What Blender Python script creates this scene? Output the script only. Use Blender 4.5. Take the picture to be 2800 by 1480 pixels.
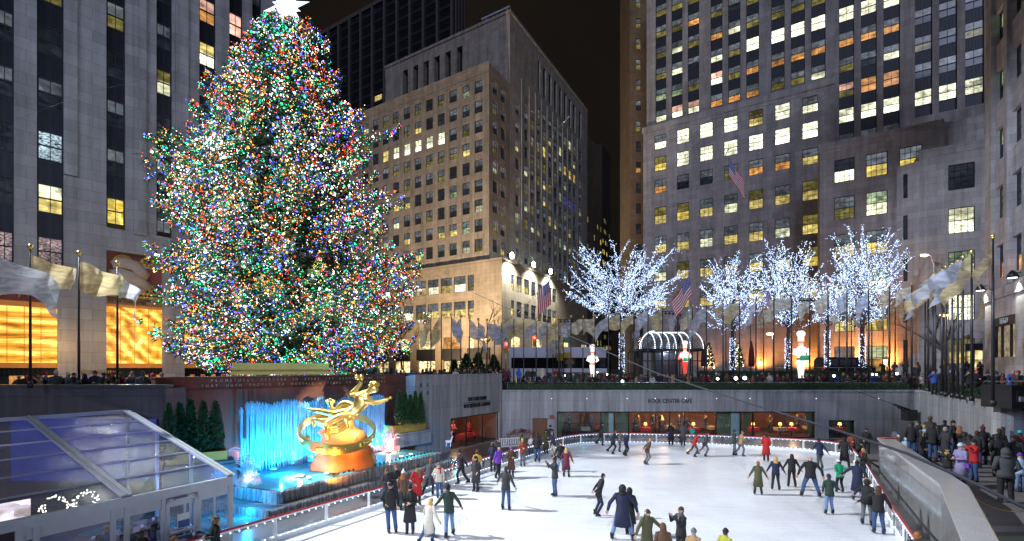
import bpy, bmesh, math, random
from mathutils import Vector, Matrix
from math import radians, sin, cos, pi, atan2, sqrt
D = bpy.data; SC = bpy.context.scene
for _o in list(D.objects): D.objects.remove(_o)
COL = SC.collection

# ------------------------------------------------------------------ camera
F = 1272.0; HOR = 1008.0; EYE = 6.0
cam_d = D.cameras.new("camera"); cam = D.objects.new("camera", cam_d); COL.objects.link(cam)
cam_d.sensor_width = 36; cam_d.lens = 36 * F / 2800; cam_d.shift_y = (HOR - 740) / 2800
cam_d.clip_start = 0.3; cam_d.clip_end = 2000
cam.location = (0, 0, EYE); cam.rotation_euler = (pi / 2, 0, 0)
SC.camera = cam
# ------------------------------------------------------------------ night sky
w = D.worlds.new("World"); SC.world = w; w.use_nodes = True
nt = w.node_tree; nt.nodes.clear()
out = nt.nodes.new('ShaderNodeOutputWorld'); bg = nt.nodes.new('ShaderNodeBackground')
tc = nt.nodes.new('ShaderNodeTexCoord'); nz = nt.nodes.new('ShaderNodeTexNoise'); nz.inputs['Scale'].default_value = 2.2
nz.inputs['Detail'].default_value = 6
rp = nt.nodes.new('ShaderNodeValToRGB')
rp.color_ramp.elements[0].position = .3; rp.color_ramp.elements[0].color = (.0062, .0050, .0045, 1)
rp.color_ramp.elements[1].position = .75; rp.color_ramp.elements[1].color = (.0125, .0092, .0068, 1)
nt.links.new(tc.outputs['Generated'], nz.inputs['Vector']); nt.links.new(nz.outputs['Fac'], rp.inputs['Fac'])
nt.links.new(rp.outputs['Color'], bg.inputs['Color']); bg.inputs['Strength'].default_value = 1.0
nt.links.new(bg.outputs['Background'], out.inputs['Surface'])
# ------------------------------------------------------------------ lights that shape the whole place
def light(name, typ, loc, energy, col=(1, 1, 1), target=None, size=1.0, spot=90, blend=.5):
    d = D.lights.new(name, typ); o = D.objects.new(name, d); COL.objects.link(o)
    o.location = loc; d.energy = energy; d.color = col
    if typ == 'SUN': d.angle = radians(size)
    elif typ == 'AREA': d.size = size
    else: d.shadow_soft_size = size if name in ('rink_flood_and_fill', 'tower_fill', 'facade_fill') else min(size, .04)
    if typ == 'SPOT': d.spot_size = radians(spot); d.spot_blend = blend
    if target is not None:
        o.rotation_euler = (Vector(target) - Vector(loc)).to_track_quat('-Z', 'Y').to_euler()
    return o
# even glow of the city behind the photographer
light("city_glow", 'SUN', (-8, -40, 36), 0.95, (.60, .68, 1.0), (4, 40, 2), 28)
# rink flood high on the left, outside the frame, then an added fill
light("rink_flood_and_fill", 'SPOT', (-36, 24, 32), 165000, (.90, .95, 1.0), (9, 24, 0), .35, 46, .5)
light("rink_flood_and_fill", 'SPOT', (-4, -14, 22), 36000, (.90, .94, 1.0), (5, 23, 0), .5, 40, .6)  # added fill spot behind the camera, stands for no fixture
light("tower_fill", 'SPOT', (-8, -6, 30), 14000, (.55, .66, 1.0), (-38, 30, 32), .8, 62, .8)  # added unseen spot behind the camera, brightens the left tower
light("street_flood", 'SPOT', (-14, 62, 7), 72000, (1.0, .79, .54), (-12, 88, 36), .8, 110, .7)
SC.view_settings.view_transform = 'Standard'; SC.view_settings.look = 'None'
SC.view_settings.exposure = 0; SC.view_settings.gamma = 1
SC.cycles.use_denoising = True
SC.cycles.max_bounces = 6; SC.cycles.transparent_max_bounces = 12; SC.cycles.diffuse_bounces = 3; SC.cycles.glossy_bounces = 3
SC.cycles.sample_clamp_indirect = 3.0; SC.cycles.caustics_reflective = False; SC.cycles.caustics_refractive = False

# ------------------------------------------------------------------ helpers
def P(px, py, Y): return Vector(((px - 1400) / F * Y, Y, EYE - (py - HOR) / F * Y))
def G(px, py, z=0.0): return P(px, py, (EYE - z) * F / (py - HOR))
rnd = random.Random(7)

def empty(name, loc=(0, 0, 0), rz=0):
    o = D.objects.new(name, None); COL.objects.link(o); o.location = loc; o.rotation_euler = (0, 0, rz)
    o.empty_display_size = .3
    return o
def tag(o, label=None, cat=None, group=None, kind=None):
    if label: o['label'] = label
    if cat: o['category'] = cat
    if group: o['group'] = group
    if kind: o['kind'] = kind
    return o
def thing(name, label, cat, loc=(0, 0, 0), rz=0, group=None):
    return tag(empty(name, loc, rz), label, cat, group)

class MB:
    def __init__(s): s.v = []; s.f = []; s.m = []; s.sm = []
    def add(s, vs, fs, mi=0, smooth=False):
        b = len(s.v); s.v += [tuple(v) for v in vs]
        for f in fs: s.f.append(tuple(i + b for i in f)); s.m.append(mi); s.sm.append(smooth)
    def quad(s, a, b, c, d, mi=0): s.add([a, b, c, d], [(0, 1, 2, 3)], mi)
    def box(s, x0, x1, y0, y1, z0, z1, mi=0, M=None):
        vs = [Vector(p) for p in ((x0, y0, z0), (x1, y0, z0), (x1, y1, z0), (x0, y1, z0), (x0, y0, z1), (x1, y0, z1), (x1, y1, z1), (x0, y1, z1))]
        if M is not None: vs = [M @ v for v in vs]
        s.add(vs, [(0, 3, 2, 1), (4, 5, 6, 7), (0, 1, 5, 4), (1, 2, 6, 5), (2, 3, 7, 6), (3, 0, 4, 7)], mi)
    def cbox(s, c, d, mi=0, rz=0):
        M = Matrix.Translation(c) @ Matrix.Rotation(rz, 4, 'Z')
        s.box(-d[0] / 2, d[0] / 2, -d[1] / 2, d[1] / 2, -d[2] / 2, d[2] / 2, mi, M)
    def bar(s, a, b, w, h=None, mi=0):
        a = Vector(a); b = Vector(b); h = h or w; t = (b - a); L = t.length
        if L < 1e-6: return
        q = t.to_track_quat('X', 'Z'); M = Matrix.Translation(a) @ q.to_matrix().to_4x4()
        s.box(0, L, -w / 2, w / 2, -h / 2, h / 2, mi, M)
    def tube(s, pts, rad, n=8, mi=0, caps=True, smooth=True, flat=1.0):
        pts = [Vector(p) for p in pts]; N = len(pts)
        if not hasattr(rad, '__len__'): rad = [rad] * N
        up = Vector((0, 0, 1)); vs = []; pr = None
        for i in range(N):
            t = (pts[min(i + 1, N - 1)] - pts[max(i - 1, 0)])
            if t.length < 1e-9: t = Vector((0, 0, 1))
            t.normalize()
            if pr is None:
                a = t.cross(Vector((0, 1, 0)) if abs(t.y) < .9 else Vector((1, 0, 0))); a.normalize()
            else:
                a = pr - t * pr.dot(t); a.normalize()
            pr = a; b = t.cross(a)
            for k in range(n):
                an = 2 * pi * k / n
                vs.append(pts[i] + (a * cos(an) + b * sin(an) * flat) * rad[i])
        fs = []
        for i in range(N - 1):
            for k in range(n):
                k2 = (k + 1) % n
                fs.append((i * n + k, i * n + k2, (i + 1) * n + k2, (i + 1) * n + k))
        if caps: fs.append(tuple(range(n))[::-1]); fs.append(tuple((N - 1) * n + k for k in range(n)))
        s.add(vs, fs, mi, smooth)
    def loft(s, rings, n=12, mi=0, caps=True, smooth=True):
        # rings: (cx,cy,cz,rx,ry)
        vs = []
        for (x, y, z, rx, ry) in rings:
            for k in range(n):
                an = 2 * pi * k / n
                vs.append((x + rx * cos(an), y + ry * sin(an), z))
        fs = []; N = len(rings)
        for i in range(N - 1):
            for k in range(n):
                k2 = (k + 1) % n
                fs.append((i * n + k, i * n + k2, (i + 1) * n + k2, (i + 1) * n + k))
        if caps: fs.append(tuple(range(n))[::-1]); fs.append(tuple((N - 1) * n + k for k in range(n)))
        s.add(vs, fs, mi, smooth)
    def ball(s, c, r, n=8, m=6, mi=0):
        if not hasattr(r, '__len__'): r = (r, r, r)
        rings = []
        for i in range(m + 1):
            a = -pi / 2 + pi * i / m
            rings.append((c[0], c[1], c[2] + r[2] * sin(a), max(r[0] * cos(a), 1e-4), max(r[1] * cos(a), 1e-4)))
        s.loft(rings, n, mi)
    def tetra(s, c, r, mi=0):
        x, y, z = c
        s.add([(x, y, z + r), (x + r, y, z - r * .5), (x - r * .5, y - r * .87, z - r * .5), (x - r * .5, y + r * .87, z - r * .5)],
              [(0, 2, 1), (0, 3, 2), (0, 1, 3), (1, 2, 3)], mi)
    def mesh(s, name, mats):
        me = D.meshes.new(name); me.from_pydata(s.v, [], s.f); 
        for m in (mats if isinstance(mats, (list, tuple)) else [mats]): me.materials.append(m)
        me.polygons.foreach_set('material_index', s.m); me.polygons.foreach_set('use_smooth', s.sm)
        me.update(); return me
    def build(s, name, mats, parent=None, loc=None, rz=None):
        return obj(name, s.mesh(name, mats), parent, loc, rz)
def obj(name, me, parent=None, loc=None, rz=None):
    o = D.objects.new(name, me); COL.objects.link(o)
    if parent is not None: o.parent = parent
    if loc is not None: o.location = loc
    if rz is not None: o.rotation_euler = (0, 0, rz)
    return o
def struct(o): o['kind'] = 'structure'; return o
def kids(o): return [c for c in o.children]
def copy_tree(o, parent=None):
    c = o.copy(); COL.objects.link(c)
    if parent is not None: c.parent = parent; c.matrix_parent_inverse = Matrix()
    for ch in list(o.children): copy_tree(ch, c)
    return c

# ------------------------------------------------------------------ materials
def newmat(name):
    m = D.materials.new(name); m.use_nodes = True; nt = m.node_tree; nt.nodes.clear()
    o = nt.nodes.new('ShaderNodeOutputMaterial'); b = nt.nodes.new('ShaderNodeBsdfPrincipled')
    nt.links.new(b.outputs[0], o.inputs[0]); return m, nt, b, o
def N(nt, t, **k):
    n = nt.nodes.new(t)
    for a, v in k.items():
        if a in n.inputs: n.inputs[a].default_value = v
        else: setattr(n, a, v)
    return n
def mat(name, col, rough=.6, metal=0., var=.15, scale=3., bump=0., bscale=None, emit=None, es=0., coat=0., sss=0):
    m, nt, b, o = newmat(name); L = nt.links.new
    tc = N(nt, 'ShaderNodeTexCoord'); nz = N(nt, 'ShaderNodeTexNoise', Scale=scale, Detail=6.0)
    L(tc.outputs['Object'], nz.inputs['Vector'])
    mx = N(nt, 'ShaderNodeMix', data_type='RGBA'); 
    c = Vector(col[:3]); lo = c * (1 - var); hi = c * (1 + var)
    mx.inputs[6].default_value = (*lo, 1); mx.inputs[7].default_value = (*[min(x, 1) for x in hi], 1)
    L(nz.outputs['Fac'], mx.inputs[0]); L(mx.outputs[2], b.inputs['Base Color'])
    b.inputs['Roughness'].default_value = rough; b.inputs['Metallic'].default_value = metal
    if coat: b.inputs['Coat Weight'].default_value = coat
    if bump:
        n2 = N(nt, 'ShaderNodeTexNoise', Scale=bscale or scale * 6, Detail=4.0); L(tc.outputs['Object'], n2.inputs['Vector'])
        bp = N(nt, 'ShaderNodeBump', Strength=bump, Distance=.02); L(n2.outputs['Fac'], bp.inputs['Height']); L(bp.outputs[0], b.inputs['Normal'])
    if emit: b.inputs['Emission Color'].default_value = (*emit, 1); b.inputs['Emission Strength'].default_value = es
    return m
def emi(name, col, s, sample='NONE'):
    m, nt, b, o = newmat(name); nt.nodes.remove(b)
    e = N(nt, 'ShaderNodeEmission', Strength=s); e.inputs[0].default_value = (*col, 1)
    nt.links.new(e.outputs[0], o.inputs[0])
    m.cycles.emission_sampling = sample
    return m
def stone(name, col, bw=1.5, bh=.75, var=.10, mort=.55, rough=.85, streak=.25, bump=.25):
    """coursed stone on the wall's own x-z plane"""
    m, nt, b, o = newmat(name); L = nt.links.new
    tc = N(nt, 'ShaderNodeTexCoord'); sp = N(nt, 'ShaderNodeSeparateXYZ'); cb = N(nt, 'ShaderNodeCombineXYZ')
    L(tc.outputs['Object'], sp.inputs[0])
    ad = N(nt, 'ShaderNodeMath', operation='ADD'); L(sp.outputs[0], ad.inputs[0]); L(sp.outputs[1], ad.inputs[1])
    L(ad.outputs[0], cb.inputs[0]); L(sp.outputs[2], cb.inputs[1])
    br = N(nt, 'ShaderNodeTexBrick', Scale=1.0); L(cb.outputs[0], br.inputs['Vector'])
    c = Vector(col)
    br.inputs['Color1'].default_value = (*(c * (1 + var)), 1); br.inputs['Color2'].default_value = (*(c * (1 - var)), 1)
    br.inputs['Mortar'].default_value = (*(c * mort), 1); br.inputs['Mortar Size'].default_value = .012
    br.inputs['Brick Width'].default_value = bw; br.inputs['Row Height'].default_value = bh
    mp = N(nt, 'ShaderNodeMapping'); mp.inputs['Scale'].default_value = (1.1, 1.1, .09)
    L(tc.outputs['Object'], mp.inputs[0])
    ns = N(nt, 'ShaderNodeTexNoise', Scale=1.0, Detail=8.0, Roughness=.65); L(mp.outputs[0], ns.inputs['Vector'])
    n2 = N(nt, 'ShaderNodeTexNoise', Scale=.35, Detail=5.0); L(tc.outputs['Object'], n2.inputs['Vector'])
    mr = N(nt, 'ShaderNodeMapRange'); mr.inputs[1].default_value = .3; mr.inputs[2].default_value = .7
    mr.inputs[3].default_value = 1 - streak; mr.inputs[4].default_value = 1 + streak * .5
    L(ns.outputs['Fac'], mr.inputs[0])
    mr2 = N(nt, 'ShaderNodeMapRange'); mr2.inputs[1].default_value = .3; mr2.inputs[2].default_value = .7
    mr2.inputs[3].default_value = .85; mr2.inputs[4].default_value = 1.15; L(n2.outputs['Fac'], mr2.inputs[0])
    mu = N(nt, 'ShaderNodeMath', operation='MULTIPLY'); L(mr.outputs[0], mu.inputs[0]); L(mr2.outputs[0], mu.inputs[1])
    vm = N(nt, 'ShaderNodeVectorMath', operation='SCALE'); L(br.outputs['Color'], vm.inputs[0]); L(mu.outputs[0], vm.inputs['Scale'])
    L(vm.outputs[0], b.inputs['Base Color']); b.inputs['Roughness'].default_value = rough
    if bump:
        bp = N(nt, 'ShaderNodeBump', Strength=bump, Distance=.03); L(br.outputs['Fac'], bp.inputs['Height']); bp.invert = True
        L(bp.outputs[0], b.inputs['Normal'])
    return m
def granite(name, col, rough=.5, slab=(2.4, 1.6), var=.35, streak=.35, speck=60):
    m, nt, b, o = newmat(name); L = nt.links.new
    tc = N(nt, 'ShaderNodeTexCoord'); sp = N(nt, 'ShaderNodeSeparateXYZ'); cb = N(nt, 'ShaderNodeCombineXYZ')
    L(tc.outputs['Object'], sp.inputs[0]); ad = N(nt, 'ShaderNodeMath', operation='ADD')
    L(sp.outputs[0], ad.inputs[0]); L(sp.outputs[1], ad.inputs[1]); L(ad.outputs[0], cb.inputs[0]); L(sp.outputs[2], cb.inputs[1])
    br = N(nt, 'ShaderNodeTexBrick', Scale=1.0); L(cb.outputs[0], br.inputs['Vector']); br.offset = 0
    c = Vector(col)
    br.inputs['Color1'].default_value = (*(c * 1.07), 1); br.inputs['Color2'].default_value = (*(c * .93), 1)
    br.inputs['Mortar'].default_value = (*(c * .45), 1); br.inputs['Mortar Size'].default_value = .008
    br.inputs['Brick Width'].default_value = slab[0]; br.inputs['Row Height'].default_value = slab[1]
    n1 = N(nt, 'ShaderNodeTexNoise', Scale=float(speck), Detail=3.0); L(tc.outputs['Object'], n1.inputs['Vector'])
    mp = N(nt, 'ShaderNodeMapping'); mp.inputs['Scale'].default_value = (2.2, 2.2, .15); L(tc.outputs['Object'], mp.inputs[0])
    n2 = N(nt, 'ShaderNodeTexNoise', Scale=1.0, Detail=8.0, Roughness=.7); L(mp.outputs[0], n2.inputs['Vector'])
    r1 = N(nt, 'ShaderNodeMapRange'); r1.inputs[1].default_value = .3; r1.inputs[2].default_value = .7; r1.inputs[3].default_value = 1 - var; r1.inputs[4].default_value = 1 + var
    r2 = N(nt, 'ShaderNodeMapRange'); r2.inputs[1].default_value = .3; r2.inputs[2].default_value = .7; r2.inputs[3].default_value = 1 - streak; r2.inputs[4].default_value = 1 + streak * .4
    L(n1.outputs['Fac'], r1.inputs[0]); L(n2.outputs['Fac'], r2.inputs[0])
    mu = N(nt, 'ShaderNodeMath', operation='MULTIPLY'); L(r1.outputs[0], mu.inputs[0]); L(r2.outputs[0], mu.inputs[1])
    vm = N(nt, 'ShaderNodeVectorMath', operation='SCALE'); L(br.outputs['Color'], vm.inputs[0]); L(mu.outputs[0], vm.inputs['Scale'])
    L(vm.outputs[0], b.inputs['Base Color']); b.inputs['Roughness'].default_value = rough
    return m
def litpane(name, c1, c2, s, scale=1.2, blinds=0):
    """a lit room behind glass, or tree reflections painted as glow: bright ceiling lamps and darker furniture as soft patches"""
    m, nt, b, o = newmat(name); L = nt.links.new
    g = N(nt, 'ShaderNodeNewGeometry'); oi = N(nt, 'ShaderNodeObjectInfo')
    mp = N(nt, 'ShaderNodeMapping'); mp.inputs['Scale'].default_value = (1, 1, 2.2); L(g.outputs['Position'], mp.inputs[0])
    nz = N(nt, 'ShaderNodeTexNoise', Scale=scale, Detail=3.0); L(mp.outputs[0], nz.inputs['Vector'])
    cr = N(nt, 'ShaderNodeValToRGB'); L(nz.outputs['Fac'], cr.inputs[0])
    cr.color_ramp.elements[0].position = .34; cr.color_ramp.elements[0].color = (*c1, 1)
    cr.color_ramp.elements[1].position = .62; cr.color_ramp.elements[1].color = (*c2, 1)
    b.inputs['Base Color'].default_value = (.02, .02, .02, 1); b.inputs['Roughness'].default_value = .15
    vo = N(nt, 'ShaderNodeTexVoronoi', Scale=2.1); vo.distance = 'CHEBYCHEV'; L(g.outputs['Position'], vo.inputs['Vector']); sx = N(nt, 'ShaderNodeSeparateColor'); L(vo.outputs['Color'], sx.inputs[0])
    lo = N(nt, 'ShaderNodeTexNoise', Scale=.23, Detail=1.0); L(g.outputs['Position'], lo.inputs['Vector']); lm = N(nt, 'ShaderNodeMapRange'); lm.inputs[1].default_value = .35; lm.inputs[2].default_value = .65; lm.inputs[3].default_value = .45; lm.inputs[4].default_value = 1.15; L(lo.outputs['Fac'], lm.inputs[0])
    vm_ = N(nt, 'ShaderNodeMapRange'); vm_.inputs[3].default_value = .55; vm_.inputs[4].default_value = 1.25; L(sx.outputs[0], vm_.inputs[0]); mm = N(nt, 'ShaderNodeMath', operation='MULTIPLY'); L(lm.outputs[0], mm.inputs[0]); L(vm_.outputs[0], mm.inputs[1])
    ms = N(nt, 'ShaderNodeMath', operation='MULTIPLY'); L(mm.outputs[0], ms.inputs[0]); ms.inputs[1].default_value = s; L(ms.outputs[0], b.inputs['Emission Strength'])
    L(cr.outputs[0], b.inputs['Emission Color'])
    m.cycles.emission_sampling = 'NONE'
    return m
def glassmat(name, tint=(.9, .95, .95), refl=.12, dirt=.06):
    m, nt, b, o = newmat(name); L = nt.links.new
    tr = N(nt, 'ShaderNodeBsdfTransparent'); tr.inputs[0].default_value = (*tint, 1)
    b.inputs['Base Color'].default_value = (.5, .52, .55, 1); b.inputs['Roughness'].default_value = .04
    ge = N(nt, 'ShaderNodeNewGeometry'); dt = N(nt, 'ShaderNodeVectorMath', operation='DOT_PRODUCT'); L(ge.outputs['Incoming'], dt.inputs[0]); L(ge.outputs['Normal'], dt.inputs[1])
    ab = N(nt, 'ShaderNodeMath', operation='ABSOLUTE'); L(dt.outputs['Value'], ab.inputs[0]); om = N(nt, 'ShaderNodeMath', operation='SUBTRACT'); om.inputs[0].default_value = 1; L(ab.outputs[0], om.inputs[1])
    pw = N(nt, 'ShaderNodeMath', operation='POWER'); L(om.outputs[0], pw.inputs[0]); pw.inputs[1].default_value = 4.0; ma = N(nt, 'ShaderNodeMath', operation='MULTIPLY_ADD')
    ma.inputs[1].default_value = .8; ma.inputs[2].default_value = refl; L(pw.outputs[0], ma.inputs[0]); ma.use_clamp = True
    gl = N(nt, 'ShaderNodeBsdfGlossy', Roughness=.03); df = N(nt, 'ShaderNodeBsdfDiffuse'); df.inputs[0].default_value = (.6, .62, .65, 1)
    nz = N(nt, 'ShaderNodeTexNoise', Scale=2.5, Detail=6.0); tc = N(nt, 'ShaderNodeTexCoord'); L(tc.outputs['Object'], nz.inputs[0])
    mr = N(nt, 'ShaderNodeMapRange'); mr.inputs[1].default_value = .35; mr.inputs[2].default_value = .75; mr.inputs[3].default_value = 0; mr.inputs[4].default_value = dirt * 2
    L(nz.outputs['Fac'], mr.inputs[0])
    m1 = N(nt, 'ShaderNodeMixShader'); L(ma.outputs[0], m1.inputs[0]); L(tr.outputs[0], m1.inputs[1]); L(gl.outputs[0], m1.inputs[2])
    m2 = N(nt, 'ShaderNodeMixShader'); L(mr.outputs[0], m2.inputs[0]); L(m1.outputs[0], m2.inputs[1]); L(df.outputs[0], m2.inputs[2])
    L(m2.outputs[0], o.inputs[0]); nt.nodes.remove(b)
    return m

LIME = stone('limestone', (.42, .38, .35), streak=.4)
LIME_L = stone('limestone_grey', (.38, .37, .37), 1.7, .8, .13, streak=.35)
LIME_T = stone('limestone_tan', (.34, .28, .21), 1.4, .7, streak=.4)
LIME_B = stone('limestone_brown', (.20, .15, .10), 1.4, .7)
LIME_R = stone('limestone_pale', (.46, .42, .39), 1.4, .7, .14, streak=.4)
GRAN = granite('grey_granite', (.31, .32, .34), streak=.55, var=.45, speck=35)
GRAN_D = granite('dark_granite', (.10, .10, .11), .3)
GRAN_P = granite('polished_granite', (.25, .25, .25), .12, streak=.15)
GRAN_R = granite('red_granite', (.13, .05, .035), .18, (3.2, 5.0), .25, .25)
DARK = mat('dark_bronze', (.018, .018, .022), .45, .3)
FRAME = mat('window_frame', (.025, .03, .038), .5)
SPAN = mat('spandrel_panel', (.022, .024, .032), .45, .2, .3, 2)
GOLD = mat('gilt', (1.0, .70, .20), .30, 1.0, .06, 3)
BRASS = mat('brass', (.8, .55, .15), .3, 1.0)
STEEL = mat('steel', (.6, .62, .65), .3, .9)
WHITE = mat('white_paint', (.75, .77, .8), .4)
BLACKP = mat('black_plastic', (.02, .02, .022), .4)
ALU = mat('aluminium', (.55, .58, .62), .4, .3)
POLE = mat('flagpole_bronze', (.05, .05, .055), .35, .6)
ASPH = mat('asphalt', (.05, .05, .052), .7, 0, .2, 5, .2)
PAVE = stone('paving', (.16, .15, .15), 1.2, .6)
HEDGE = mat('hedge_leaves', (.02, .05, .018), .7, 0, .5, 9)
REDP = mat('red_paint', (.45, .02, .02), .35)
YEL = mat('yellow_planter', (.62, .38, .06), .6)
CLEAR = glassmat('clear_glass')
CLEARW = glassmat('window_glass', (.8, .85, .88), .06, .02)
BULB_W = emi('bulb_white', (.50, .66, 1.0), 6.5)
LAMP_O = emi('sodium_lamp', (1.0, .5, .12), 30)
LAMP_WH = emi('flood_lamp', (.95, 1.0, 1.0), 60)
# window contents and painted reflections
PN = dict(
 dark=litpane('pane_dark', (.004, .005, .008), (.02, .025, .035), 1.0),
 grey=litpane('pane_blind', (.07, .085, .10), (.16, .18, .2), 1.0),
 dim=litpane('pane_dim', (.10, .085, .02), (.26, .22, .06), 1.0),
 warm=litpane('pane_warm', (.45, .34, .08), (1.2, .95, .32), 1.0),
 pale=litpane('pane_pale', (.55, .58, .36), (1.5, 1.5, 1.0), 1.0),
 bright=litpane('pane_bright', (1.3, 1.25, .8), (3.0, 3.0, 2.2), 1.0, 2.5),
 orange=litpane('pane_orange', (.45, .20, .05), (1.0, .45, .12), 1.0),
 pink=litpane('pane_pink', (.8, .35, .25), (1.5, .9, .7), 1.0),
 yellow=litpane('pane_yellow', (.55, .38, .03), (1.1, .85, .2), 1.0),
 tree_glints=litpane('pane_tree_glints', (.01, .03, .05), (1.1, 1.5, 1.7), 1.0, 5.5), tint=litpane('pane_tree_reflection', (.01, .02, .03), (.7, .5, .5), 1.0, 7.0),  # both panes: reflected tree lights painted in as glowing patches
 blue=litpane('pane_blue', (.03, .03, .2), (.08, .08, .5), 1.0),
 greenish=litpane('pane_green', (.12, .2, .1), (.5, .6, .36), 1.0))
PKEY = list(PN)
PMATS = [PN[k] for k in PKEY] + [FRAME]
FI = len(PKEY)

# ------------------------------------------------------------------ facades
class Wall:
    def __init__(s, p0, p1):
        s.p0 = Vector((p0[0], p0[1])); s.p1 = Vector((p1[0], p1[1])); d = s.p1 - s.p0
        s.L = d.length; s.d = d / s.L; s.rz = atan2(d.y, d.x)
    def s_px(s, px):
        q = (px - 1400) / F
        return (q * s.p0.y - s.p0.x) / (s.d.x - q * s.d.y)
    def Y(s, t): return s.p0.y + s.d.y * t
    def z(s, px, py): return EYE - (py - HOR) / F * s.Y(s.s_px(px))
    def pt(s, t, z, off=0): return Vector((s.p0.x + s.d.x * t - s.d.y * off, s.p0.y + s.d.y * t + s.d.x * off, z))
    def place(s, o, t=0, z=0, off=0):
        o.location = s.pt(t, z, off); o.rotation_euler = (0, 0, s.rz); return o
def wallmesh(mb, x0, x1, z0, z1, ops, rev=.35, thick=1.5, mi=0, sides=True):
    """front at y=0 with real openings (x0,x1,z0,z1) cut rev deep"""
    xs = sorted(set([x0, x1] + [v for o in ops for v in o[:2] if x0 < v < x1]))
    zs = sorted(set([z0, z1] + [v for o in ops for v in o[2:4] if z0 < v < z1]))
    def inop(x, z): return any(o[0] < x < o[1] and o[2] < z < o[3] for o in ops)
    for j in range(len(zs) - 1):
        zc = (zs[j] + zs[j + 1]) / 2; run = None
        for i in range(len(xs)):
            hole = i == len(xs) - 1 or inop((xs[i] + xs[i + 1]) / 2, zc)
            if not hole and run is None: run = xs[i]
            if hole and run is not None:
                mb.quad((run, 0, zs[j]), (xs[i], 0, zs[j]), (xs[i], 0, zs[j + 1]), (run, 0, zs[j + 1]), mi); run = None
    for (a, b, c, d) in [o[:4] for o in ops]:
        a = max(a, x0); b = min(b, x1); c = max(c, z0); d = min(d, z1); r = rev
        mb.quad((a, 0, c), (a, r, c), (a, r, d), (a, 0, d), mi); mb.quad((b, 0, c), (b, 0, d), (b, r, d), (b, r, c), mi)
        mb.quad((a, 0, c), (b, 0, c), (b, r, c), (a, r, c), mi); mb.quad((a, 0, d), (a, r, d), (b, r, d), (b, 0, d), mi)
    if sides:
        t = thick
        mb.quad((x0, 0, z1), (x1, 0, z1), (x1, t, z1), (x0, t, z1), mi)
        mb.quad((x0, 0, z0), (x0, 0, z1), (x0, t, z1), (x0, t, z0), mi); mb.quad((x1, 0, z0), (x1, t, z0), (x1, t, z1), (x1, 0, z1), mi)
        mb.quad((x0, t, z0), (x0, t, z1), (x1, t, z1), (x1, t, z0), mi)
def win_frame(mb, w, h, cols=2, rows=2, t=.07, M=None, mi=0):
    for a in ((-w / 2, -w / 2 + t, 0, h), (w / 2 - t, w / 2, 0, h), (-w / 2 + t, w / 2 - t, 0, t), (-w / 2 + t, w / 2 - t, h - t, h)):
        mb.box(a[0], a[1], 0, .12, a[2], a[3], mi, M)
    mb.box(-w / 2 + t, w / 2 - t, .01, .11, h / 2 - t * .55, h / 2 + t * .55, mi, M)
    for c in range(1, cols):
        x = -w / 2 + w * c / cols; mb.box(x - t * .28, x + t * .28, .03, .09, t, h - t, mi, M)
    for r in range(1, rows):
        if abs(r / rows - .5) < .01: continue
        z = h * r / rows; mb.box(-w / 2 + t, w / 2 - t, .03, .085, z - t * .25, z + t * .25, mi, M)
def win_pane(mb, w, h, top, bot, M=None, split=.5):
    def q(z0, z1, mi):
        vs = [Vector(p) for p in ((-w / 2, .1, z0), (w / 2, .1, z0), (w / 2, .1, z1), (-w / 2, .1, z1))]
        if M is not None: vs = [M @ v for v in vs]
        mb.add(vs, [(0, 1, 2, 3)], mi)
    q(.0, h * split, PKEY.index(bot)); q(h * split, h, PKEY.index(top))
_wc = {}
def window(parent, W, t, z, w, h, top, bot, cols=2, rows=2, off=.3, split=.5, label=None):
    k = (round(w, 2), round(h, 2), cols, rows)
    if k not in _wc:
        mb = MB(); win_frame(mb, w, h, cols, rows); _wc[k] = mb.mesh('window', FRAME)
    k2 = k[:2] + (top, bot, split)
    if k2 not in _wc:
        mb = MB(); win_pane(mb, w, h, top, bot, split=split); _wc[k2] = mb.mesh('pane', PMATS)
    o = obj('window', _wc[k], parent); W.place(o, t, z, off)
    obj('pane', _wc[k2], o)
    if label: o['label'] = label
    return o
def window_in(mb, W, t, z, w, h, top, bot, cols=2, rows=2, off=.3):
    M = Matrix.Translation(W.pt(t, z, off)) @ Matrix.Rotation(W.rz, 4, 'Z')
    win_frame(mb, w, h, cols, rows, M=M, mi=FI); win_pane(mb, w, h, top, bot, M)
def text(name, body, size, m, parent=None, loc=(0, 0, 0), rot=(pi / 2, 0, 0), ext=.02, align='CENTER', sx=1.0, spacing=1.0):
    c = D.curves.new(name, 'FONT'); c.body = body; c.size = size; c.extrude = ext; c.align_x = align; c.align_y = 'CENTER'
    c.space_character = spacing; c.resolution_u = 2
    t = D.objects.new(name, c); COL.objects.link(t); bpy.context.view_layer.update()
    me = D.meshes.new_from_object(t.evaluated_get(bpy.context.evaluated_depsgraph_get())); me.name = name
    D.objects.remove(t); D.curves.remove(c)
    me.materials.clear(); me.materials.append(m)
    for v in me.vertices: v.co.x *= sx
    o = obj(name, me, parent, loc); o.rotation_euler = rot; return o
# ================================================================== SETTING
mb = MB(); mb.quad((-400, 20, 4.2), (400, 20, 4.2), (400, 700, 4.2), (-400, 700, 4.2))
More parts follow.
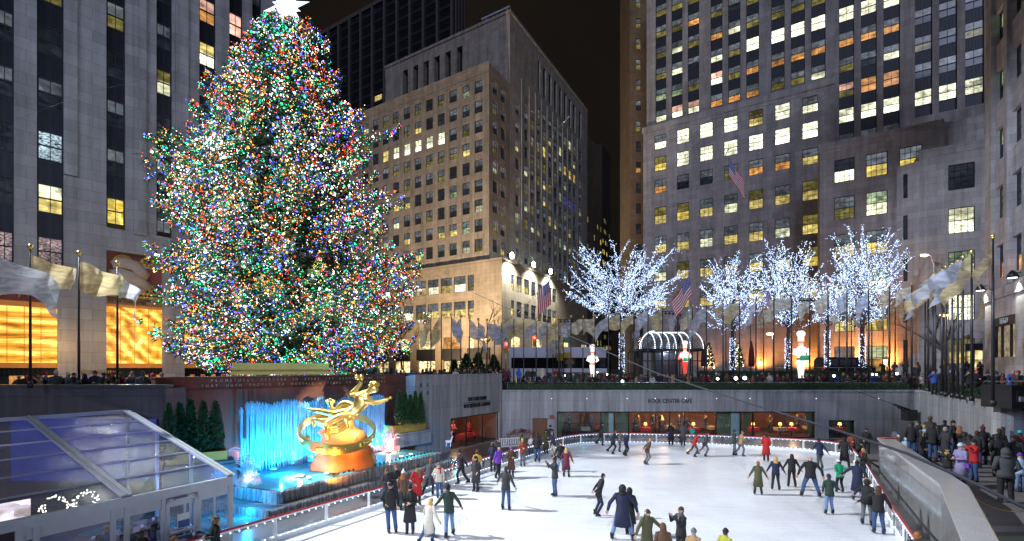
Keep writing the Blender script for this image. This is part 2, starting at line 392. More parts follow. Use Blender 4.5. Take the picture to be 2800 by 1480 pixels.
# keep the plaza sheet out of the sunken court: four strips
mb = MB(); z = 4.25
for a in ((-400, -16.0, 20.4, 700), (-16.0, 400, 47.0, 700)): mb.quad((a[0], a[2], z), (a[1], a[2], z), (a[1], a[3], z), (a[0], a[3], z))
mb.add([(-16, 24.9, z), (-6.5, 33.8, z), (-1.2, 41.0, z), (-1.2, 47, z), (-16, 47, z)], [(0, 1, 2, 3, 4)])
struct(mb.build('ground', PAVE))
mb = MB(); mb.quad((-200, 48, 4.258), (200, 48, 4.258), (200, 64, 4.258), (-200, 64, 4.258)); struct(mb.build('street', ASPH))
mb = MB(); mb.quad((-60, -30, -.06), (60, -30, -.06), (60, 47, -.06), (-60, 47, -.06)); struct(mb.build('lower_plaza', GRAN_D))
# terraces north of the court
mb = MB(); mb.box(-1.2, 60, 40.6, 47, 3.0, 3.65); mb.box(3.5, 60, 47.0, 48.0, 3.0, 5.0); struct(mb.build('terrace', PAVE))
mb = MB(); pz_ = 1.5; mb.add([(14.6, 15.1, pz_), (13.2, 13.3, pz_), (40, 13.3, pz_), (40, 25.2, pz_), (26.7, 25.2, pz_), (27.6, 26.3, pz_), (20.95, 26.3, pz_), (20.9, 25.6, pz_)], [tuple(range(8))])
mb.box(13.2, 40, 13.303, 13.4, -.05, 1.496); mb.box(20.95, 27.7, 26.3, 26.32, -.05, 1.49); mb.box(21.5, 27.9, 26.33, 30.2, -.05, .45)
struct(mb.build('east_platform', PAVE))
mb = MB(); mb.add([(27.3, 25.9, 4.1), (90, 25.9, 4.1), (90, 47, 4.1), (35, 47, 4.1), (35, 40, 4.1)], [(0, 1, 2, 3, 4)]); struct(mb.build('east_terrace', PAVE))
# steps at the lower right
mb = MB()
for k in range(8): mb.box(13.05 - .33 * k, 22, 12.95 - .36 * k, 13.295 - .36 * k, -.05, 1.33 - .17 * k)
struct(mb.build('steps', mat('step_granite', (.12, .13, .10), .7)))

# ice
def icemat():
    m, nt, b, o = newmat('ice'); L = nt.links.new
    tc = N(nt, 'ShaderNodeTexCoord'); n1 = N(nt, 'ShaderNodeTexNoise', Scale=.35, Detail=8.0, Roughness=.6)
    n2 = N(nt, 'ShaderNodeTexNoise', Scale=18.0, Detail=6.0, Roughness=.75)
    mp = N(nt, 'ShaderNodeMapping'); mp.inputs['Scale'].default_value = (1, .35, 1); mp.inputs['Rotation'].default_value = (0, 0, .6)
    L(tc.outputs['Object'], n1.inputs[0]); L(tc.outputs['Object'], mp.inputs[0]); L(mp.outputs[0], n2.inputs[0])
    wv = N(nt, 'ShaderNodeTexWave', Scale=.55, Distortion=28.0, Detail=4.0); wv.inputs['Detail Scale'].default_value = 2.2
    L(tc.outputs['Object'], wv.inputs[0])
    r = N(nt, 'ShaderNodeMapRange'); r.inputs[1].default_value = .0; r.inputs[2].default_value = .06; r.inputs[3].default_value = .93; r.inputs[4].default_value = 1
    L(wv.outputs['Fac'], r.inputs[0])
    a = N(nt, 'ShaderNodeMath', operation='MULTIPLY_ADD'); L(n1.outputs['Fac'], a.inputs[0]); a.inputs[1].default_value = .55; a.inputs[2].default_value = .52
    a2 = N(nt, 'ShaderNodeMath', operation='MULTIPLY_ADD'); L(n2.outputs['Fac'], a2.inputs[0]); a2.inputs[1].default_value = .28; L(a.outputs[0], a2.inputs[2])
    sc = []
    for q, rt_ in enumerate((.5, -.7, 1.4)):
        m3 = N(nt, 'ShaderNodeMapping'); m3.inputs['Rotation'].default_value = (0, 0, rt_); m3.inputs['Scale'].default_value = (.35, 16, 1); L(tc.outputs['Object'], m3.inputs[0])
        n3 = N(nt, 'ShaderNodeTexNoise', Scale=1.0, Detail=3.0, Distortion=.6); L(m3.outputs[0], n3.inputs[0]); r3 = N(nt, 'ShaderNodeMapRange'); r3.inputs[1].default_value = .60; r3.inputs[2].default_value = .68; r3.inputs[3].default_value = 1; r3.inputs[4].default_value = .84; L(n3.outputs['Fac'], r3.inputs[0]); sc.append(r3)
    pr = r
    for x in sc: mq = N(nt, 'ShaderNodeMath', operation='MULTIPLY'); L(pr.outputs[0], mq.inputs[0]); L(x.outputs[0], mq.inputs[1]); pr = mq
    a3 = N(nt, 'ShaderNodeMath', operation='MULTIPLY'); L(a2.outputs[0], a3.inputs[0]); L(pr.outputs[0], a3.inputs[1])
    vm = N(nt, 'ShaderNodeVectorMath', operation='SCALE'); vm.inputs[0].default_value = (.84, .88, .95); L(a3.outputs[0], vm.inputs['Scale'])
    L(vm.outputs[0], b.inputs['Base Color']); b.inputs['Roughness'].default_value = .36; b.inputs['Specular IOR Level'].default_value = .4
    bp = N(nt, 'ShaderNodeBump', Strength=.25, Distance=.01); L(n2.outputs['Fac'], bp.inputs['Height']); L(bp.outputs[0], b.inputs['Normal'])
    return m
ICE = icemat()
BAR_L = [(-12.6, 9.2), (-9.5, 14.1), (-5.6, 20.3), (-4.05, 22.9), (-1.27, 27.4), (.7, 30.4), (2.1, 32.5), (3.0, 34.0), (3.95, 35.3), (5.35, 36.5), (7.2, 37.1), (9.4, 37.1), (11.5, 36.8), (13.4, 36.4), (15.4, 36.0), (17.8, 35.2), (19.4, 34.6), (20.9, 34.0), (22.1, 33.2), (22.6, 32.2), (22.3, 30.6), (21.2, 28.7), (19.6, 25.8)]
BAR_R = [(19.6, 25.8), (14.35, 17.6), (12.4, 14.4), (9.5, 9.6), (7.0, 5.4)]
mb = MB(); ring = BAR_L + BAR_R[1:] + [(6, 3), (-16.5, 3)]
mb.add([(x, y, 0) for x, y in ring], [tuple(range(len(ring)))[::-1]]); struct(mb.build('ice_rink', ICE))

# barriers: glass dasher with posts, red rail and two strings of bulbs
def resample(pts, step):
    out = [Vector(pts[0])]; acc = 0
    for a, b in zip(pts, pts[1:]):
        a = Vector(a); b = Vector(b); L = (b - a).length; t = step - acc
        while t <= L: out.append(a + (b - a) * (t / L)); t += step
        acc = (acc + L) % step if True else 0
    return out
def barrier(name, pts, label, post=2.05, bulb=.28, H=.86, side=1):
    root = thing(name, label, 'barrier', (pts[0][0], pts[0][1], 0))
    o0 = Vector((pts[0][0], pts[0][1], 0))
    P3 = [Vector((x, y, 0)) - o0 for x, y in pts]
    mb = MB(); mb.tube([p + Vector((0, 0, H)) for p in P3], .035, 6); mb.build('hand_rail', REDP, root)
    mb = MB(); 
    for a, b in zip(P3, P3[1:]): mb.bar(a + Vector((0, 0, .09)), b + Vector((0, 0, .09)), .10, .18); mb.bar(a + Vector((0, 0, H - .06)), b + Vector((0, 0, H - .06)), .05, .05)
    mb.build('kick_board', WHITE, root)
    gl = [(a, b) for a, b in zip(P3, P3[1:])]; mb = MB()
    for a, b in gl: mb.quad(a + Vector((0, 0, .18)), b + Vector((0, 0, .18)), b + Vector((0, 0, H - .09)), a + Vector((0, 0, H - .09)))
    mb.build('glass_panel', CLEAR, root)
    pm = None
    for p in resample([tuple(p) for p in P3], post):
        if pm is None:
            mb = MB(); mb.box(-.05, .05, -.04, .04, .0, H - .03); pm = mb.mesh('post', WHITE)
        obj('post', pm, root, p)
    bs = resample([tuple(p) for p in P3], bulb); cnt = 0; rest = MB(); bm_ = MB(); bm_.ball((0, 0, 0), .022, 6, 4); bme = bm_.mesh('light_bulb', BULB_W)
    for p in bs:
        d = (p + o0).xy.length
        for z, dz in ((.20, 0), (H - .10, 0)):
            q = p + Vector((0, 0, z)) + (-(p + o0).normalized() * .09)
            if cnt < 100 and d > 11: obj('light_bulb', bme, root, q); cnt += 1
            else: rest.ball(q, .022, 6, 4)
    if rest.v: r = rest.build('light_bulbs', BULB_W, root); r['kind'] = 'stuff'
    return root
barrier('rink_barrier', BAR_L, 'low glass rink barrier with red handrail curving past the fountain and the café windows')
barrier('rink_barrier', BAR_R, 'low glass rink barrier with bright red rail below the polished stone parapet on the right')

# ---------------------------------------------------------------- walls of the sunken court
def slabwall(name, pts, z0, z1, m, label, cat='wall', thick=.5, cap=None, ops=(), kind=None):
    W = Wall(*pts); mb = MB(); wallmesh(mb, 0, W.L, z0, z1, list(ops), .4, thick)
    if cap: mb.box(-.05, W.L + .05, -.06, thick + .05, z1 + .002, z1 + cap)
    o = mb.build(name, m); W.place(o); tag(o, label, cat); return W, o
W, o = slabwall('court_wall', ((-32, 20), (-15.0, 20.0)), -.06, 5.18, GRAN_D, 'dark speckled granite wall behind the clear roofed marquee on the left', cap=.12)
mb = MB(); mb.box(-15.02, -14.9, 20.02, 25, -.06, 5.15); tag(mb.build('court_wall', GRAN_D), 'narrow end return of the dark granite wall beside the dark cone shrubs', 'wall')
# red granite wall behind the fountain
FW = Wall((-15.6, 20.35), (-7.15, 31.15))
root = thing('fountain_wall', 'polished dark red granite wall with two lines of gilt lettering behind the fountain', 'wall', (0, 0, 0))
mb = MB(); wallmesh(mb, 0, FW.L, -.06, 5.55, [], .1, .6); FW.place(mb.build('wall_slab', GRAN_R, root))
mb = MB(); mb.box(-.02, FW.L, -.035, 0, 5.0, 5.03); mb.box(-.02, FW.L, -.06, .7, 5.552, 5.62); FW.place(mb.build('coping', GRAN_R, root))
LET = mat('gilt_letters', (.42, .34, .20), .45, .6)
t = text('lettering', 'PROMETHEUS  TEACHER  IN  EVERY  ART  BROUGHT  THE  FIRE', .19, LET, root, spacing=2.1, ext=.01)
W_ = t.dimensions.x; t.scale.x = 9.9 / W_; t.location = FW.pt(7.1, 5.42, -.03); t.rotation_euler = (pi / 2, 0, FW.rz)
t = text('lettering', 'THAT  HATH  PROVED  TO  MORTALS  A  MEANS  TO  MIGHTY  ENDS', .19, LET, root, spacing=2.1, ext=.01)
t.scale.x = 10.3 / t.dimensions.x; t.location = FW.pt(6.9, 5.17, -.03); t.rotation_euler = (pi / 2, 0, FW.rz)
# concourse wall
CW = Wall((-6.4, 30.8), (-.85, 39.8))
ds0, ds1 = CW.s_px(1232), CW.s_px(1366)
root = thing('concourse_wall', 'grey granite wall with a lettered sign over the glazed concourse entrance', 'wall')
mb = MB(); wallmesh(mb, 0, CW.L, -.06, 5.5, [(ds0, ds1, .0, 2.35), (.45, .7, 4.75, 5.0), (1.1, 1.35, 4.75, 5.0), (.45, .7, 4.2, 4.45), (1.1, 1.35, 4.2, 4.45)], .35, .5, sides=False)
mb.box(-.0, CW.L, -.06, .5, 5.502, 5.58); mb.quad((0, 0, -.06), (0, 0, 5.5), (0, 1.4, 5.5), (0, 1.4, -.06)); CW.place(mb.build('wall_slab', GRAN, root))
mb = MB(); mb.box(.4, 1.4, .3, .34, 4.1, 5.1); CW.place(mb.build('vent_backing', BLACKP, root))
SIGNM = mat('sign_letters', (.02, .02, .025), .4, .5)
for s_, zc, sz in (('THE CONCOURSE', 3.62, .42), ('ROCKEFELLER CENTER', 3.12, .42)):
    t = text('lettering', s_, sz, SIGNM, root, ext=.03); t.scale.x = (2.5 if 'CON' in s_ else 3.5) / t.dimensions.x
    t.location = CW.pt(CW.s_px(1305), zc, -.03); t.rotation_euler = (pi / 2, 0, CW.rz)
mb = MB(); c = CW.s_px(1305); mb.box(c - 1.75, c + 1.75, -.04, -.005, 3.36, 3.39); CW.place(mb.build('rule_line', SIGNM, root))
mb = MB()
for f in (0, .33, .66, 1): x = ds0 + (ds1 - ds0) * f; mb.box(x - .04, x + .04, .18, .26, 0, 2.35)
mb.box(ds0, ds1, .17, .27, 2.25, 2.35); CW.place(mb.build('door_frame', DARK, root))
mb = MB(); mb.quad((ds0, .22, 0), (ds1, .22, 0), (ds1, .22, 2.25), (ds0, .22, 2.25)); CW.place(mb.build('glass', CLEARW, root))
# café wall
CAFE = Wall((-.9, 40.0), (34.6, 40.0))
cw = lambda px: CAFE.s_px(px)
c0, c1 = cw(1523), cw(2230); d0, d1 = cw(2266), cw(2338); e0, e1 = cw(1456), cw(1497)
root = thing('café_wall', 'long grey granite wall with the café name above a band of tall lit windows', 'wall')
mb = MB(); wallmesh(mb, 0, CAFE.L, -.06, 4.02, [(c0, c1, -.0, 2.30), (d0, d1, .0, 1.55), (e0, e1, 0, 1.72)], .35, .5, sides=False)
mb.box(0, CAFE.L, -.1, .35, 4.022, 4.16); mb.quad((0, 0, 4.02), (CAFE.L, 0, 4.02), (CAFE.L, .6, 4.02), (0, .6, 4.02)); CAFE.place(mb.build('wall_slab', GRAN, root))
t = text('lettering', 'ROCK CENTER CAFÉ', .52, SIGNM, root, ext=.03); t.scale.x = 3.75 / t.dimensions.x; t.location = CAFE.pt(cw(1832), 3.2, -.03)
mb = MB()
for px in (1523, 1644, 1681, 1720, 1793, 1833, 1873, 1960, 2028, 2062, 2230):
    x = min(max(cw(px), c0 + .05), c1 - .05); mb.box(x - .05, x + .05, .15, .27, 0, 2.3)
mb.box(c0, c1, .14, .28, 2.2, 2.3); mb.box(c0, c1, .14, .28, 0, .12); mb.box(d0, d0 + .08, .14, .28, 0, 1.55); mb.box(d1 - .08, d1, .14, .28, 0, 1.55); mb.box(d0, d1, .13, .29, 1.47, 1.55)
CAFE.place(mb.build('window_frame', DARK, root))
mb = MB(); mb.quad((c0, .2, 0), (c1, .2, 0), (c1, .2, 2.3), (c0, .2, 2.3)); mb.quad((d0, .2, 0), (d1, .2, 0), (d1, .2, 1.5), (d0, .2, 1.5)); CAFE.place(mb.build('window_glass', CLEARW, root))
WOOD = mat('wood', (.16, .07, .03), .5, 0, .3, 2)
mb = MB(); mb.box(e0, e1, .2, .3, 0, 1.72); mb.box(e0, e1, .12, .2, .25, .32); CAFE.place(mb.build('service_door', WOOD, root))
mb = MB(); x = cw(1509); mb.box(x - .2, x + .2, -.12, 0, 1.72, 2.0); CAFE.place(mb.build('wall_lamp_box', mat('sign_box', (.25, .05, .04), .5), root))
for i, px in enumerate((1508, 1604, 1714, 1791, 1873, 1958, 2049, 2230, 2400)):
    mb = MB(); mb.tube([(0, 0, 0), (0, -.09, 0)], .045, 8); mb.ball((0, -.1, 0), .04, 8, 5, 1); g = CAFE.pt(cw(px), EYE + (HOR - 1090) * 40 / F, 0); o = mb.build('wall_stud', [STEEL, emi('stud%d' % i, (.9, .95, 1), 2.5)], None, g); tag(o, 'tiny round wall light on the café wall, %s from the left' % ('first', 'second', 'third', 'fourth', 'fifth', 'sixth', 'seventh', 'eighth', 'ninth')[i], 'wall light', 'tiny wall lights on the café wall')
# café interior
INT = mat('interior_wall', (.26, .11, .05), .7, 0, .3, .8); CARP = mat('carpet', (.06, .02, .02), .9)
mb = MB(); mb.box(2.6, 27.5, 40.55, 47.0, -.05, 0.0, 1); mb.quad((2.6, 46.9, 0), (27.5, 46.9, 0), (27.5, 46.9, 2.9), (2.6, 46.9, 2.9), 0)
mb.quad((2.6, 40.55, 2.75), (27.5, 40.55, 2.75), (27.5, 47, 2.75), (2.6, 47, 2.75), 0); mb.quad((2.6, 40.5, 0), (2.6, 47, 0), (2.6, 47, 2.9), (2.6, 40.5, 2.9)); mb.quad((27.5, 40.5, 0), (27.5, 47, 0), (27.5, 47, 2.9), (27.5, 40.5, 2.9))
struct(mb.build('café_room', [INT, CARP]))
mb = MB(); q = Wall((-7.3, 34.2), (-1.9, 43.0)); a, b = ds0 - .3, ds1 + .3
mb.box(CW.p0.x, 0, 41, 41.1, 0, 0)
mb = MB(); 
for x0, x1, y0, y1 in ((a, b, 4.5, 4.55), (a, a + .05, .5, 4.5), (b, b + .05, .5, 4.5)): mb.box(x0, x1, y0, y1, -.02, 2.7, 0)
mb.box(a, b, .5, 4.5, 2.7, 2.75, 0); mb.box(a, b, .5, 4.5, -.04, .0, 1)
struct(CW.place(mb.build('concourse_room', [INT, CARP])))
CURT = mat('curtain_green', (.10, .14, .07), .8); CURT['x'] = 1
def curtain(px0, px1, z1=2.2, Y=40.5, tie=False, lab=''):
    x0 = P(px0, 1008, Y).x; x1 = P(px1, 1008, Y).x; mb = MB(); n = 34
    v = []; 
    for j in range(7):
        z = z1 * j / 6
        for i in range(n):
            u = i / (n - 1); k = 1.0
            if tie: k = .45 + .55 * abs(j / 6 - .25) ** .7 if j / 6 > .25 else .5
            x = x0 + (x1 - x0) * u * k if tie != 'r' else x1 - (x1 - x0) * (1 - u) * k
            v.append((x, Y + .05 * sin(i * 1.9) + .02 * sin(i * .7 + j), z))
    mb.add(v, [(j * n + i, j * n + i + 1, (j + 1) * n + i + 1, (j + 1) * n + i) for j in range(6) for i in range(n - 1)], 0, True)
    return tag(mb.build('curtain', CURT), lab, 'curtain', 'green curtains in the café windows')
curtain(1525, 1547, tie=True, lab='green curtain tied back at the left end of the café windows')
curtain(1645, 1664, lab='narrow green curtain left of the first pale blue café window pier')
curtain(1686, 1718, lab='green curtain right of the first pale blue café window pier')
curtain(1960, 1998, lab='wide olive curtain left of the second pale blue café window pier')
curtain(2031, 2056, tie=True, lab='green curtain tied back right of the second pale window pier')
curtain(2196, 2228, tie='r', lab='green curtain at the right end of the long café window')
curtain(2314, 2336, 1.5, lab='olive curtain in the small square café window')
PIER = mat('pale_pier', (.35, .5, .5), .4)
for a, b, l in ((1665, 1681, 'left'), (1999, 2027, 'right')):
    x0 = P(a, 0, 40.4).x; x1 = P(b, 0, 40.4).x; mb = MB(); mb.box(x0, x1, 40.4, 40.5, 0, 2.28)
    tag(mb.build('window_pier', PIER), 'pale blue panel between curtains in the %s part of the café windows' % l, 'panel', 'pale panels in the café windows')
# east wall
EW = Wall((34.6, 40.0), (26.7, 25.4))
W, o = slabwall('court_wall', ((34.6, 40.0), (26.7, 25.4)), -.06, 4.02, GRAN, 'grey granite wall receding behind the crowd on the right', cap=.14)
W, o = slabwall('court_wall', ((26.7, 25.4), (60, 25.4)), -.06, 4.02, GRAN, 'short grey granite wall under the bronze slotted planter at the far right', cap=.14)
mb = MB(); o = EW.s_px(2652)
mb.box(-.16, .16, -.06, 0, 0, .55); o_ = mb.build('wall_plate', DARK); EW.place(o_, EW.s_px(2746), 2.3, -.01) ; tag(o_, 'small dark metal plate on the grey wall above the crowd', 'plate')
# parapet on the right
mb = MB(); A, B_, C_ = (20.1, 25.6), (14.07, 15.3), (9.9, 10.2); A2, B2, C2 = (20.95, 25.6), (14.8, 15.1), (10.6, 10.1); zt = 2.2
root = thing('stone_parapet', 'broad pale granite parapet with polished reflecting face beside the right rink rail', 'parapet')
def prism(mb, poly, z0, z1, mi=0):
    n = len(poly); mb.add([(x, y, z0) for x, y in poly] + [(x, y, z1) for x, y in poly], [tuple(range(n))[::-1], tuple(range(n, 2 * n))] + [(i, (i + 1) % n, (i + 1) % n + n, i + n) for i in range(n)], mi)
E_, E2 = (7.2, 6.4), (8.0, 6.3)
prism(mb, [A, A2, B2, C2, E2, E_, C_, B_], zt - .12, zt); mb.build('coping', granite('parapet_granite', (.38, .38, .39), .25, (6, 6), .5, .1, 40), root)
mb = MB(); sh = .05
prism(mb, [(A[0] + sh, A[1] - .05), (A2[0] - sh, A2[1] - .05), (B2[0] - sh, B2[1]), (C2[0] - sh, C2[1]), (E2[0] - sh, E2[1]), (E_[0] + sh, E_[1]), (C_[0] + sh, C_[1]), (B_[0] + sh, B_[1])], -.05, zt - .125)
mb.build('polished_face', GRAN_P, root)
mb = MB(); mb.bar((A2[0] + .02, A2[1], zt - .05), (B2[0] + .02, B2[1], zt - .05), .03, .04); mb.bar((B2[0] + .02, B2[1], zt - .05), (C2[0] + .02, C2[1], zt - .05), .03, .04); mb.build('edge_strip', BRASS, root)
mb = MB(); mb.box(-.45, .45, -.2, .2, 0, .03); o = mb.build('folded_sign', REDP, None, (20.55, 25.35, zt + .005)); tag(o, 'flat red notice lying on the pointed end of the stone parapet', 'notice')

# ---------------------------------------------------------------- fountain
WAT = newmat('basin_water'); m, nt, b, o = WAT
b.inputs['Base Color'].default_value = (.03, .16, .17, 1); b.inputs['Roughness'].default_value = .06
nz = N(nt, 'ShaderNodeTexNoise', Scale=5.0, Detail=4.0); bp = N(nt, 'ShaderNodeBump', Strength=.5, Distance=.04); tcc = N(nt, 'ShaderNodeTexCoord')
nt.links.new(tcc.outputs['Object'], nz.inputs[0]); nt.links.new(nz.outputs['Fac'], bp.inputs['Height']); nt.links.new(bp.outputs[0], b.inputs['Normal']); WAT = m
WAT2 = mat('basin_floor_water', (.06, .45, .50), .12, 0, .2, 4, .4, 8)
STEP = granite('basin_granite', (.17, .16, .15), .2, (9, 9), .3, .5, 40)
fr0, fr1 = Vector((-9.8, 19.4)), Vector((-4.45, 28.7)); bl = Vector((-13.6, 20.9))
fd = (fr1 - fr0).normalized(); fn = Vector((fd.y, -fd.x))
root = thing('fountain_basin', 'stepped stone fountain basin spilling water over two ledges in front of the gilded figure', 'fountain')
mb = MB()
up = [tuple(fr0), tuple(fr1), tuple(fr1 + Vector((-2.4, 1.2))), (-13.9, 23.0), tuple(bl)]
prism(mb, up, -.05, .84); 
lo = [tuple(fr0 + fn * .55 - fd * .7), tuple(fr1 + fn * .55 + fd * .3), tuple(fr1 - fn * .5 + fd * .3), tuple(fr0 - fn * .5)]
prism(mb, [tuple(fr0 + fn * .6 - fd * .75), tuple(fr1 + fn * .6 + fd * .3), tuple(fr1 - fn * .2), tuple(fr0 - fn * .2), (-14.2, 21.0), (-14.3, 20.2)], -.05, .36)
mb.build('stone_steps', STEP, root)
mb = MB(); ins = [Vector(p) for p in up]; c = sum(ins, Vector((0, 0))) / 5
mb.add([(p.x + (c.x - p.x) * .04, p.y + (c.y - p.y) * .04, .852) for p in ins], [(0, 1, 2, 3, 4)]); mb.build('water_surface', WAT2, root)
# falling sheets
def sheetmat(name, col, a0=.15, a1=.75, sc=(9, 9, .5)):
    m, nt, b, o = newmat(name); L = nt.links.new; tc = N(nt, 'ShaderNodeTexCoord'); mp = N(nt, 'ShaderNodeMapping'); mp.inputs['Scale'].default_value = sc
    L(tc.outputs['Object'], mp.inputs[0]); nz = N(nt, 'ShaderNodeTexNoise', Scale=1.0, Detail=5.0, Roughness=.6); L(mp.outputs[0], nz.inputs[0])
    r = N(nt, 'ShaderNodeMapRange'); r.inputs[1].default_value = .35; r.inputs[2].default_value = .68; r.inputs[3].default_value = a0; r.inputs[4].default_value = a1; L(nz.outputs['Fac'], r.inputs[0])
    tr = N(nt, 'ShaderNodeBsdfTransparent'); df = N(nt, 'ShaderNodeBsdfDiffuse'); df.inputs[0].default_value = (*col, 1); tl = N(nt, 'ShaderNodeBsdfTranslucent'); tl.inputs[0].default_value = (*col, 1)
    m0 = N(nt, 'ShaderNodeMixShader'); m0.inputs[0].default_value = .5; L(df.outputs[0], m0.inputs[1]); L(tl.outputs[0], m0.inputs[2])
    m1 = N(nt, 'ShaderNodeMixShader'); L(r.outputs[0], m1.inputs[0]); L(tr.outputs[0], m1.inputs[1]); L(m0.outputs[0], m1.inputs[2]); L(m1.outputs[0], o.inputs[0]); nt.nodes.remove(b); return m
SHEET = sheetmat('falling_water', (.7, .8, .9), .05, .6); JET = sheetmat('jet_water', (.42, .85, 1.0), .25, .85, (14, 14, .6)); VEIL = sheetmat('light_catch_water', (.35, .80, 1.0), .02, .62, (15, 15, .3)); MIST = sheetmat('spray_mist', (.9, .93, .95), .0, .45, (3, 3, 2))
mb = MB()
def wavy(mb, a, b, z0, z1, off=.06, n=60):
    v = []
    for i in range(n + 1):
        p = a + (b - a) * (i / n); o = off * (.6 + .4 * sin(i * 2.3) * cos(i * .7)); q = p + Vector(((b - a).y, -(b - a).x)).normalized() * o
        v += [(q.x, q.y, z0), (p.x + (q.x - p.x) * .4, p.y + (q.y - p.y) * .4, z1)]
    mb.add(v, [(2 * i, 2 * i + 2, 2 * i + 3, 2 * i + 1) for i in range(n)], 0, True)
wavy(mb, fr0 + fn * .02, fr1 + fn * .02, .37, .86, .1); wavy(mb, fr0 + fn * .62 - fd * .7, fr1 + fn * .62 + fd * .2, .0, .37, .09)
wavy(mb, bl + Vector((0, -.02)), fr0 + Vector((0, -.03)), .37, .86, .1, 25); wavy(mb, Vector((-14.3, 20.15)), fr0 + fn * .6 - fd * .78, .0, .37, .1, 25)
mb.build('falling_water', SHEET, root)
mb = MB(); pl = [(-14.2, 17.2), (-10.7, 17.2), (-9.3, 19.0), (-2.6, 30.0), (-4.0, 31.4), (-8.6, 19.0), (-15, 20.0)]
mb.add([(-15.5, 16.5, .06), (-10.9, 16.4, .06), (-2.9, 29.2, .06), (-4.0, 31.0, .06), (-9, 24, .06), (-15.5, 20.0, .06)], [(0, 1, 2, 3, 4, 5)]); o = mb.build('fountain_pool', WAT); struct(o)
# holes along the edge
mb = MB()
for i in range(26): p = fr0 + fd * (3.2 + i * .3) - fn * .45; mb.cbox((p.x, p.y, .90), (.10, .03, .1), 0, atan2(fd.y, fd.x))
mb.build('nozzle_row', BLACKP, root)
# curtain of jets along the red wall
root = thing('water_curtain', 'tall row of cyan lit water jets in front of the red granite wall', 'fountain jets')
q0, q1 = FW.s_px(648), FW.s_px(1036); r = random.Random(3); nj = 58
mb = MB(); vv = []
for i in range(81): t = q0 + .5 + (q1 - q0 - .6) * i / 80; p = FW.pt(t, 0, -.30 + .03 * sin(i * 2.2)); vv += [(p.x, p.y, .86), (p.x, p.y, 4.05 + .09 * sin(i * 1.7))]
mb.add(vv, [(2 * i, 2 * i + 2, 2 * i + 3, 2 * i + 1) for i in range(80)], 0, True); mb.build('light_catch_veil', VEIL, root)  # thin sheet added behind the jets to catch the cyan light
for i in range(nj):
    t = q0 + (q1 - q0) * (i / (nj - 1)) ; 
    if i in (1,): top = 2.6
    else: top = 4.30 + .10 * sin(i * .5) + r.uniform(-.05, .05) if i > 1 else 4.1
    if i in (33, 34): top -= .35
    o_ = -.45 + r.uniform(-.05, .05); p = FW.pt(t, 0, o_); mb = MB()
    pts = []; rad = []
    for u in (0, .15, .3, .45, .6, .75, .87, .93, .965, .985, 1):
        pts.append((r.uniform(-.012, .012), r.uniform(-.012, .012), .86 + (top - .86) * u)); rad.append(.030 + .02 * sin(u * 3) + (.03, .055, .065, .05, .0)[max(0, int((u - .86) * 33))] * (u > .86))
    mb.tube(pts, rad, 7); mb.tube([(p_[0] + .07, p_[1] - .06, .86 + (p_[2] - .86) * .93) for p_ in pts], [x * .55 for x in rad], 5)
    mb.build('water_jet', JET, root, (p.x, p.y, 0))
# lamps under the water
def pool_lamp(px, py, col, e, name, em=18, r_=.16, z=.9, tgt=None, spot=110):
    g = G(px, py, z); mb = MB(); mb.loft([(0, 0, 0, r_, r_), (0, 0, .05, r_ * .92, r_ * .92)], 14, 0); o = thing('pool_lamp', name, 'lamp', g, 0, 'round lamps in the fountain basin')
    mb.build('housing', STEEL, o); mb = MB(); mb.loft([(0, 0, .052, r_ * .85, r_ * .85), (0, 0, .075, r_ * .6, r_ * .6)], 14); mb.build('lens', emi('lens_' + name[:12], col, em), o)
    if e:
        if tgt is None: light('pool_lamp_light', 'POINT', g + Vector((0, 0, .3)), e, col, None, .1)
        else: light('pool_lamp_light', 'SPOT', g + Vector((0, 0, .15)), e, col, tgt, .08, spot, .8)
CY = (.01, .40, 1.0)
for i, (px, py) in enumerate(((700, 1300), (748, 1285), (800, 1268), (850, 1262))):
    g = G(px, py, .9); tt = FW.pt(FW.s_px(px + 10), 2.6, -.45)
    pool_lamp(px, py, CY, 2300, 'cyan lamp number word'.replace('number word', ('nearest the marquee', 'with wide glow left of the rock', 'beside the left foot of the rock', 'half hidden behind the rock')[i]), 14, .17, tgt=tt, spot=125)
pool_lamp(1035, 1231, CY, 2300, 'cyan lamp right of the gilded rock', 14, tgt=FW.pt(FW.s_px(1010), 2.4, -.45), spot=120)
for px, py, l in ((845, 1308, 'white lamp in front of the red glow'), (893, 1296, 'white lamp left on the basin ledge'), (932, 1286, 'small white lamp under the rock'), (1018, 1258, 'white lamp right of the rock base'), (1097, 1250, 'white lamp left of the pink spray'), (1123, 1244, 'white lamp at the far end of the basin')):
    pool_lamp(px, py, (.85, .95, 1.0), 14, l, 9, .12)
pool_lamp(820, 1303, (1.0, .16, .08), 420, 'broad red lamp at the front left of the rock', 16, .2)
pool_lamp(1062, 1236, (1.0, .22, .16), 480, 'red lamp beneath the pink spray', 16, .2)
ck = G(930, 1290, .9)
for px, py, l in ((920, 1282, 'orange lamp at the foot of the rock'), (960, 1272, 'orange lamp on the right foot of the rock')):
    pool_lamp(px, py, (1.0, .42, .08), 0, l, 14, .16)
light('rock_flood', 'SPOT', G(900, 1315, .95), 1000, (1.0, .30, .03), (-9.0, 24.4, 1.8), .1, 80, .8)
light('rock_flood', 'SPOT', G(1010, 1272, .95), 800, (1.0, .30, .03), (-8.6, 24.6, 2.2), .1, 80, .8)
light('statue_flood', 'SPOT', (-3.2, 18, 4.5), 12000, (1.0, .93, .74), (-8.6, 24.2, 3.6), .15, 22, .5)
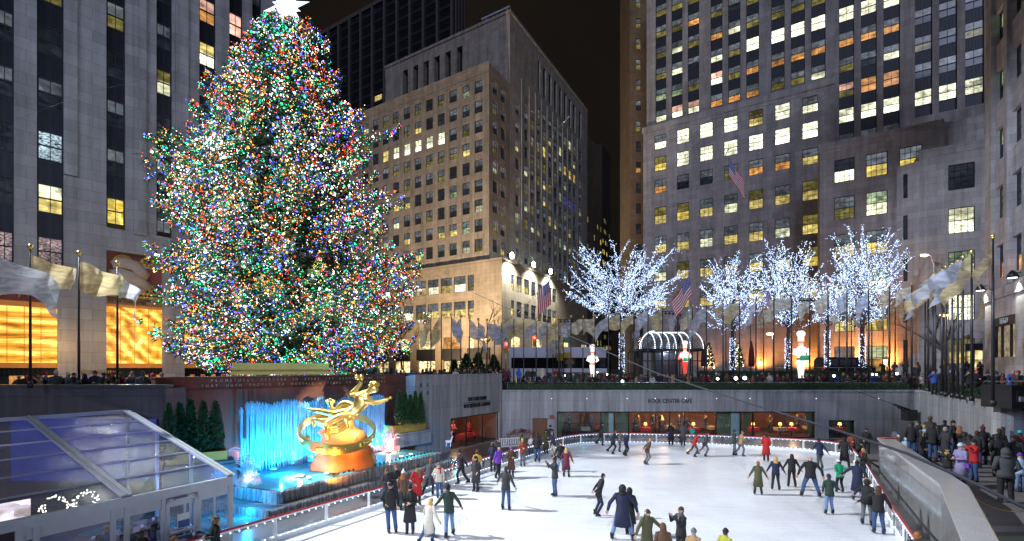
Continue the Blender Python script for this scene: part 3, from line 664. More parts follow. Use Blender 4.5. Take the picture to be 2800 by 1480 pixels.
light('basin_lamp', 'POINT', (-11.8, 19.2, 1.2), 160, CY, None, .1); light('basin_lamp', 'POINT', (-10.6, 18.6, .5), 130, CY, None, .1); light('basin_lamp', 'POINT', (-11.2, 22.6, 1.5), 260, CY, None, .2); light('basin_lamp', 'POINT', (-8.6, 26.4, 1.5), 160, CY, None, .2); light('basin_lamp', 'POINT', (-12.2, 17.6, .3), 60, CY, None, .1); light('basin_lamp', 'POINT', (-3.6, 30.2, .5), 60, CY, None, .1)
# white spray at the left and pink spray at the right
def spray(name, label, px, py, h, w, n, seed, top=1.0):
    g = G(px, py, .9); root = thing(name, label, 'water spray', g); r = random.Random(seed); mb = MB()
    for k in range(n):
        a = r.uniform(-w, w); s = r.uniform(.6, 1) * h
        pts = [(a * (u / 6) * 1.0, r.uniform(-.05, .05) - abs(a) * .2 * (u / 6), s * (u / 6) * (2 - u / 6) * .5 * 2 * (1 - .45 * (u / 6) * abs(a) / max(w, .1))) for u in range(7)]
        mb.tube(pts, [.022, .022, .02, .018, .016, .014, .008], 5)
    for k in range(n * 14): a = r.uniform(-w, w); z_ = r.random() ** 1.6 * h; mb.tetra((a * (1 - .4 * z_ / h), r.uniform(-.2, .1), z_), r.uniform(.008, .02))
    mb.build('jets', JET, root)
    mb = MB(); mb.ball((0, 0, .12), (w * .8, w * .6, .3), 14, 8); mb.ball((w * .1, 0, h * .35), (w * .35, w * .3, h * .4), 10, 8); mb.build('mist', MIST, root); return root
spray('water_spray', 'bright white burst of water beside the marquee corner', 678, 1322, 1.5, .75, 38, 2)
light('spray_lamp', 'POINT', G(685, 1318, .95) + Vector((0, -.1, .25)), 120, (1, .97, .88), None, .1)
spray('water_spray', 'pink lit spray in the far corner of the basin', 1066, 1232, 1.7, .8, 34, 5)
# arcing jet from the left planter to the spray
a0 = P(620, 1236, 20.6); a1 = G(716, 1322, .9); mb = MB()
for dz in (0, .16): mb.tube([a0 + (a1 - a0) * u + Vector((0, 0, (1 - (2 * u - 1) ** 2) * (.55 + dz))) for u in [i / 12 for i in range(13)]], .022, 5)
tag(mb.build('water_arc', JET), 'two thin arcs of water leaping from the left planter into the basin', 'water jet')

# gilded figure on a ring and rock: a plain gilded flying figure
def skin(points, edges, radii, sub=2):
    me = D.meshes.new('tmp'); me.from_pydata(points, edges, []); o = D.objects.new('tmp', me); COL.objects.link(o)
    md = o.modifiers.new('s', 'SKIN'); md.use_smooth_shade = True
    for i, r in enumerate(radii):
        sv = me.skin_vertices[0].data[i]; sv.radius = (r, r) if not hasattr(r, '__len__') else r
        sv.use_root = i == 0
    s = o.modifiers.new('u', 'SUBSURF'); s.levels = sub; s.render_levels = sub
    bpy.context.view_layer.update()
    m2 = D.meshes.new_from_object(o.evaluated_get(bpy.context.evaluated_depsgraph_get()))
    D.objects.remove(o); D.meshes.remove(me); return m2
def S(x, y, d=0): return P(800 + x / 4.697, 1010 + y / 4.697, 23.6 + d)
root = thing('gilded_statue', 'large gilded flying figure with one raised arm over a ring on an orange lit rock', 'statue', (0, 0, 0))
pts = [S(800, 560), S(850, 490), S(890, 400), S(900, 320), S(950, 300, -.05), S(1000, 270, -.1), S(1045, 255, -.15), S(1060, 215, -.15),   # 0-7 pelvis..head
       S(830, 330, .15), S(740, 325, .25), S(800, 270, .2), S(870, 200, .1), S(885, 150, .05),     # 8-12 raised arm
       S(980, 400, -.35), S(1040, 435, -.45), S(1130, 420, -.5), S(1215, 390, -.5), S(1240, 375, -.5),                            # 13-17 forward arm
       S(700, 540, .1), S(560, 580, .15), S(400, 540, .25), S(260, 522, .3), S(205, 515, .3), S(200, 495, .3),  # 18-23 leg
       S(720, 600, -.25), S(600, 640, -.3), S(480, 660, -.3), S(340, 655, -.3), S(235, 675, -.3)]
ed = [(0, 1), (1, 2), (2, 3), (3, 4), (4, 5), (5, 6), (6, 7), (3, 8), (8, 9), (9, 10), (10, 11), (11, 12), (2, 13), (13, 14), (14, 15), (15, 16), (16, 17),
      (0, 18), (18, 19), (19, 20), (20, 21), (21, 22), (22, 23), (0, 24), (24, 25), (25, 26), (26, 27), (27, 28)]
ra = [.33, .30, .38, .37, .15, .16, .27, .29, .19, .14, .13, .11, .11, .20, .14, .11, .09, .06, .28, .23, .17, .13, .10, .07, .28, .22, .16, .13, .11]
me = skin([tuple(p) for p in pts], ed, ra); me.materials.clear(); me.materials.append(GOLD); me.name = 'figure'; obj('figure', me, root)
mb = MB()
for (bx, by, bd, dx, dy) in ((885, 130, .05, 0, -1), (1240, 372, -.5, 1, -.4)):
    for k in range(5):
        a = (k - 2) * .32; c_, s_ = cos(a), sin(a); vx, vy = dx * c_ - dy * s_, dx * s_ + dy * c_; L_ = 38 if 0 < k < 4 else 27
        mb.tube([S(bx, by, bd), S(bx + vx * L_ * .5, by + vy * L_ * .5, bd - .03), S(bx + vx * L_, by + vy * L_, bd + .02)], [.035, .032, .02], 6)
r = random.Random(4)
for k in range(16): mb.ball(S(855 + r.uniform(-38, 45), 105 + r.uniform(-24, 30), .05 + r.uniform(-.1, .1)), r.uniform(.06, .11), 7, 5)
mb.build('fingers_and_flame', GOLD, root)
mb = MB(); hc = S(1058, 222, -.15)
for k in range(60):
    a = r.uniform(0, 2 * pi); b_ = r.uniform(.1, 1.3); p = hc + Vector((cos(a) * cos(b_) * .26 - .05, sin(a) * cos(b_) * .26, sin(b_) * .25)); mb.ball(p, .05, 6, 4)
mb.build('hair', GOLD, root)
mb = MB(); fc = S(1062, 262, -.38); mb.ball(fc, (.13, .12, .17), 12, 8); mb.ball(fc + Vector((.05, -.12, .0)), (.03, .05, .05), 7, 5); mb.ball(fc + Vector((.03, -.09, -.1)), (.06, .04, .025), 7, 5)
for q in (-.03, .1): mb.ball(fc + Vector((q, -.10, .06)), (.03, .02, .018), 7, 5)
mb.build('face', GOLD, root)
# drapery
mb = MB()
def smooth(P_, n=5):
    o = []; Q = [P_[0]] + list(P_) + [P_[-1]]
    for i in range(1, len(Q) - 2):
        for k in range(n):
            t = k / n; o.append(.5 * (2 * Q[i] + (Q[i + 1] - Q[i - 1]) * t + (2 * Q[i - 1] - 5 * Q[i] + 4 * Q[i + 1] - Q[i + 2]) * t * t + (3 * Q[i] - Q[i - 1] - 3 * Q[i + 1] + Q[i + 2]) * t ** 3))
    return o + [P_[-1]]
def ribbon(mb, pts, w, th=.03, n=3):
    pts = smooth(pts)
    for j in range(n):
        mb.tube([p + Vector((0, .08 * j - .1, -.07 * j * w)) for p in pts], [.09 * w * (1 - .6 * i / len(pts)) + .02 for i in range(len(pts))], 7, flat=.6)
ribbon(mb, [S(800, 470), S(720, 430, .2), S(640, 440, .3), S(570, 500, .3), S(510, 470, .3), S(500, 410, .3), S(450, 400, .3)], 1.7)
ribbon(mb, [S(780, 560, -.3), S(640, 590, -.4), S(520, 650, -.4), S(430, 690, -.4), S(300, 640, -.35), S(260, 680, -.3)], 1.5)
ribbon(mb, [S(700, 640, -.3), S(560, 720, -.3), S(470, 730, -.3), S(440, 840, -.3)], 1.9)
for k in range(9): mb.ball(S(445 + r.uniform(-30, 100), 410 + r.uniform(-25, 25), .3), r.uniform(.06, .12), 7, 5)
mb.build('drapery', GOLD, root)
# ring: tilted broad band
c = S(580, 790); vx = (S(1030, 870) - S(130, 720)) * .5; mb = MB(); n = 72; v = []
e1 = Vector(vx); e1.normalize(); R1 = vx.length; e2 = Vector((.0, .93, .0)) + Vector((0, 0, .36)); e2 = (e2 - e1 * e2.dot(e1)).normalized(); e3 = e1.cross(e2)
for i in range(n):
    a = 2 * pi * i / n; p = c + e1 * cos(a) * R1 + e2 * sin(a) * R1 * .98
    o_ = (e1 * cos(a) + e2 * sin(a)); hw = .19 + .09 * max(0, -sin(a))
    for (u, h) in ((.04, hw), (.04, -hw), (-.04, -hw), (-.04, hw)): v.append(p + o_ * u + e3 * h)
fs = []
for i in range(n):
    j = (i + 1) % n
    for k in range(4): fs.append((i * 4 + k, i * 4 + (k + 1) % 4, j * 4 + (k + 1) % 4, j * 4 + k))
mb.add(v, fs, 0, False)
for k in range(34):
    a = r.uniform(pi * .9, 2 * pi); p = c + e1 * cos(a) * R1 + e2 * sin(a) * R1 * .98 + (e1 * cos(a) + e2 * sin(a)) * .03 + e3 * r.uniform(-.1, .12); mb.ball(p, (r.uniform(.05, .13), .05, r.uniform(.03, .08)), 7, 5)
for k in range(5): mb.ball(S(150 + r.uniform(-28, 40), 885 + r.uniform(-20, 25), -.2), r.uniform(.08, .14), 8, 5)
mb.build('ring', GOLD, root)
ROCK = mat('orange_rock', (.50, .22, .06), .5, .2, .35, 1.5, 1.0, 2.2)
def S0(px, py, d=0): return P(px, py, 24.2 + d)
mb = MB(); rr = random.Random(9); rings = []
prof = [(841, 1015, 1282), (850, 1012, 1262), (862, 1003, 1240), (875, 998, 1215), (880, 994, 1190), (868, 992, 1178), (890, 968, 1168), (905, 964, 1150), (900, 962, 1140)]
N_ = 22; v = []
for j, (xl, xr, yy) in enumerate(prof):
    a, b_ = S0(xl, yy), S0(xr, yy); cx = (a.x + b_.x) / 2; w_ = (b_.x - a.x) / 2
    for k in range(N_):
        an = 2 * pi * k / N_; kk = 1 + rr.uniform(-.09, .09) + .12 * sin(3 * an + j * .5) + .06 * sin(7 * an)
        v.append((cx + w_ * cos(an) * kk, 24.3 + w_ * .72 * sin(an) * kk, a.z + rr.uniform(-.05, .05)))
fs = [(j * N_ + k, j * N_ + (k + 1) % N_, (j + 1) * N_ + (k + 1) % N_, (j + 1) * N_ + k) for j in range(len(prof) - 1) for k in range(N_)] + [tuple((len(prof) - 1) * N_ + k for k in range(N_))]
mb.add(v, fs, 0, True)
mb.loft([(S0(975, 1215).x, 24.0, S0(0, 1215).z, .32, .4), (S0(972, 1180).x, 24.0, S0(0, 1180).z, .2, .25), (S0(968, 1165).x, 24.1, S0(0, 1165).z, .06, .08)], 10)
mb.build('rock', ROCK, root)
# planters with cone shrubs
def shrub(name, label, cat, base, h, w, seed, m=None, n=1500, group=None, leaf=.07, trunk=True, shape='cone', parts=True):
    r = random.Random(seed); root = thing(name, label, cat, base, 0, group); mb = MB()
    for k in range(n):
        z = h * (r.random() ** (1.25 if shape == 'cone' else 1)); u = z / h
        rad = w * (max(0, 1 - u ** 1.9) * (1 if u > .12 else .8 + u * 1.6) if shape == 'cone' else (1 - u) ** .9 + .03) if shape != 'ball' else w * sqrt(max(0, 1 - (2 * u - 1) ** 2))
        a = r.uniform(0, 2 * pi); rr_ = rad * (r.random() ** .35) * (1 + .1 * sin(a * 5 + z * 6))
        p = Vector((cos(a) * rr_, sin(a) * rr_, z + .05)); d = Vector((cos(a) * .6, sin(a) * .6, r.uniform(.2, 1.1))).normalized(); s = leaf * r.uniform(.7, 1.6)
        t_ = d.cross(Vector((r.random() - .5, r.random() - .5, r.random() - .5))).normalized() * s * .45
        mb.add([p - t_, p + t_, p + d * s * 1.6], [(0, 1, 2)], r.choice((0, 0, 1)))
    mb.build('foliage', m or SHRUBM, root)
    mb = MB(); mb.tube([(0, 0, 0), (0, 0, h * .8)], [w * .12, .01], 6); mb.build('stem', BARK, root); return root
SHRUBM = [mat('conifer_leaf', (.02, .085, .02), .6, 0, .4, 12), mat('conifer_leaf_dark', (.012, .045, .015), .7, 0, .4, 12)]
BARK = mat('bark', (.06, .045, .035), .9, 0, .3, 8)
lab = ['closest to the wall', 'second from the wall', 'third from the wall', 'second from the fountain', 'nearest the fountain']
for i, (px, yt, yb, dd) in enumerate(((462, 1110, 1260, 19.4), (492, 1108, 1255, 19.9), (521, 1097, 1250, 20.2), (556, 1102, 1246, 20.3), (590, 1102, 1238, 20.6))):
    b_ = P(px, yb, dd); h = (yb - yt) / F * dd
    shrub('cone_shrub', 'dark column shrub in the left yellow planter, ' + lab[i], 'shrub', b_, h, .31, 20 + i, group='column shrubs in the left planter', n=2600)
for i, (px, yt) in enumerate(((1092, 1068), (1108, 1076), (1122, 1080), (1136, 1076), (1150, 1072))):
    b_ = P(px, 1162, 29.2 + i * .25); shrub('cone_shrub', 'green column shrub in the right planter, %s from the fountain' % ('first', 'second', 'third', 'fourth', 'fifth')[i], 'shrub', b_, 2.05 - .12 * (i % 3), .27, 40 + i, group='column shrubs in the right planter', n=1300)
mb = MB(); a = P(440, 1262, 19.3); b_ = P(620, 1236, 20.4)
for p0, p1, h, nm in ((P(452, 1275, 19.2), P(622, 1254, 20.5), .42, 'left'), (P(1075, 1186, 29.0), P(1165, 1174, 31.4), .5, 'right')):
    W = Wall(p0.xy, p1.xy); mb = MB(); mb.box(0, W.L, 0, .9, 0, h); mb.box(.06, W.L - .06, .06, .84, h, h + .03, 1); o = mb.build('planter_box', [YEL, BLACKP]); W.place(o, 0, min(p0.z, p1.z)); tag(o, 'long yellow planter box holding the %s row of column shrubs' % nm, 'planter')
    mb = MB(); mb.box(-.1, W.L + .35, -.15, 1.0, -1.7 if nm == 'left' else -.9, -.16); mb.box(-.05, W.L + .25, -.1, .95, -.155, -.005); o = mb.build('planter_plinth', GRAN_D if nm == 'left' else GRAN); W.place(o, 0, min(p0.z, p1.z)); tag(o, '%s granite plinth under the %s yellow planter' % (('dark', 'left') if nm == 'left' else ('grey', 'right')), 'plinth')
# ================================================================== BUILDINGS
ORD = ['first', 'second', 'third', 'fourth', 'fifth', 'sixth', 'seventh', 'eighth', 'ninth', 'tenth', 'eleventh', 'twelfth', 'thirteenth', 'fourteenth', 'fifteenth', 'sixteenth', 'seventeenth', 'eighteenth', 'nineteenth', 'twentieth']
ORD += ['twenty-' + o for o in ORD[:9]] + ['thirtieth'] + ['thirty-' + o for o in ORD[:9]] + ['fortieth'] + ['forty-' + o for o in ORD[:9]] + ['fiftieth'] + ['fifty-' + o for o in ORD[:9]] + ['sixtieth'] + ['sixty-' + o for o in ORD[:9]]
# ---------------- left building
LB = Wall((-51.66, 13.0), (-22.3, 44.1))
root = thing('office_building', 'tall pale limestone tower behind the great lit tree with glowing golden screens at its foot', 'building', (LB.pt(0, 4.2).x, LB.pt(0, 0).y, 4.2))
inv = Matrix.Translation(-root.location)
class Sub:
    """parent whose children are given in world coordinates"""
def under(o, root):
    o.parent = root; o.matrix_parent_inverse = Matrix.Translation(-Vector(root.location)); return o
cols = [(-14, 38), (101, 174), (291, 343), (428, 471), (545, 591), (627, 665), (690, 716)]
cs = [(LB.s_px(a), LB.s_px(b)) for a, b in cols]
cs = [(LB.s_px(-190), LB.s_px(-110))] + cs
TZ = 46.0; ops = []
for i, (a, b) in enumerate(cs):
    zb = 13.2 if i in (0, 1, 2) else 16.7
    ops.append((a, b, zb, TZ))
g1 = (LB.s_px(-250), LB.s_px(157), 4.3, 12.2); g2 = (LB.s_px(291), LB.s_px(445), 4.3, 15.0); g3 = (LB.s_px(505), LB.s_px(620), 4.3, 11.0)
ops += [g1, g2, g3]
mb = MB(); wallmesh(mb, 0, LB.L, 4.2, TZ + 3, ops, .45, 3); o = mb.build('wall', LIME_L); LB.place(o); under(o, root)
mb = MB()
for a, b in ((174, 212), (365, 400), (480, 515)):  # shallow projecting pilaster edges
    mb.box(LB.s_px(a) , LB.s_px(b), -.14, 0, 16.5 if a > 200 else 20, TZ + 3)
o = mb.build('pilaster', LIME_L); LB.place(o); under(o, root)
r = random.Random(11); nwin = 0
spec = {(2, 1): ('pale', 'warm'), (2, 2): ('tree_glints', 'tree_glints'), (2, 0): ('tint', 'tint'), (1, 0): ('tint', 'tint'), (2, 3): ('grey', 'dark'), (2, 5): ('dark', 'dim'), (3, 1): ('yellow', 'yellow'), (3, 2): ('grey', 'dark'), (3, 5): ('grey', 'dim'), (4, 4): ('dim', 'pale'), (4, 5): ('grey', 'dark'), (4, 6): ('dim', 'dark'), (5, 5): ('warm', 'bright'), (5, 6): ('pink', 'orange'), (6, 6): ('pink', 'pink'), (6, 5): ('pink', 'pink'), (5, 4): ('grey', 'dark')}
def inroot(o): return under(o, root)
for i, (a, b) in enumerate(cs):
    w_ = b - a; k0 = 0 if i in (0, 1, 2) else 1
    for k in range(k0, 9):
        zt = 15.35 + 3.75 * k; h = 2.05; t_, b_ = spec.get((i, k), r.choice((('grey', 'dark'), ('dark', 'dark'), ('dark', 'grey'), ('grey', 'dark'), ('dark', 'dark'))))
        key = ('L', i)
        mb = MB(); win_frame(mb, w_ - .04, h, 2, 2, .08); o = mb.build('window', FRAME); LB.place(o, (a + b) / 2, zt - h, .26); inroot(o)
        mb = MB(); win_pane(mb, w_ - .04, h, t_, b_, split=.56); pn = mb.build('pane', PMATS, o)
        mb = MB(); mb.box(-w_ / 2 + .02, w_ / 2 - .02, 0, .08, 0, 3.75 - h - .0)
        for q in (-.28, -.18, .08, .2): mb.box(w_ * q, w_ * q + .05, -.03, 0, .05, 3.65 - h)
        o = mb.build('spandrel', SPAN); LB.place(o, (a + b) / 2, zt + .002, .3)
        inroot(o)
# golden cast glass screens
def screenmat(name, rays):
    m, nt, b, o = newmat(name); L = nt.links.new; tc = N(nt, 'ShaderNodeTexCoord')
    mp = N(nt, 'ShaderNodeMapping'); mp.inputs['Scale'].default_value = (.5, .5, 2.6) if not rays else (1.2, 1.2, 1.2)
    mp.inputs['Rotation'].default_value = (0, 0 if not rays else .7, 0)
    L(tc.outputs['Object'], mp.inputs[0]); nz = N(nt, 'ShaderNodeTexNoise', Scale=.9, Detail=5.0, Distortion=1.4); L(mp.outputs[0], nz.inputs[0])
    wv = N(nt, 'ShaderNodeTexWave', Scale=.42 if not rays else .5, Distortion=2.0 if not rays else 7.0, Detail=3.0); wv.bands_direction = 'Z' if not rays else 'DIAGONAL'; L(tc.outputs['Object'], wv.inputs[0])
    mx = N(nt, 'ShaderNodeMath', operation='MULTIPLY_ADD'); L(wv.outputs['Fac'], mx.inputs[0]); mx.inputs[1].default_value = .38 if not rays else .3; L(nz.outputs['Fac'], mx.inputs[2])
    cr = N(nt, 'ShaderNodeValToRGB'); L(mx.outputs[0], cr.inputs[0]); e = cr.color_ramp.elements
    e[0].position = .38; e[0].color = (.30, .08, .003, 1); e[1].position = .95; e[1].color = (2.0, 1.2, .28, 1); q = e.new(.64); q.color = (1.0, .42, .02, 1)
    b.inputs['Base Color'].default_value = (.3, .2, .05, 1); b.inputs['Roughness'].default_value = .2
    L(cr.outputs[0], b.inputs['Emission Color']); b.inputs['Emission Strength'].default_value = 1.0
    bp = N(nt, 'ShaderNodeBump', Strength=.8, Distance=.1); L(mx.outputs[0], bp.inputs['Height']); L(bp.outputs[0], b.inputs['Normal']); return m
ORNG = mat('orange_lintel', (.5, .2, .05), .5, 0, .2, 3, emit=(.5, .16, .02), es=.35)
for gi, (g, top) in enumerate(((g1, 10.3), (g2, 10.75), (g3, 10.2))):
    mb = MB(); mb.quad((g[0], .42, 6.4), (g[1], .42, 6.4), (g[1], .42, top), (g[0], .42, top)); o = mb.build('glass_screen', screenmat('cast_glass_' + 'abc'[gi], gi == 1)); LB.place(o); inroot(o)
    mb = MB(); nx = max(2, int((g[1] - g[0]) / .75)); nz_ = 9
    for i in range(1, nx): x = g[0] + (g[1] - g[0]) * i / nx; mb.box(x - .018, x + .018, .37, .41, 6.4, top)
    for j in range(1, nz_): z = 6.4 + (top - 6.4) * j / nz_; mb.box(g[0], g[1], .375, .405, z - .012, z + .012)
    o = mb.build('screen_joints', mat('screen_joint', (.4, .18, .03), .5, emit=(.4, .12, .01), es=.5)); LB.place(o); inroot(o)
    mb = MB(); mb.box(g[0], g[1], .2, .44, top, top + .35 if gi != 1 else top + .2); o = mb.build('lintel', ORNG); LB.place(o); inroot(o); mb = MB(); mb.box(g[0], g[1], .12, .44, 6.05, 6.39); o = mb.build('sill', ORNG); LB.place(o); inroot(o)
    mb = MB(); mb.box(g[0], g[1], .3, .44, 5.5, 6.04); n = int((g[1] - g[0]) / .22)
    for i in range(n): x = g[0] + (g[1] - g[0]) * (i + .5) / n; mb.box(x - .04, x + .04, .22, .3, 5.5, 6.04)
    o = mb.build('fluted_band', DARK); LB.place(o); inroot(o)
    mb = MB(); mb.quad((g[0], .42, 4.25), (g[1], .42, 4.25), (g[1], .42, 5.5), (g[0], .42, 5.5), 1)
    for i in range(4): x = g[0] + (g[1] - g[0]) * i / 4; mb.box(x, x + (g[1] - g[0]) * .14, .3, .41, 4.25, 5.5, 0)
    o = mb.build('doors', [DARK, PN['orange']]); LB.place(o); inroot(o)
# carved panels: a plain generic flying relief, not the real design
RELB = mat('relief_ground', (.25, .07, .05), .7, 0, .3, 1.2); RELS = mat('relief_stone', (.48, .38, .30), .7, 0, .15, 2); RELG = mat('relief_gilt', (.6, .38, .1), .4, .6)
mb = MB(); mb.quad((g2[0], .44, 11.0), (g2[1], .44, 11.0), (g2[1], .44, 15), (g2[0], .44, 15)); o = mb.build('relief_ground', RELB); LB.place(o); inroot(o); mb = MB(); mb.quad((g1[0], .44, 10.7), (g1[1], .44, 10.7), (g1[1], .44, 12.2), (g1[0], .44, 12.2)); o = mb.build('relief_ground', RELB); LB.place(o); inroot(o)
mb = MB(); x0 = g2[0]; ww = g2[1] - g2[0]
for pts_, rd in (([(.1, 14.0), (.3, 14.2), (.5, 14.1), (.62, 13.6), (.75, 13.3)], .45), ([(.62, 14.6), (.7, 14.2), (.9, 14.2), (1.0, 14.5)], .25), ([(.05, 13.3), (.25, 13.4), (.45, 13.2), (.6, 12.9), (.8, 12.4)], .42), ([(.3, 13.0), (.5, 12.6), (.7, 12.2)], .35)):
    mb.tube([(x0 + ww * u, .36, z) for u, z in pts_], [rd * .7] + [rd] * (len(pts_) - 2) + [rd * .6], 10, flat=.5)
o = mb.build('carved_figure', RELS); LB.place(o); inroot(o)
mb = MB()
for (cx, cz, rr_, k) in ((.05, 14.1, .8, 1), (.3, 14.8, .6, 1), (.55, 12.0, 1.5, 1), (1.0, 12.2, 1.2, 1)):
    for q in (1, .8): mb.tube([(x0 + ww * cx + cos(a) * rr_ * q, .34, cz - .6 + sin(a) * rr_ * q) for a in [pi * i / 12 for i in range(13)] if x0 + .05 < x0 + ww * cx + cos(a) * rr_ * q < g2[1] - .05 and 11.4 < cz - .6 + sin(a) * rr_ * q < 14.9], .06, 6)
for k in range(9): mb.ball((x0 + ww * .74 + cos(k * .7) * .35, .3, 14.5 + sin(k * .7) * .28), .16, 7, 5)
for q in (0, 1): mb.box(x0, g2[1], .3, .42, 11.55 + q * .32, 11.72 + q * .32)
for q in range(3): mb.tube([(g1[1] - .3 - .9 * q + cos(a) * .7, .34, 10.9 + sin(a) * .9) for a in [pi * i / 10 for i in range(11)]], .05, 6)
o = mb.build('carved_border', RELG); LB.place(o); inroot(o)
BLKT = mat('black_letters', (.02, .015, .01), .5)
mb = MB(); mb.box(x0, g2[1], .30, .43, 10.96, 11.54); o = mb.build('text_band', mat('text_band', (.35, .2, .08), .6)); LB.place(o); inroot(o)
for s_, z in (('TY OF THY TIMES', 11.18), ('HALL BE THE STABILI', 11.42)):
    t = text('lettering', s_, .30, BLKT, None, ext=.02, align='LEFT'); t.location = LB.pt(x0 + .1, z, .27); t.rotation_euler = (pi / 2, 0, LB.rz); inroot(t)
t = text('lettering', 'GE BUILDING', .38, BRASS, None, ext=.02, align='LEFT'); t.location = LB.pt(LB.s_px(214), 5.75, -.03); t.rotation_euler = (pi / 2, 0, LB.rz); inroot(t)
light('doorway_glow', 'POINT', LB.pt(LB.s_px(160), 7.5, -1.6), 130, (1, .6, .25), None, .5); light('doorway_glow', 'POINT', LB.pt(LB.s_px(390), 8.2, -1.6), 180, (1, .6, .25), None, .5)

# ---------------- dark glass tower far behind
root = thing('dark_tower', 'far dark glass tower rising behind the great tree, nearly unlit with thin vertical ribs', 'building', (-60, 170, 4.2))
DT = Wall((-150, 235), (-27, 150)); DT2 = Wall((-36.5, 154), (-27, 177))
K = 170 / F
def H_(px, py, W): return W.z(px, py)
DT = Wall((-105.9, 214), (-20.9, 164)); zt = 150
GL_D = mat('dark_glass', (.012, .014, .018), .12, 0, .4, .2)
mb = MB(); mb.quad((0, 0, 4), (DT.L, 0, 4), (DT.L, 0, zt), (0, 0, zt)); 
o = mb.build('curtain_glass', GL_D); DT.place(o); under(o, root)
DT2 = Wall((-20.9, 164), (-17.6, 170)); mb = MB(); mb.quad((0, 0, 4), (DT2.L, 0, 4), (DT2.L, 0, zt), (0, 0, zt)); o = mb.build('side_glass', GL_D); DT2.place(o); under(o, root)
RIB = mat('rib', (.10, .085, .08), .6)
mb = MB()
for i in range(16): x = DT.L * i / 15; mb.box(x - .45, x + .45, -.8, 0, 4, zt)
mb.box(0, DT.L, -.5, 0, zt - 1, zt + .5); o = mb.build('ribs', RIB); DT.place(o); under(o, root); 
mb = MB(); 
for i in range(1, 5): x = DT2.L * i / 4; mb.box(x - .4, x + .4, -.6, 0, 4, zt)
o = mb.build('side_ribs', RIB); DT2.place(o); under(o, root)
mb = MB(); z = 6
while z < zt: mb.box(0, DT.L, -.15, 0, z, z + 1.1); z += 4.0
o = mb.build('floor_bands', mat('floor_band', (.022, .022, .024), .5)); DT.place(o); under(o, root)
r = random.Random(5); mb = MB()
for k in range(64):
    i = r.randrange(15); f = r.randrange(5, 30) if r.random() < .35 else r.randrange(8, 22); x = DT.L * (i + .15) / 15; ww = DT.L / 15 * r.uniform(.3, .7)
    if f > 24 and i < 9: continue
    mb.quad((x, -.05, 7.2 + f * 4), (x + ww, -.05, 7.2 + f * 4), (x + ww, -.05, 9.2 + f * 4), (x, -.05, 9.2 + f * 4), r.choice((0, 0, 1)))
o = mb.build('lit_windows', [PN['warm'], PN['dim']]); DT.place(o); under(o, root); o['kind'] = 'stuff'

# ---------------- centre stone building
root = thing('stone_building', 'tan stone office block with a set back crown of tall dark slots', 'building', (0, 90, 4.2))
U = .59; n_ = -1.697
c1 = (-4.2, 85.0); CL = Wall((-4.2 + n_ * 19, 85 + 19), c1); CR1 = Wall(c1, (-.4, 91.4))
c2 = (-.4, 91.4); UL = Wall((-.4 + n_ * 17.2, 91.4 + 17.2), c2); UR = Wall(c2, (-.4 + U * 35.5, 91.4 + 35.5))
ztop1 = 61.9; ztop2 = 76.0; rowz = [59.4 - 3.67 * k for k in range(0, 9)]
sx = lambda W, px: W.s_px(px)
wl = [1054, 1082.6, 1112.5, 1143, 1174, 1206.5, 1239, 1274.5, 1308.7]; wl = [1000, 1027] + wl
ww, wh = 1.75, 2.35
def facade(W, z0, z1, cols_, rows_, w_, h_, extra=(), m=LIME_T, rev=.35, thick=1.0):
    ops = [(sx(W, p) - w_ / 2, sx(W, p) + w_ / 2, z - h_, z) for p in cols_ for z in rows_ if z < z1] + list(extra)
    mb = MB(); wallmesh(mb, 0, W.L, z0, z1, ops, rev, thick); o = mb.build('wall', m); W.place(o); under(o, root); return o
facade(CL, 24, ztop1, wl, rowz, ww, wh)
rc = [1354, 1375.5]; facade(CR1, 24, ztop1, rc, rowz, 1.6, wh, m=LIME_T)
# vertical shallow ribs between the columns
mb = MB()
for p, q in zip(wl[2:], wl[3:]):
    s_ = (sx(CL, p) + sx(CL, q)) / 2; mb.box(s_ - .55, s_ + .55, -.10, 0, 26, ztop1 - 2.2)
mb.box(-.1, CL.L + .1, -.18, 0, ztop1 - .5, ztop1 + .25); mb.box(0, CL.L + .02, -.1, 0, ztop1 - 1.9, ztop1 - 1.7)
o = mb.build('piers', LIME_T); CL.place(o); under(o, root)
slots = [1108.7, 1136.4, 1165.2, 1195.1, 1225, 1256.5, 1289, 1323, 1356]
LIME_C = stone('limestone_crown', (.40, .34, .27), 1.4, .7, streak=.45)
ex = [(sx(UL, p) - .75, sx(UL, p) + .75, 66.6, 73.6) for p in slots]
mb = MB(); wallmesh(mb, 0, UL.L, ztop1 - 1, ztop2, ex, 1.2, 12); o = mb.build('wall', LIME_C); UL.place(o); under(o, root)
urc = [1414.7, 1439, 1456.5, 1472.8, 1489.1, 1504.3, 1519, 1532.6, 1545.6, 1558.7, 1570.6, 1586.4]
ex = [(sx(UR, p) - .75, sx(UR, p) + .75, 66.6, 73.6) for p in urc]
urz = [63.1 - 3.67 * k for k in range(0, 16)]
facade(UR, 4.2, ztop2, urc, urz, 1.5, 2.3, ex, stone('limestone_side', (.40, .37, .31), 1.4, .7), thick=10)
mb = MB(); mb.quad((0, 1.15, 66), (UL.L, 1.15, 66), (UL.L, 1.15, 74), (0, 1.15, 74)); o = mb.build('slot_back', BLACKP); UL.place(o); under(o, root)
mb = MB(); mb.quad((0, 1.0, 66), (UR.L, 1.0, 66), (UR.L, 1.0, 74), (0, 1.0, 74)); o = mb.build('slot_back', BLACKP); UR.place(o); under(o, root)
mb = MB(); mb.box(-.1, UL.L + .1, -.2, .3, ztop2 - .1, ztop2 + .5); o = mb.build('cornice', LIME_C); UL.place(o); under(o, root)
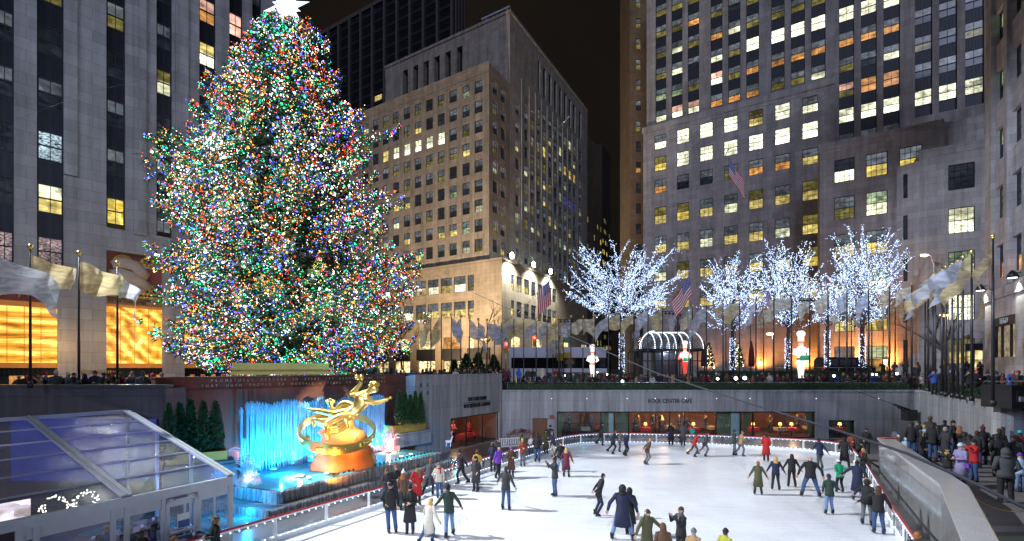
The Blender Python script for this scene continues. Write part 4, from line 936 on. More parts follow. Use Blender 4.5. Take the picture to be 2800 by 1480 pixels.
mb = MB(); mb.box(UL.L - 7, UL.L - .3, .3, .8, ztop2 + 1.3, ztop2 + 1.7); mb.box(UL.L - 6, UL.L - 5.8, .4, .6, ztop2, ztop2 + 1.4); mb.box(UL.L - 1, UL.L - .8, .4, .6, ztop2, ztop2 + 1.4); o = mb.build('roof_rail', ALU); UL.place(o); under(o, root)
mb = MB(); mb.box(-.1, UR.L, -.2, .3, ztop2 - .1, ztop2 + .5)
for p, q in zip(urc, urc[1:]): s_ = (sx(UR, p) + sx(UR, q)) / 2; mb.box(s_ - .25, s_ + .25, -.12, 0, 12, 65.5)
o = mb.build('piers', stone('limestone_pier', (.40, .37, .31), 1.4, .7)); UR.place(o); under(o, root)
r = random.Random(21)
def ch(lit=.4, night=('dark', 'grey')):
    if r.random() < lit: return ('grey', r.choice(('warm', 'dim', 'dim', 'greenish', 'warm', 'pale')))
    return r.choice((('grey', 'dark'), ('grey', 'dark'), ('grey', 'dim'), ('dark', 'dark')))
cnt = 0
for i, p in enumerate(wl):
    for k, z in enumerate(rowz):
        t_, b_ = ch(.38)
        if k == 2 and 3 <= i <= 7: t_, b_ = 'pale', 'bright'
        if k == 2 and i == 2: t_, b_ = 'warm', 'warm'
        o = window(None, CL, sx(CL, p), z - wh, ww, wh, t_, b_, 2, 2, .12); under(o, root); cnt += 1
# base with taller storeys
b1 = (-1.8, 82.0); BL = Wall((-1.8 + n_ * 23, 82 + 23), b1); BR = Wall(b1, (-1.8 + U * 34, 82 + 34))
bw = [1334, 1295.5, 1256.6, 1220, 1184, 1150, 1116, 1084, 1052]; arch = [(1281, 1341), (1212, 1262), (1143.5, 1190), (1081, 1121), (1030, 1062)]
ex = [(sx(BL, a), sx(BL, b), 5.2, 11.9) for a, b in arch]
bz = [23.2, 18.5]
ops = [(sx(BL, p) - 1.35, sx(BL, p) + 1.35, z - 2.9, z) for p in bw for z in bz] + ex
LIME_W = stone('limestone_warm', (.33, .26, .18), 1.5, .7)
mb = MB(); wallmesh(mb, 0, BL.L, 4.2, 25.2, ops, .4, 3.2); mb.box(-.1, BL.L + .1, -.15, 3.2, 25.202, 25.6); o = mb.build('wall', LIME_W); BL.place(o); under(o, root)
brw = [1398.5, 1420, 1440, 1459, 1476.5, 1490, 1503, 1516]; brz = [23.2, 18.5]
ops = [(sx(BR, p) - 1.0, sx(BR, p) + 1.0, z - 2.9, z) for p in brw for z in brz] + [(sx(BR, a), sx(BR, b), 5.2, 11.9) for a, b in ((1394, 1425), (1456, 1482), (1500, 1520))] + [(sx(BR, a), sx(BR, b), 9.3, 11.9) for a, b in ((1541, 1556), (1590, 1606), (1612, 1622))]
mb = MB(); wallmesh(mb, 0, BR.L, 4.2, 25.2, ops, .4, 6); mb.box(-.1, BR.L + .1, -.15, 3, 25.202, 25.6); o = mb.build('wall', LIME_W); BR.place(o); under(o, root)
bb = [('grey', 'warm'), ('grey', 'dark'), ('grey', 'dim'), ('grey', 'warm'), ('grey', 'dark'), ('grey', 'warm'), ('warm', 'warm'), ('dim', 'warm'), ('grey', 'dim')]
for k, z in enumerate(bz):
    for i, p in enumerate(bw):
        t_, b_ = bb[i] if k == 0 else r.choice((('grey', 'warm'), ('grey', 'bright'), ('grey', 'dim'), ('grey', 'warm')))
        if cnt < 98: o = window(None, BL, sx(BL, p), z - 2.9, 2.7, 2.9, t_, b_, 2, 2, .15); under(o, root)
        cnt += 1
cnt = 0
mb = MB()
for k, z in enumerate(bz):
    for i, p in enumerate(bw[-9:]): window_in(mb, BL, sx(BL, p), z - 2.9, 2.7, 2.9, 'grey', r.choice(('warm', 'bright', 'dim')), off=.15)
    for p in brw: window_in(mb, BR, sx(BR, p), z - 2.9, 2.0, 2.9, 'grey', r.choice(('warm', 'dim', 'warm', 'dark')), off=.15)
for p in rc:
    for z in rowz:
        t_, b_ = ch(.3); window_in(mb, CR1, sx(CR1, p), z - wh, 1.6, wh, t_, b_, off=.12)
for i, p in enumerate(urc):
    for k, z in enumerate(urz):
        t_, b_ = ch(.5)
        if k == 2 and i in (8, 9, 10): t_, b_ = 'orange', 'yellow'
        if k == 4 and i in (8, 9, 10): t_, b_ = 'blue', 'blue'
        if r.random() < .12: t_, b_ = 'dark', 'dark'
        if r.random() < .3: t_ = b_ if b_ != 'dark' else t_
        window_in(mb, UR, sx(UR, p), z - 2.3, 1.5, 2.3, t_, b_, off=.12)
o = mb.build('window_rows', PMATS); under(o, root); o['kind'] = 'stuff'
# shop windows
SHOP = litpane('shop_light', (.6, .42, .12), (2.6, 2.1, 1.1), 1.0, 1.6)
for W, lst in ((BL, [(sx(BL, a), sx(BL, b)) for a, b in arch]), (BR, [(sx(BR, a), sx(BR, b)) for a, b in ((1394, 1425), (1456, 1482), (1500, 1520))])):
    for (a, b) in lst:
        mb = MB(); M = Matrix.Translation(W.pt(0, 0)) @ Matrix.Rotation(W.rz, 4, 'Z')
        def qd(z0, z1, mi, y=.35): vs = [M @ Vector(p) for p in ((a, y, z0), (b, y, z0), (b, y, z1), (a, y, z1))]; mb.add(vs, [(0, 1, 2, 3)], mi)
        qd(5.2, 7.6, 0); qd(9.7, 11.9, r.choice((0, 0, 1)))
        mb.box(a, b, -.5, .36, 7.6, 9.7, 2, M); mb.box((a + b) / 2 - .08, (a + b) / 2 + .08, .25, .34, 5.2, 7.6, 2, M); mb.box(a, b, .2, .34, 7.4, 7.6, 2, M)
        o = mb.build('shop_front', [SHOP, PN['orange'], BLACKP]); under(o, root)
for a, b in ((1541, 1556), (1590, 1606), (1612, 1622)):
    mb = MB(); M = Matrix.Translation(BR.pt(0, 0)) @ Matrix.Rotation(BR.rz, 4, 'Z'); a, b = sx(BR, a), sx(BR, b); vs = [M @ Vector(p) for p in ((a, .35, 9.3), (b, .35, 9.3), (b, .35, 11.9), (a, .35, 11.9))]; mb.add(vs, [(0, 1, 2, 3)], 0); under(mb.build('lit_window', [SHOP]), root)
light('shop_glow', 'AREA', BL.pt(sx(BL, 1240), 7, -6), 1100, (1, .66, .34), BL.pt(sx(BL, 1240), 11, 0), 8)
# three roof floods on the base
for i, px in enumerate((1390, 1450, 1497)):
    s_ = BR.s_px(px); p = BR.pt(s_, 25.6, -.3); o = thing('flood_lamp', 'white flood lamp on the tan stone ledge, ' + ('largest at the corner', 'middle one of the three', 'smallest above the flag')[i], 'flood lamp', p, BR.rz, 'flood lamps on the stone ledge')
    mb = MB(); mb.box(-.4, .4, -.3, .3, .35, 1.0); mb.box(-.06, .06, -.06, .06, 0, .4); mb.build('housing', BLACKP, o)
    mb = MB(); mb.ball((0, -.45, .68), (.6, .22, .55), 14, 8); mb.build('lens', LAMP_WH, o)
    light('flood_light', 'SPOT', BR.pt(s_, 26.2, -2.2), 12000, (.95, 1, .95), BR.pt(s_ + .5, 14, 0), .3, 120, .9)

# ---------------- dark pair beyond the gap
for (p0, p1, zt, m_, lab_, sd) in (((20.5, 129), (27.3, 141), 58, LIME_B, 'narrow brown tower just right of the tan stone block', 1), ((32, 165), (37.5, 176), 66, stone('dark_brick', (.05, .04, .035), 1, .6), 'dark narrow tower with tiny yellow windows in the gap', 2)):
    W = Wall(p0, p1); root = thing('narrow_tower', lab_, 'building', (p0[0], p0[1], 4.2)); zt = W.z(1620 if sd == 1 else 1672, 385 if sd == 1 else 432)
    mb = MB(); wallmesh(mb, 0, W.L, 4.2, zt, [], .3, 10); W.place(under(mb.build('wall', m_), root))
    r = random.Random(sd); mb = MB()
    for i in range(5 if sd == 1 else 7):
        for k in range(11 if sd == 1 else 14):
            if r.random() < (.5 if sd == 1 else .45): continue
            x = W.L * (i + .5) / (5 if sd == 1 else 7); z = 9 + 3.8 * k
            if z > zt - 4: continue
            mb.box(x - .35, x + .35, -.05, 0, z, z + 1.5, r.choice((0, 0, 1, 1, 2)))
    o = W.place(under(mb.build('window_rows', [PN['dark'], PN['dim'], PN['yellow']]), root)); o['kind'] = 'stuff'
# brown side of the right tower
root = thing('tower_wing', 'thin brown stone wing with one window column left of the right tower', 'building', (25, 92, 4.2))
W = Wall((22.3, 88), (25.5, 88)); mb = MB(); a = W.s_px(1739); b = W.s_px(1753); zz = [8 + 3.9 * k for k in range(18)]
mb = MB(); wallmesh(mb, 0, W.L + 1.5, 4.2, 84, [(a, b, z, z + 2) for z in zz], .3, 8); W.place(under(mb.build('wall', stone('brown_stone', (.22, .15, .09), 1.2, .6)), root))
r = random.Random(8)
for z in zz:
    q = r.choice(('dark', 'dark', 'dark', 'dim', 'orange')); q2 = 'grey' if z > 50 else 'dark'
    o = window(None, W, (a + b) / 2, z, b - a, 2.0, q2, q, 1, 2, .15); under(o, root)

# ---------------- right stone tower
root = thing('stone_tower', 'massive grey limestone tower on the right with tall window strips above a lower stepped block', 'building', (22, 78, 4.2))
T0 = Vector((22.0, 78.0)); TV = Vector((22.5, -13.7))
LOWW = Wall(tuple(T0), tuple(T0 + TV)); bk = Vector((13.7, 22.5)).normalized() * .9
UPP = Wall(tuple(T0 + bk + TV * .012), tuple(T0 + bk + TV * 1.75))
zc = 46.0
lc = [1805.7, 1867.4, 1931.3, 1998.2, 2067, 2139.6, 2215.4]; lz = [44.5, 40.9, 37.15, 32.6, 27.8, 23.2, 18.6]; lh = [2.3, 2.3, 2.3, 2.8, 2.8, 2.8, 2.8]
ops = [(sx(LOWW, p) - .95, sx(LOWW, p) + .95, z - h, z) for p in lc for z, h in zip(lz, lh)]
mb = MB(); wallmesh(mb, 0, LOWW.L, 4.2, zc, ops, .25, 3.5); mb.box(-.15, LOWW.L + .15, -.15, 0, zc - .7, zc + .3); mb.box(-.15, LOWW.L + .15, 0, 3.5, zc + .002, zc + .3)
for p, q in zip(lc, lc[1:]): s_ = (sx(LOWW, p) + sx(LOWW, q)) / 2; mb.box(s_ - .9, s_ + .9, -.07, 0, zc - 1.3, zc - .7)
o = mb.build('wall', LIME_R); LOWW.place(o); under(o, root)
r = random.Random(31); bright = {(0, 0), (0, 1), (0, 2), (0, 3), (0, 5), (1, 1), (1, 2), (1, 3), (1, 4), (1, 5), (1, 6)}
for k, (z, h) in enumerate(zip(lz, lh)):
    for i, p in enumerate(lc):
        if (k, i) in bright: t_, b_ = ('bright', 'bright') if (k, i) not in ((0, 0),) else ('grey', 'bright')
        elif (k, i) == (0, 6): t_, b_ = 'grey', 'bright'
        elif k == 2: t_, b_ = 'grey', ('orange', 'dark', 'dark', 'dim', 'orange', 'orange', 'warm')[i]
        else: t_, b_ = r.choice((('dim', 'warm'), ('grey', 'warm'), ('grey', 'dim'), ('dim', 'yellow'), ('grey', 'warm'), ('grey', 'pale')))
        o = window(None, LOWW, sx(LOWW, p), z - h, 1.9, h, t_, b_, 3, 4, .06); under(o, root)
# upper strips
uc = [1700 + x / 2.27 for x in (243, 343, 445, 588, 698, 812, 969, 1093, 1220, 1395, 1533, 1675, 1873, 2025, 2190)]
RW = 3.52; base = 56.2; ops = []; uw = 1.72
for i, p in enumerate(uc):
    s_ = sx(UPP, p); zb = 47.0 if i < 9 else (37.0 if i < 12 else 38.6); ops.append((s_ - uw / 2, s_ + uw / 2, zb, 72))
mb = MB(); wallmesh(mb, 0, UPP.L, 30, 74, ops, .35, 8); o = mb.build('wall', LIME); UPP.place(o); under(o, root)
r = random.Random(77); near = []
SPM = {}; mb = MB(); mb.box(-uw / 2, uw / 2, 0, .08, 0, 1.49)
for q in (-.3, -.12, .1, .26): mb.box(uw * q, uw * q + .05, -.03, 0, .05, 1.4)
spme = mb.mesh('spandrel', SPAN); rest = MB()
n_o = 0
for i, p in enumerate(uc):
    s_ = sx(UPP, p)
    for k in range(-5, 5):
        z = base + RW * k; zb = 47.0 if i < 9 else (37.0 if i < 12 else 38.6)
        if z - 2.0 < zb - .6: continue
        if k == 0 and i >= 5: c_ = ('bright', 'bright')
        elif k == -1 and i >= 5: c_ = ('grey', 'orange') if i < 12 else ('grey', 'dark')
        elif k == -1: c_ = ('pink', 'bright') if i == 3 else ('grey', r.choice(('dim', 'greenish')))
        elif k == -2: c_ = ('pink' if i in (1, 2) else 'grey', 'bright' if i in (1, 2) else ('orange' if i in (3, 4, 5) else r.choice(('dim', 'dim', 'pale', 'dark'))))
        elif k == -3 and i >= 9: c_ = ('orange', 'orange') if i in (10, 11) else (('pink', 'dim') if i == 9 else ('grey', 'dark'))
        elif k == -4 and i >= 9: c_ = ('pale', 'bright')
        elif k == -5 and i >= 9: c_ = ('grey', 'pale')
        elif k == 1 and i >= 9: c_ = ('bright', 'bright') if i < 11 else ('grey', 'orange')
        else: c_ = ('grey', r.choice(('dim', 'dim', 'dark', 'orange', 'pale', 'dim')))
        n_o += 1
        if n_o % 4 != 3 or n_o < 0:
            pass
        o = None
        if len(near) < 51 and (k in (0, -1, -2, -3, -4)):
            o = window(None, UPP, s_, z - 2.0, uw, 2.0, c_[0], c_[1], 2, 2, .2); under(o, root); near.append(o)
        else: window_in(rest, UPP, s_, z - 2.0, uw, 2.0, c_[0], c_[1], 2, 2, .2)
        M = Matrix.Translation(UPP.pt(s_, z, .24)) @ Matrix.Rotation(UPP.rz, 4, 'Z'); rest.box(-uw / 2, uw / 2, 0, .08, 0, 1.52, FI, M)
        for q in (-.3, -.12, .1, .26): rest.box(uw * q, uw * q + .06, -.04, 0, .05, 1.45, FI, M)
    zb = 47.0 if i < 9 else (37.0 if i < 12 else 38.6)
    M = Matrix.Translation(UPP.pt(s_, zb, .3)) @ Matrix.Rotation(UPP.rz, 4, 'Z'); rest.box(-uw / 2, uw / 2, 0, .05, 0, 3.2, FI, M)
o = rest.build('window_rows', PMATS); under(o, root); o['kind'] = 'stuff'
# wing in front (right)
WG = Wall((37.7, 57.0), (46.6, 51.6)); wz = [6 + (HOR - y) / F * 0 for y in ()]
wcx = [1700 + x / 2.27 for x in (1382, 1583, 1795)]; z0w = WG.z(wcx[0], 985 / 2.27)
rows_ = [z0w - 4.5 * k for k in range(6)]; ztw = WG.z(2242, 402)
ops = [(sx(WG, p) - 1.0, sx(WG, p) + 1.0, z - 2.75, z) for p in wcx for z in rows_]
mb = MB(); wallmesh(mb, 0, WG.L + 1, 4.2, ztw, ops, .25, 6); mb.box(-.15, WG.L + 1, -.15, 0, ztw - .6, ztw + .25)
for p in wcx[:2]: s_ = sx(WG, p) + 2.0; mb.box(s_ - .8, s_ + .8, -.06, 0, ztw - 1.2, ztw - .6)
o = mb.build('wall', LIME_R); WG.place(o); under(o, root)
for k, z in enumerate(rows_):
    for i, p in enumerate(wcx):
        t_, b_ = [('grey', 'warm'), ('grey', 'yellow'), ('grey', 'dim'), ('greenish', 'pale')][(k * 2 + i) % 4] if k != 0 else (('dark', 'bright'), ('grey', 'yellow'), ('grey', 'yellow'))[i]
        o = window(None, WG, sx(WG, p), z - 2.75, 2.0, 2.75, t_, b_, 4, 4, .06); under(o, root)
# corner block
CB = Wall((44.3, 50.6), (51.5, 46.6)); ztc = CB.z(2540, 415)
zz0 = CB.z(2629, 447); rows_ = [zz0 - 4.6 * k for k in range(6)]; p = 2629
ops = [(sx(CB, p) - 1.05, sx(CB, p) + 1.05, z - 2.7, z) for z in rows_]
sh = (sx(CB, 2636), sx(CB, 2690)); 
mb = MB(); wallmesh(mb, 0, CB.L, 4.2, ztc, ops + [(sx(CB, 2640), sx(CB, 2688), 5.2, 8.6)], .25, 5); mb.box(-.1, CB.L, -.15, 0, ztc - .6, ztc + .25); o = mb.build('wall', LIME_R); CB.place(o); under(o, root)
CBs = Wall((43.2, 52.2), (44.3, 50.6)); mb = MB(); wallmesh(mb, 0, CBs.L, 4.2, ztc - .8, [(.55, .95, z - 2.7, z) for z in rows_], .25, 3); o = mb.build('wall', LIME_R); CBs.place(o); under(o, root)
mb = MB(); mb.quad((.5, .2, 5), (1.0, .2, 5), (1.0, .2, ztc - 1), (.5, .2, ztc - 1)); o = mb.build('slit_glass', PN['dark']); CBs.place(o); under(o, root)
for k, z in enumerate(rows_):
    t_, b_ = (('dark', 'dark'), ('pale', 'bright'), ('greenish', 'pale'), ('bright', 'bright'), ('dim', 'warm'), ('dim', 'dim'))[k]
    o = window(None, CB, sx(CB, p), z - 2.7, 2.1, 2.7, t_, b_, 4, 4, .06); under(o, root)
mb = MB(); a, b = sx(CB, 2640), sx(CB, 2688); mb.quad((a, .2, 5.2), (b, .2, 5.2), (b, .2, 7.9), (a, .2, 7.9)); o = mb.build('shop_front', SHOP); CB.place(o); under(o, root)
mb = MB(); mb.box(a, b, .0, .24, 7.9, 8.6); mb.box(a, a + .12, .05, .24, 5.2, 7.9); mb.box((a + b) / 2 - .06, (a + b) / 2 + .06, .1, .24, 5.2, 7.9); o = mb.build('shop_frame', DARK); CB.place(o); under(o, root)
# small crown step above corner block
CB2 = Wall((46.6, 53.5), (53.5, 49.5)); mb = MB(); wallmesh(mb, 0, CB2.L, ztc - 1, CB2.z(2630, 325), [], .2, 4); o = mb.build('wall', LIME_R); CB2.place(o); under(o, root)
# ground storey entrance strip of the wing: dark door bays
mb = MB()
for a_, b_ in ((2325, 2500),): a, b = LOWW.L, 0
W = WG; mb.quad((.3, -.05, 5), (6.5, -.05, 5), (6.5, -.05, 6.9), (.3, -.05, 6.9), 0); mb.box(.2, 6.6, -.14, -.06, 6.9, 7.2, 1)
for q in range(6): mb.box(.3 + q * 1.24 - .05, .3 + q * 1.24 + .05, -.12, -.06, 5, 6.9, 1)
o = mb.build('entrance', [PN['dim'], DARK]); W.place(o); under(o, root)
# warm up-lights along the foot of the tower
for W, px, e in ((LOWW, 1935, 340), (LOWW, 2080, 900), (LOWW, 2200, 1100), (WG, 2330, 1500), (WG, 2420, 1600), (WG, 2490, 1500)):
    p = W.pt(W.s_px(px), 5.4, -1.3); light('wall_uplight', 'SPOT', p + Vector((0, 0, .6)), e * 1.5, (1.0, .36, .08), W.pt(W.s_px(px), 9.0, .2), .2, 150, .9)
    o = thing('wall_sconce', 'warm sconce at the foot of the right tower, near image column %s' % {1935: 'one beside the glass pavilion', 2080: 'two left of the middle lit trees', 2200: 'three behind the middle soldier', 2330: 'four left of the van', 2420: 'five over the van', 2490: 'six at the right end'}[px], 'lamp', W.pt(W.s_px(px), 6.3, -.25), W.rz)
    o['label'] = {1935: 'small warm wall lamp just right of the glass pavilion', 2080: 'warm wall lamp seen between the second and third white trees', 2200: 'warm wall lamp behind the tall drumming toy soldier', 2330: 'warm wall lamp left of the dark van', 2420: 'warm wall lamp above the dark van', 2490: 'tall warm wall lamp at the right end of the orange wall'}[px]
    o['group'] = 'warm lamps along the tower wall'
    mb = MB(); mb.box(-.12, .12, .0, .25, 0, .12); mb.build('bracket', DARK, o); mb = MB(); mb.loft([(0, 0, .12, .1, .1), (0, 0, .7, .16, .16)], 10); mb.build('shade', LAMP_O if px > 2000 else PN['orange'], o)

# ---------------- pale building at the far right with the toy shop
RB = Wall((47.3, 47.5), (36.5, 30.0)); root = thing('corner_building', 'pale limestone corner building at the right edge with a shop window under a dark sign', 'building', (44, 42, 4.1))
RB = Wall((45.75, 45.0), (34.0, 25.4))
cA, cB = (2722, 2743), (2767, 2793); rz_ = []
ca = [(sx(RB, a), sx(RB, b)) for a, b in (cA, cB)]; za = [RB.z(2735, y) for y in (183, 345, 506, 667)]; h_ = 3.0
zb0 = RB.z(2780, 110); zs_ = [RB.z(2735, 183) + 5.3 * k - .0 for k in range(-3, 4)]
spc = za[0] - za[1]; zs_ = [za[0] + spc * k for k in (-3, -2, -1, 0, 1, 2)]
ops = [(a, b, z - h_, z) for a, b in ca for z in zs_]; shop = (sx(RB, 2716), sx(RB, 2776), RB.z(2745, 962), RB.z(2745, 852))
shop = (shop[0], shop[1], 7.0, 10.6)
mb = MB(); wallmesh(mb, 0, RB.L, 4.1, 52, ops + [shop], .5, 3); mb.box(0, RB.L, -.12, 0, zs_[0] - h_ - 1.8, zs_[0] - h_ - .9); o = mb.build('wall', LIME_R); RB.place(o); under(o, root)
mb = MB()
for a, b in ca: mb.box(a - .55, a - .0, -.3, 0, zs_[0] - h_ - .8, 52)
o = mb.build('pilaster', LIME_R); RB.place(o); under(o, root)
for i, (a, b) in enumerate(ca):
    for k, z in enumerate(zs_):
        t_, b_ = ('dim', 'dim') if k in (1,) and i == 0 else (('dark', 'orange') if k == 0 else ('greenish' if i == 0 else 'dark', 'dark'))
        mb = MB(); win_frame(mb, b - a, h_, 1, 2, .1); o = mb.build('window', FRAME); RB.place(o, (a + b) / 2, z - h_, .3); under(o, root); mb = MB(); win_pane(mb, b - a, h_, t_, b_); mb.build('pane', PMATS, o)
a, b, z0, z1 = shop; mb = MB(); mb.quad((a, .3, z0), (b, .3, z0), (b, .3, z1 - .8), (a, .3, z1 - .8)); o = mb.build('shop_glass', litpane('shop_tan', (.22, .16, .09), (.5, .4, .24), 1.0, .7)); RB.place(o); under(o, root)
mb = MB(); mb.box(a, b, .05, .3, z1 - .8, z1); mb.box(a, a + .1, .1, .3, z0, z1); mb.box(b - .1, b, .1, .3, z0, z1); mb.box(a + (b - a) * .3, a + (b - a) * .3 + .1, .1, .28, z0, z1 - .8); mb.box(a + (b - a) * .7, a + (b - a) * .7 + .1, .1, .28, z0, z1 - .8); o = mb.build('shop_frame', DARK); RB.place(o); under(o, root)
t = text('lettering', 'LEGO', .7, mat('shop_letters', (.6, .6, .62), .4), None, ext=.03); t.location = RB.pt((a + b) / 2, z1 - .4, .0); t.rotation_euler = (pi / 2, 0, RB.rz); under(t, root)
# down lights on that building
for px, py, l in ((2700, 785, 'black shaded wall light left of the toy shop window'), (2792, 748, 'black shaded wall light right of the toy shop window')):
    s_ = RB.s_px(px); p = RB.pt(s_, RB.z(px, py), -.5); o = thing('wall_light', l, 'lamp', p, RB.rz, 'black shaded wall lights')
    mb = MB(); mb.loft([(0, 0, -.3, .42, .42), (0, 0, .1, .25, .25), (0, 0, .3, .1, .1)], 12); mb.bar((0, 0, .1), (0, .5, .1), .06); mb.build('shade', BLACKP, o)
    mb = MB(); mb.loft([(0, 0, -.32, .3, .3), (0, 0, -.31, .3, .3)], 12); mb.build('bulb', emi('downlight', (.95, 1, .95), 8), o)
    light('wall_light_beam', 'SPOT', p + Vector((0, 0, -.4)), 700, (.95, 1.0, .95), RB.pt(s_, 6, -.2), .1, 100, .8)
light('facade_fill', 'SPOT', (-10, 10, 24), 90000, (.62, .72, 1.0), (41, 37, 17), .5, 34, .8)  # added unseen spot floating above the rink, brightens the far-right facade
# ================================================================== THE GREAT TREE
def bulbmat(n, c, s): return emi('bulb_' + n, c, s)
BC = [bulbmat('white', (.84, .90, 1.0), 7.5), bulbmat('teal', (.02, .95, .36), 4.0), bulbmat('red', (1.0, .045, .015), 4.0), bulbmat('amber', (1.0, .40, .05), 3.6), bulbmat('blue', (.09, .11, 1.0), 5.0), bulbmat('gold', (1.0, .82, .45), 6)]
prof = [(30, 706, 730), (50, 664, 772), (75, 640, 806), (100, 606, 835), (150, 582, 850), (200, 548, 862), (250, 515, 900), (300, 484, 932), (350, 432, 930), (400, 410, 938), (450, 405, 958), (500, 374, 966), (550, 388, 985), (600, 388, 1002), (640, 394, 1036), (700, 392, 1026), (750, 384, 1046), (800, 392, 1038), (850, 414, 1000), (900, 432, 970), (930, 470, 930)]
TY = 34.0; TX = -17.6
root = thing('christmas_tree', 'giant spruce covered in thousands of red green blue and white lights', 'christmas tree', (TX, TY, 4.25))
pz = []; D0 = sqrt(TX * TX + TY * TY)
for y, l, rt in prof:
    s_ = TY / (F / 1.0870) ; z = EYE + (HOR / 1.087 - y) * s_
    aL = math.atan((l - 1288) * 1.087 / F); aR = math.atan((rt - 1288) * 1.087 / F); md = (aL + aR) / 2; pz.append((z, D0 * sin(md) - TX, D0 * cos(md) - TY, D0 * sin((aR - aL) / 2)))
pz.reverse()
def ext(z):
    if z <= pz[0][0]: return pz[0][1:]
    for a, b in zip(pz, pz[1:]):
        if z <= b[0]:
            u = (z - a[0]) / (b[0] - a[0]); return tuple(a[q] + (b[q] - a[q]) * u for q in (1, 2, 3))
    return pz[-1][1:]
def hull(z, an):
    cx, cy, R = ext(z); T = Vector((cx + R * cos(an), cy + R * .8 * sin(an), 0)); return T
r = random.Random(42)
NEED = [mat('spruce_needles', (.07, .22, .08), .65, 0, .4, 3), mat('spruce_needles_dark', (.012, .05, .02), .7, 0, .4, 3), mat('spruce_needles_blue', (.05, .15, .12), .65, 0, .4, 3)]
crown = MB(); limbs = MB(); bulbs = []
ztop = pz[-1][0]; zbot = pz[0][0]
nb = 1050
for i in range(nb):
    u = (i + r.random()) / nb; z = zbot + .2 + (ztop - zbot - .2) * (u ** 1.22); an = r.uniform(0, 2 * pi)
    if sin(an) > .45 and r.random() < .7: continue
    TT = hull(z, an); R = TT.length * (r.uniform(.76, 1.0) if r.random() < .86 else r.uniform(.98, 1.14)) * (1 + .05 * sin(3 * an + z * 1.1) + .04 * sin(7 * an - z * 2.3)) * (1.13 - .13 * ((z / 1.8 + an * .32) % 1)); 
    if R < .35: R = .35
    dz = R * r.uniform(-.10, .22) ; droop = R * .10
    d = TT.normalized(); an = atan2(d.y, d.x); p0 = Vector((0, 0, z - dz * .9)); pts = []
    for k in range(8):
        t = k / 7; pts.append(p0 + d * (R * t) + Vector((0, 0, dz * t - droop * sin(t * pi) + .10 * R * max(0, t - .7))))
    if i % 2 == 0: limbs.tube([tuple(p) for p in pts[:-1]], [.11 - .014 * k for k in range(7)], 5)
    side = Vector((-d.y, d.x, 0)); wd = .32 + .085 * R
    ns = int(12 + R * 3.4)
    for k in range(ns):
        t = 1 - (r.random() ** 1.5) * .72; j = min(int(t * 7), 6); p = pts[j].lerp(pts[j + 1], t * 7 - j)
        w_ = wd * (1.12 - t) * 1.5 + .16
        q = p + side * r.uniform(-w_, w_) + Vector((0, 0, r.uniform(-.42, .12)))
        mi = r.choice((0, 0, 1, 2)); 
        for m_ in range(5):
            dd = (d * r.uniform(-.1, 1) + side * r.uniform(-.9, .9) + Vector((0, 0, r.uniform(-1.0, .25)))).normalized(); L_ = r.uniform(.22, .48)
            tt = dd.cross(Vector((r.random() - .5, r.random() - .5, r.random() - .5))).normalized() * .045
            crown.add([q - tt, q + tt, q + dd * L_], [(0, 1, 2)], mi)
        if sin(an) < .35 or R < 3:
            for _ in range(3 if r.random() < .50 + .3 * sin(p.x * 1.3 + p.z * .9) * sin(p.z * 1.7) else 1):
                if t > .45: bulbs.append(q + Vector((r.uniform(-.18, .18), r.uniform(-.16, .05), r.uniform(-.15, .15))) + d * .06)
off = Vector((0, 0, -4.25)); 
def shift(mb, o): mb.v = [(x + o[0], y + o[1], z + o[2]) for x, y, z in mb.v]
shift(crown, off); shift(limbs, off)
crown.build('crown', NEED, root)
limbs.build('limbs', BARK, root)
mb = MB(); mb.tube([(0, 0, -.0), (0, 0, 8), (.1, 0, 16), (.2, 0, ztop - 4.6)], [.55, .42, .25, .05], 12); mb.build('trunk', BARK, root)
r.shuffle(bulbs); patch = random.Random(3)
def pick(p):
    h_ = sin(round(p.x / .8) * 12.9 + round(p.z / .7) * 78.2 + round(p.y / 1.2) * 37.7) * 43758.5; h_ -= math.floor(h_)
    if r.random() < .50: return (0, 1, 2, 3, 4, 1, 5, 2, 4, 3)[int(h_ * 10)]
    n1 = sin(p.x * .9 + 1.3 * sin(p.z * .7)) + sin(p.z * 1.1 + p.x * .4)
    u = r.random()
    if u < .18 + .12 * sin(p.z * .8 + p.x): return 0
    return r.choice((1, 1, 2, 2, 3, 4, 4, 4, 5, 2, 3) + ((1, 1) if n1 > .8 else ()) + ((4,) if n1 < -1.2 else ()) + ((2, 3) if -.5 < n1 < .2 else ()))
st = MB(); bigs = sorted(bulbs[:400], key=lambda p: p.y)[:100]; bset = set(id(p) for p in bigs)
for p in bulbs:
    if id(p) in bset: continue
    s_ = r.uniform(.018, .042) if r.random() < .94 else r.uniform(.055, .10); st.tetra(p + off, s_, pick(p))
print('bulbs', len(bulbs), 'needles', len(crown.f))
o = st.build('light_bulbs', BC, root); o['kind'] = 'stuff'
bme = []
for k in range(6): mb = MB(); mb.ball((0, 0, 0), .065, 6, 4); bme.append(mb.mesh('light_bulb', BC[k]))
for p in bigs: obj('light_bulb', bme[pick(p)], root, p + off)
for k, (dx, dy, z, c, e) in enumerate(((-5, -6.5, 9, (.9, .95, 1), 150), (3, -8, 9, (.4, 1, .7), 170), (6, -6, 12, (1, .6, .3), 150), (-6, -5, 14, (.8, .9, 1), 140), (2, -7.5, 15, (1, .8, .6), 150), (-3, -5, 20, (.7, 1, .8), 120), (3, -4.5, 22, (.9, .8, 1), 110), (0, -3, 27, (1, 1, 1), 70), (7, -5, 8, (.3, 1, .85), 150), (-7, -4, 8, (1, .9, .7), 110))):
    light('tree_glow', 'POINT', (TX + dx, TY + dy * .85 - .8, z), e * 1.1, c, None, 1.2)
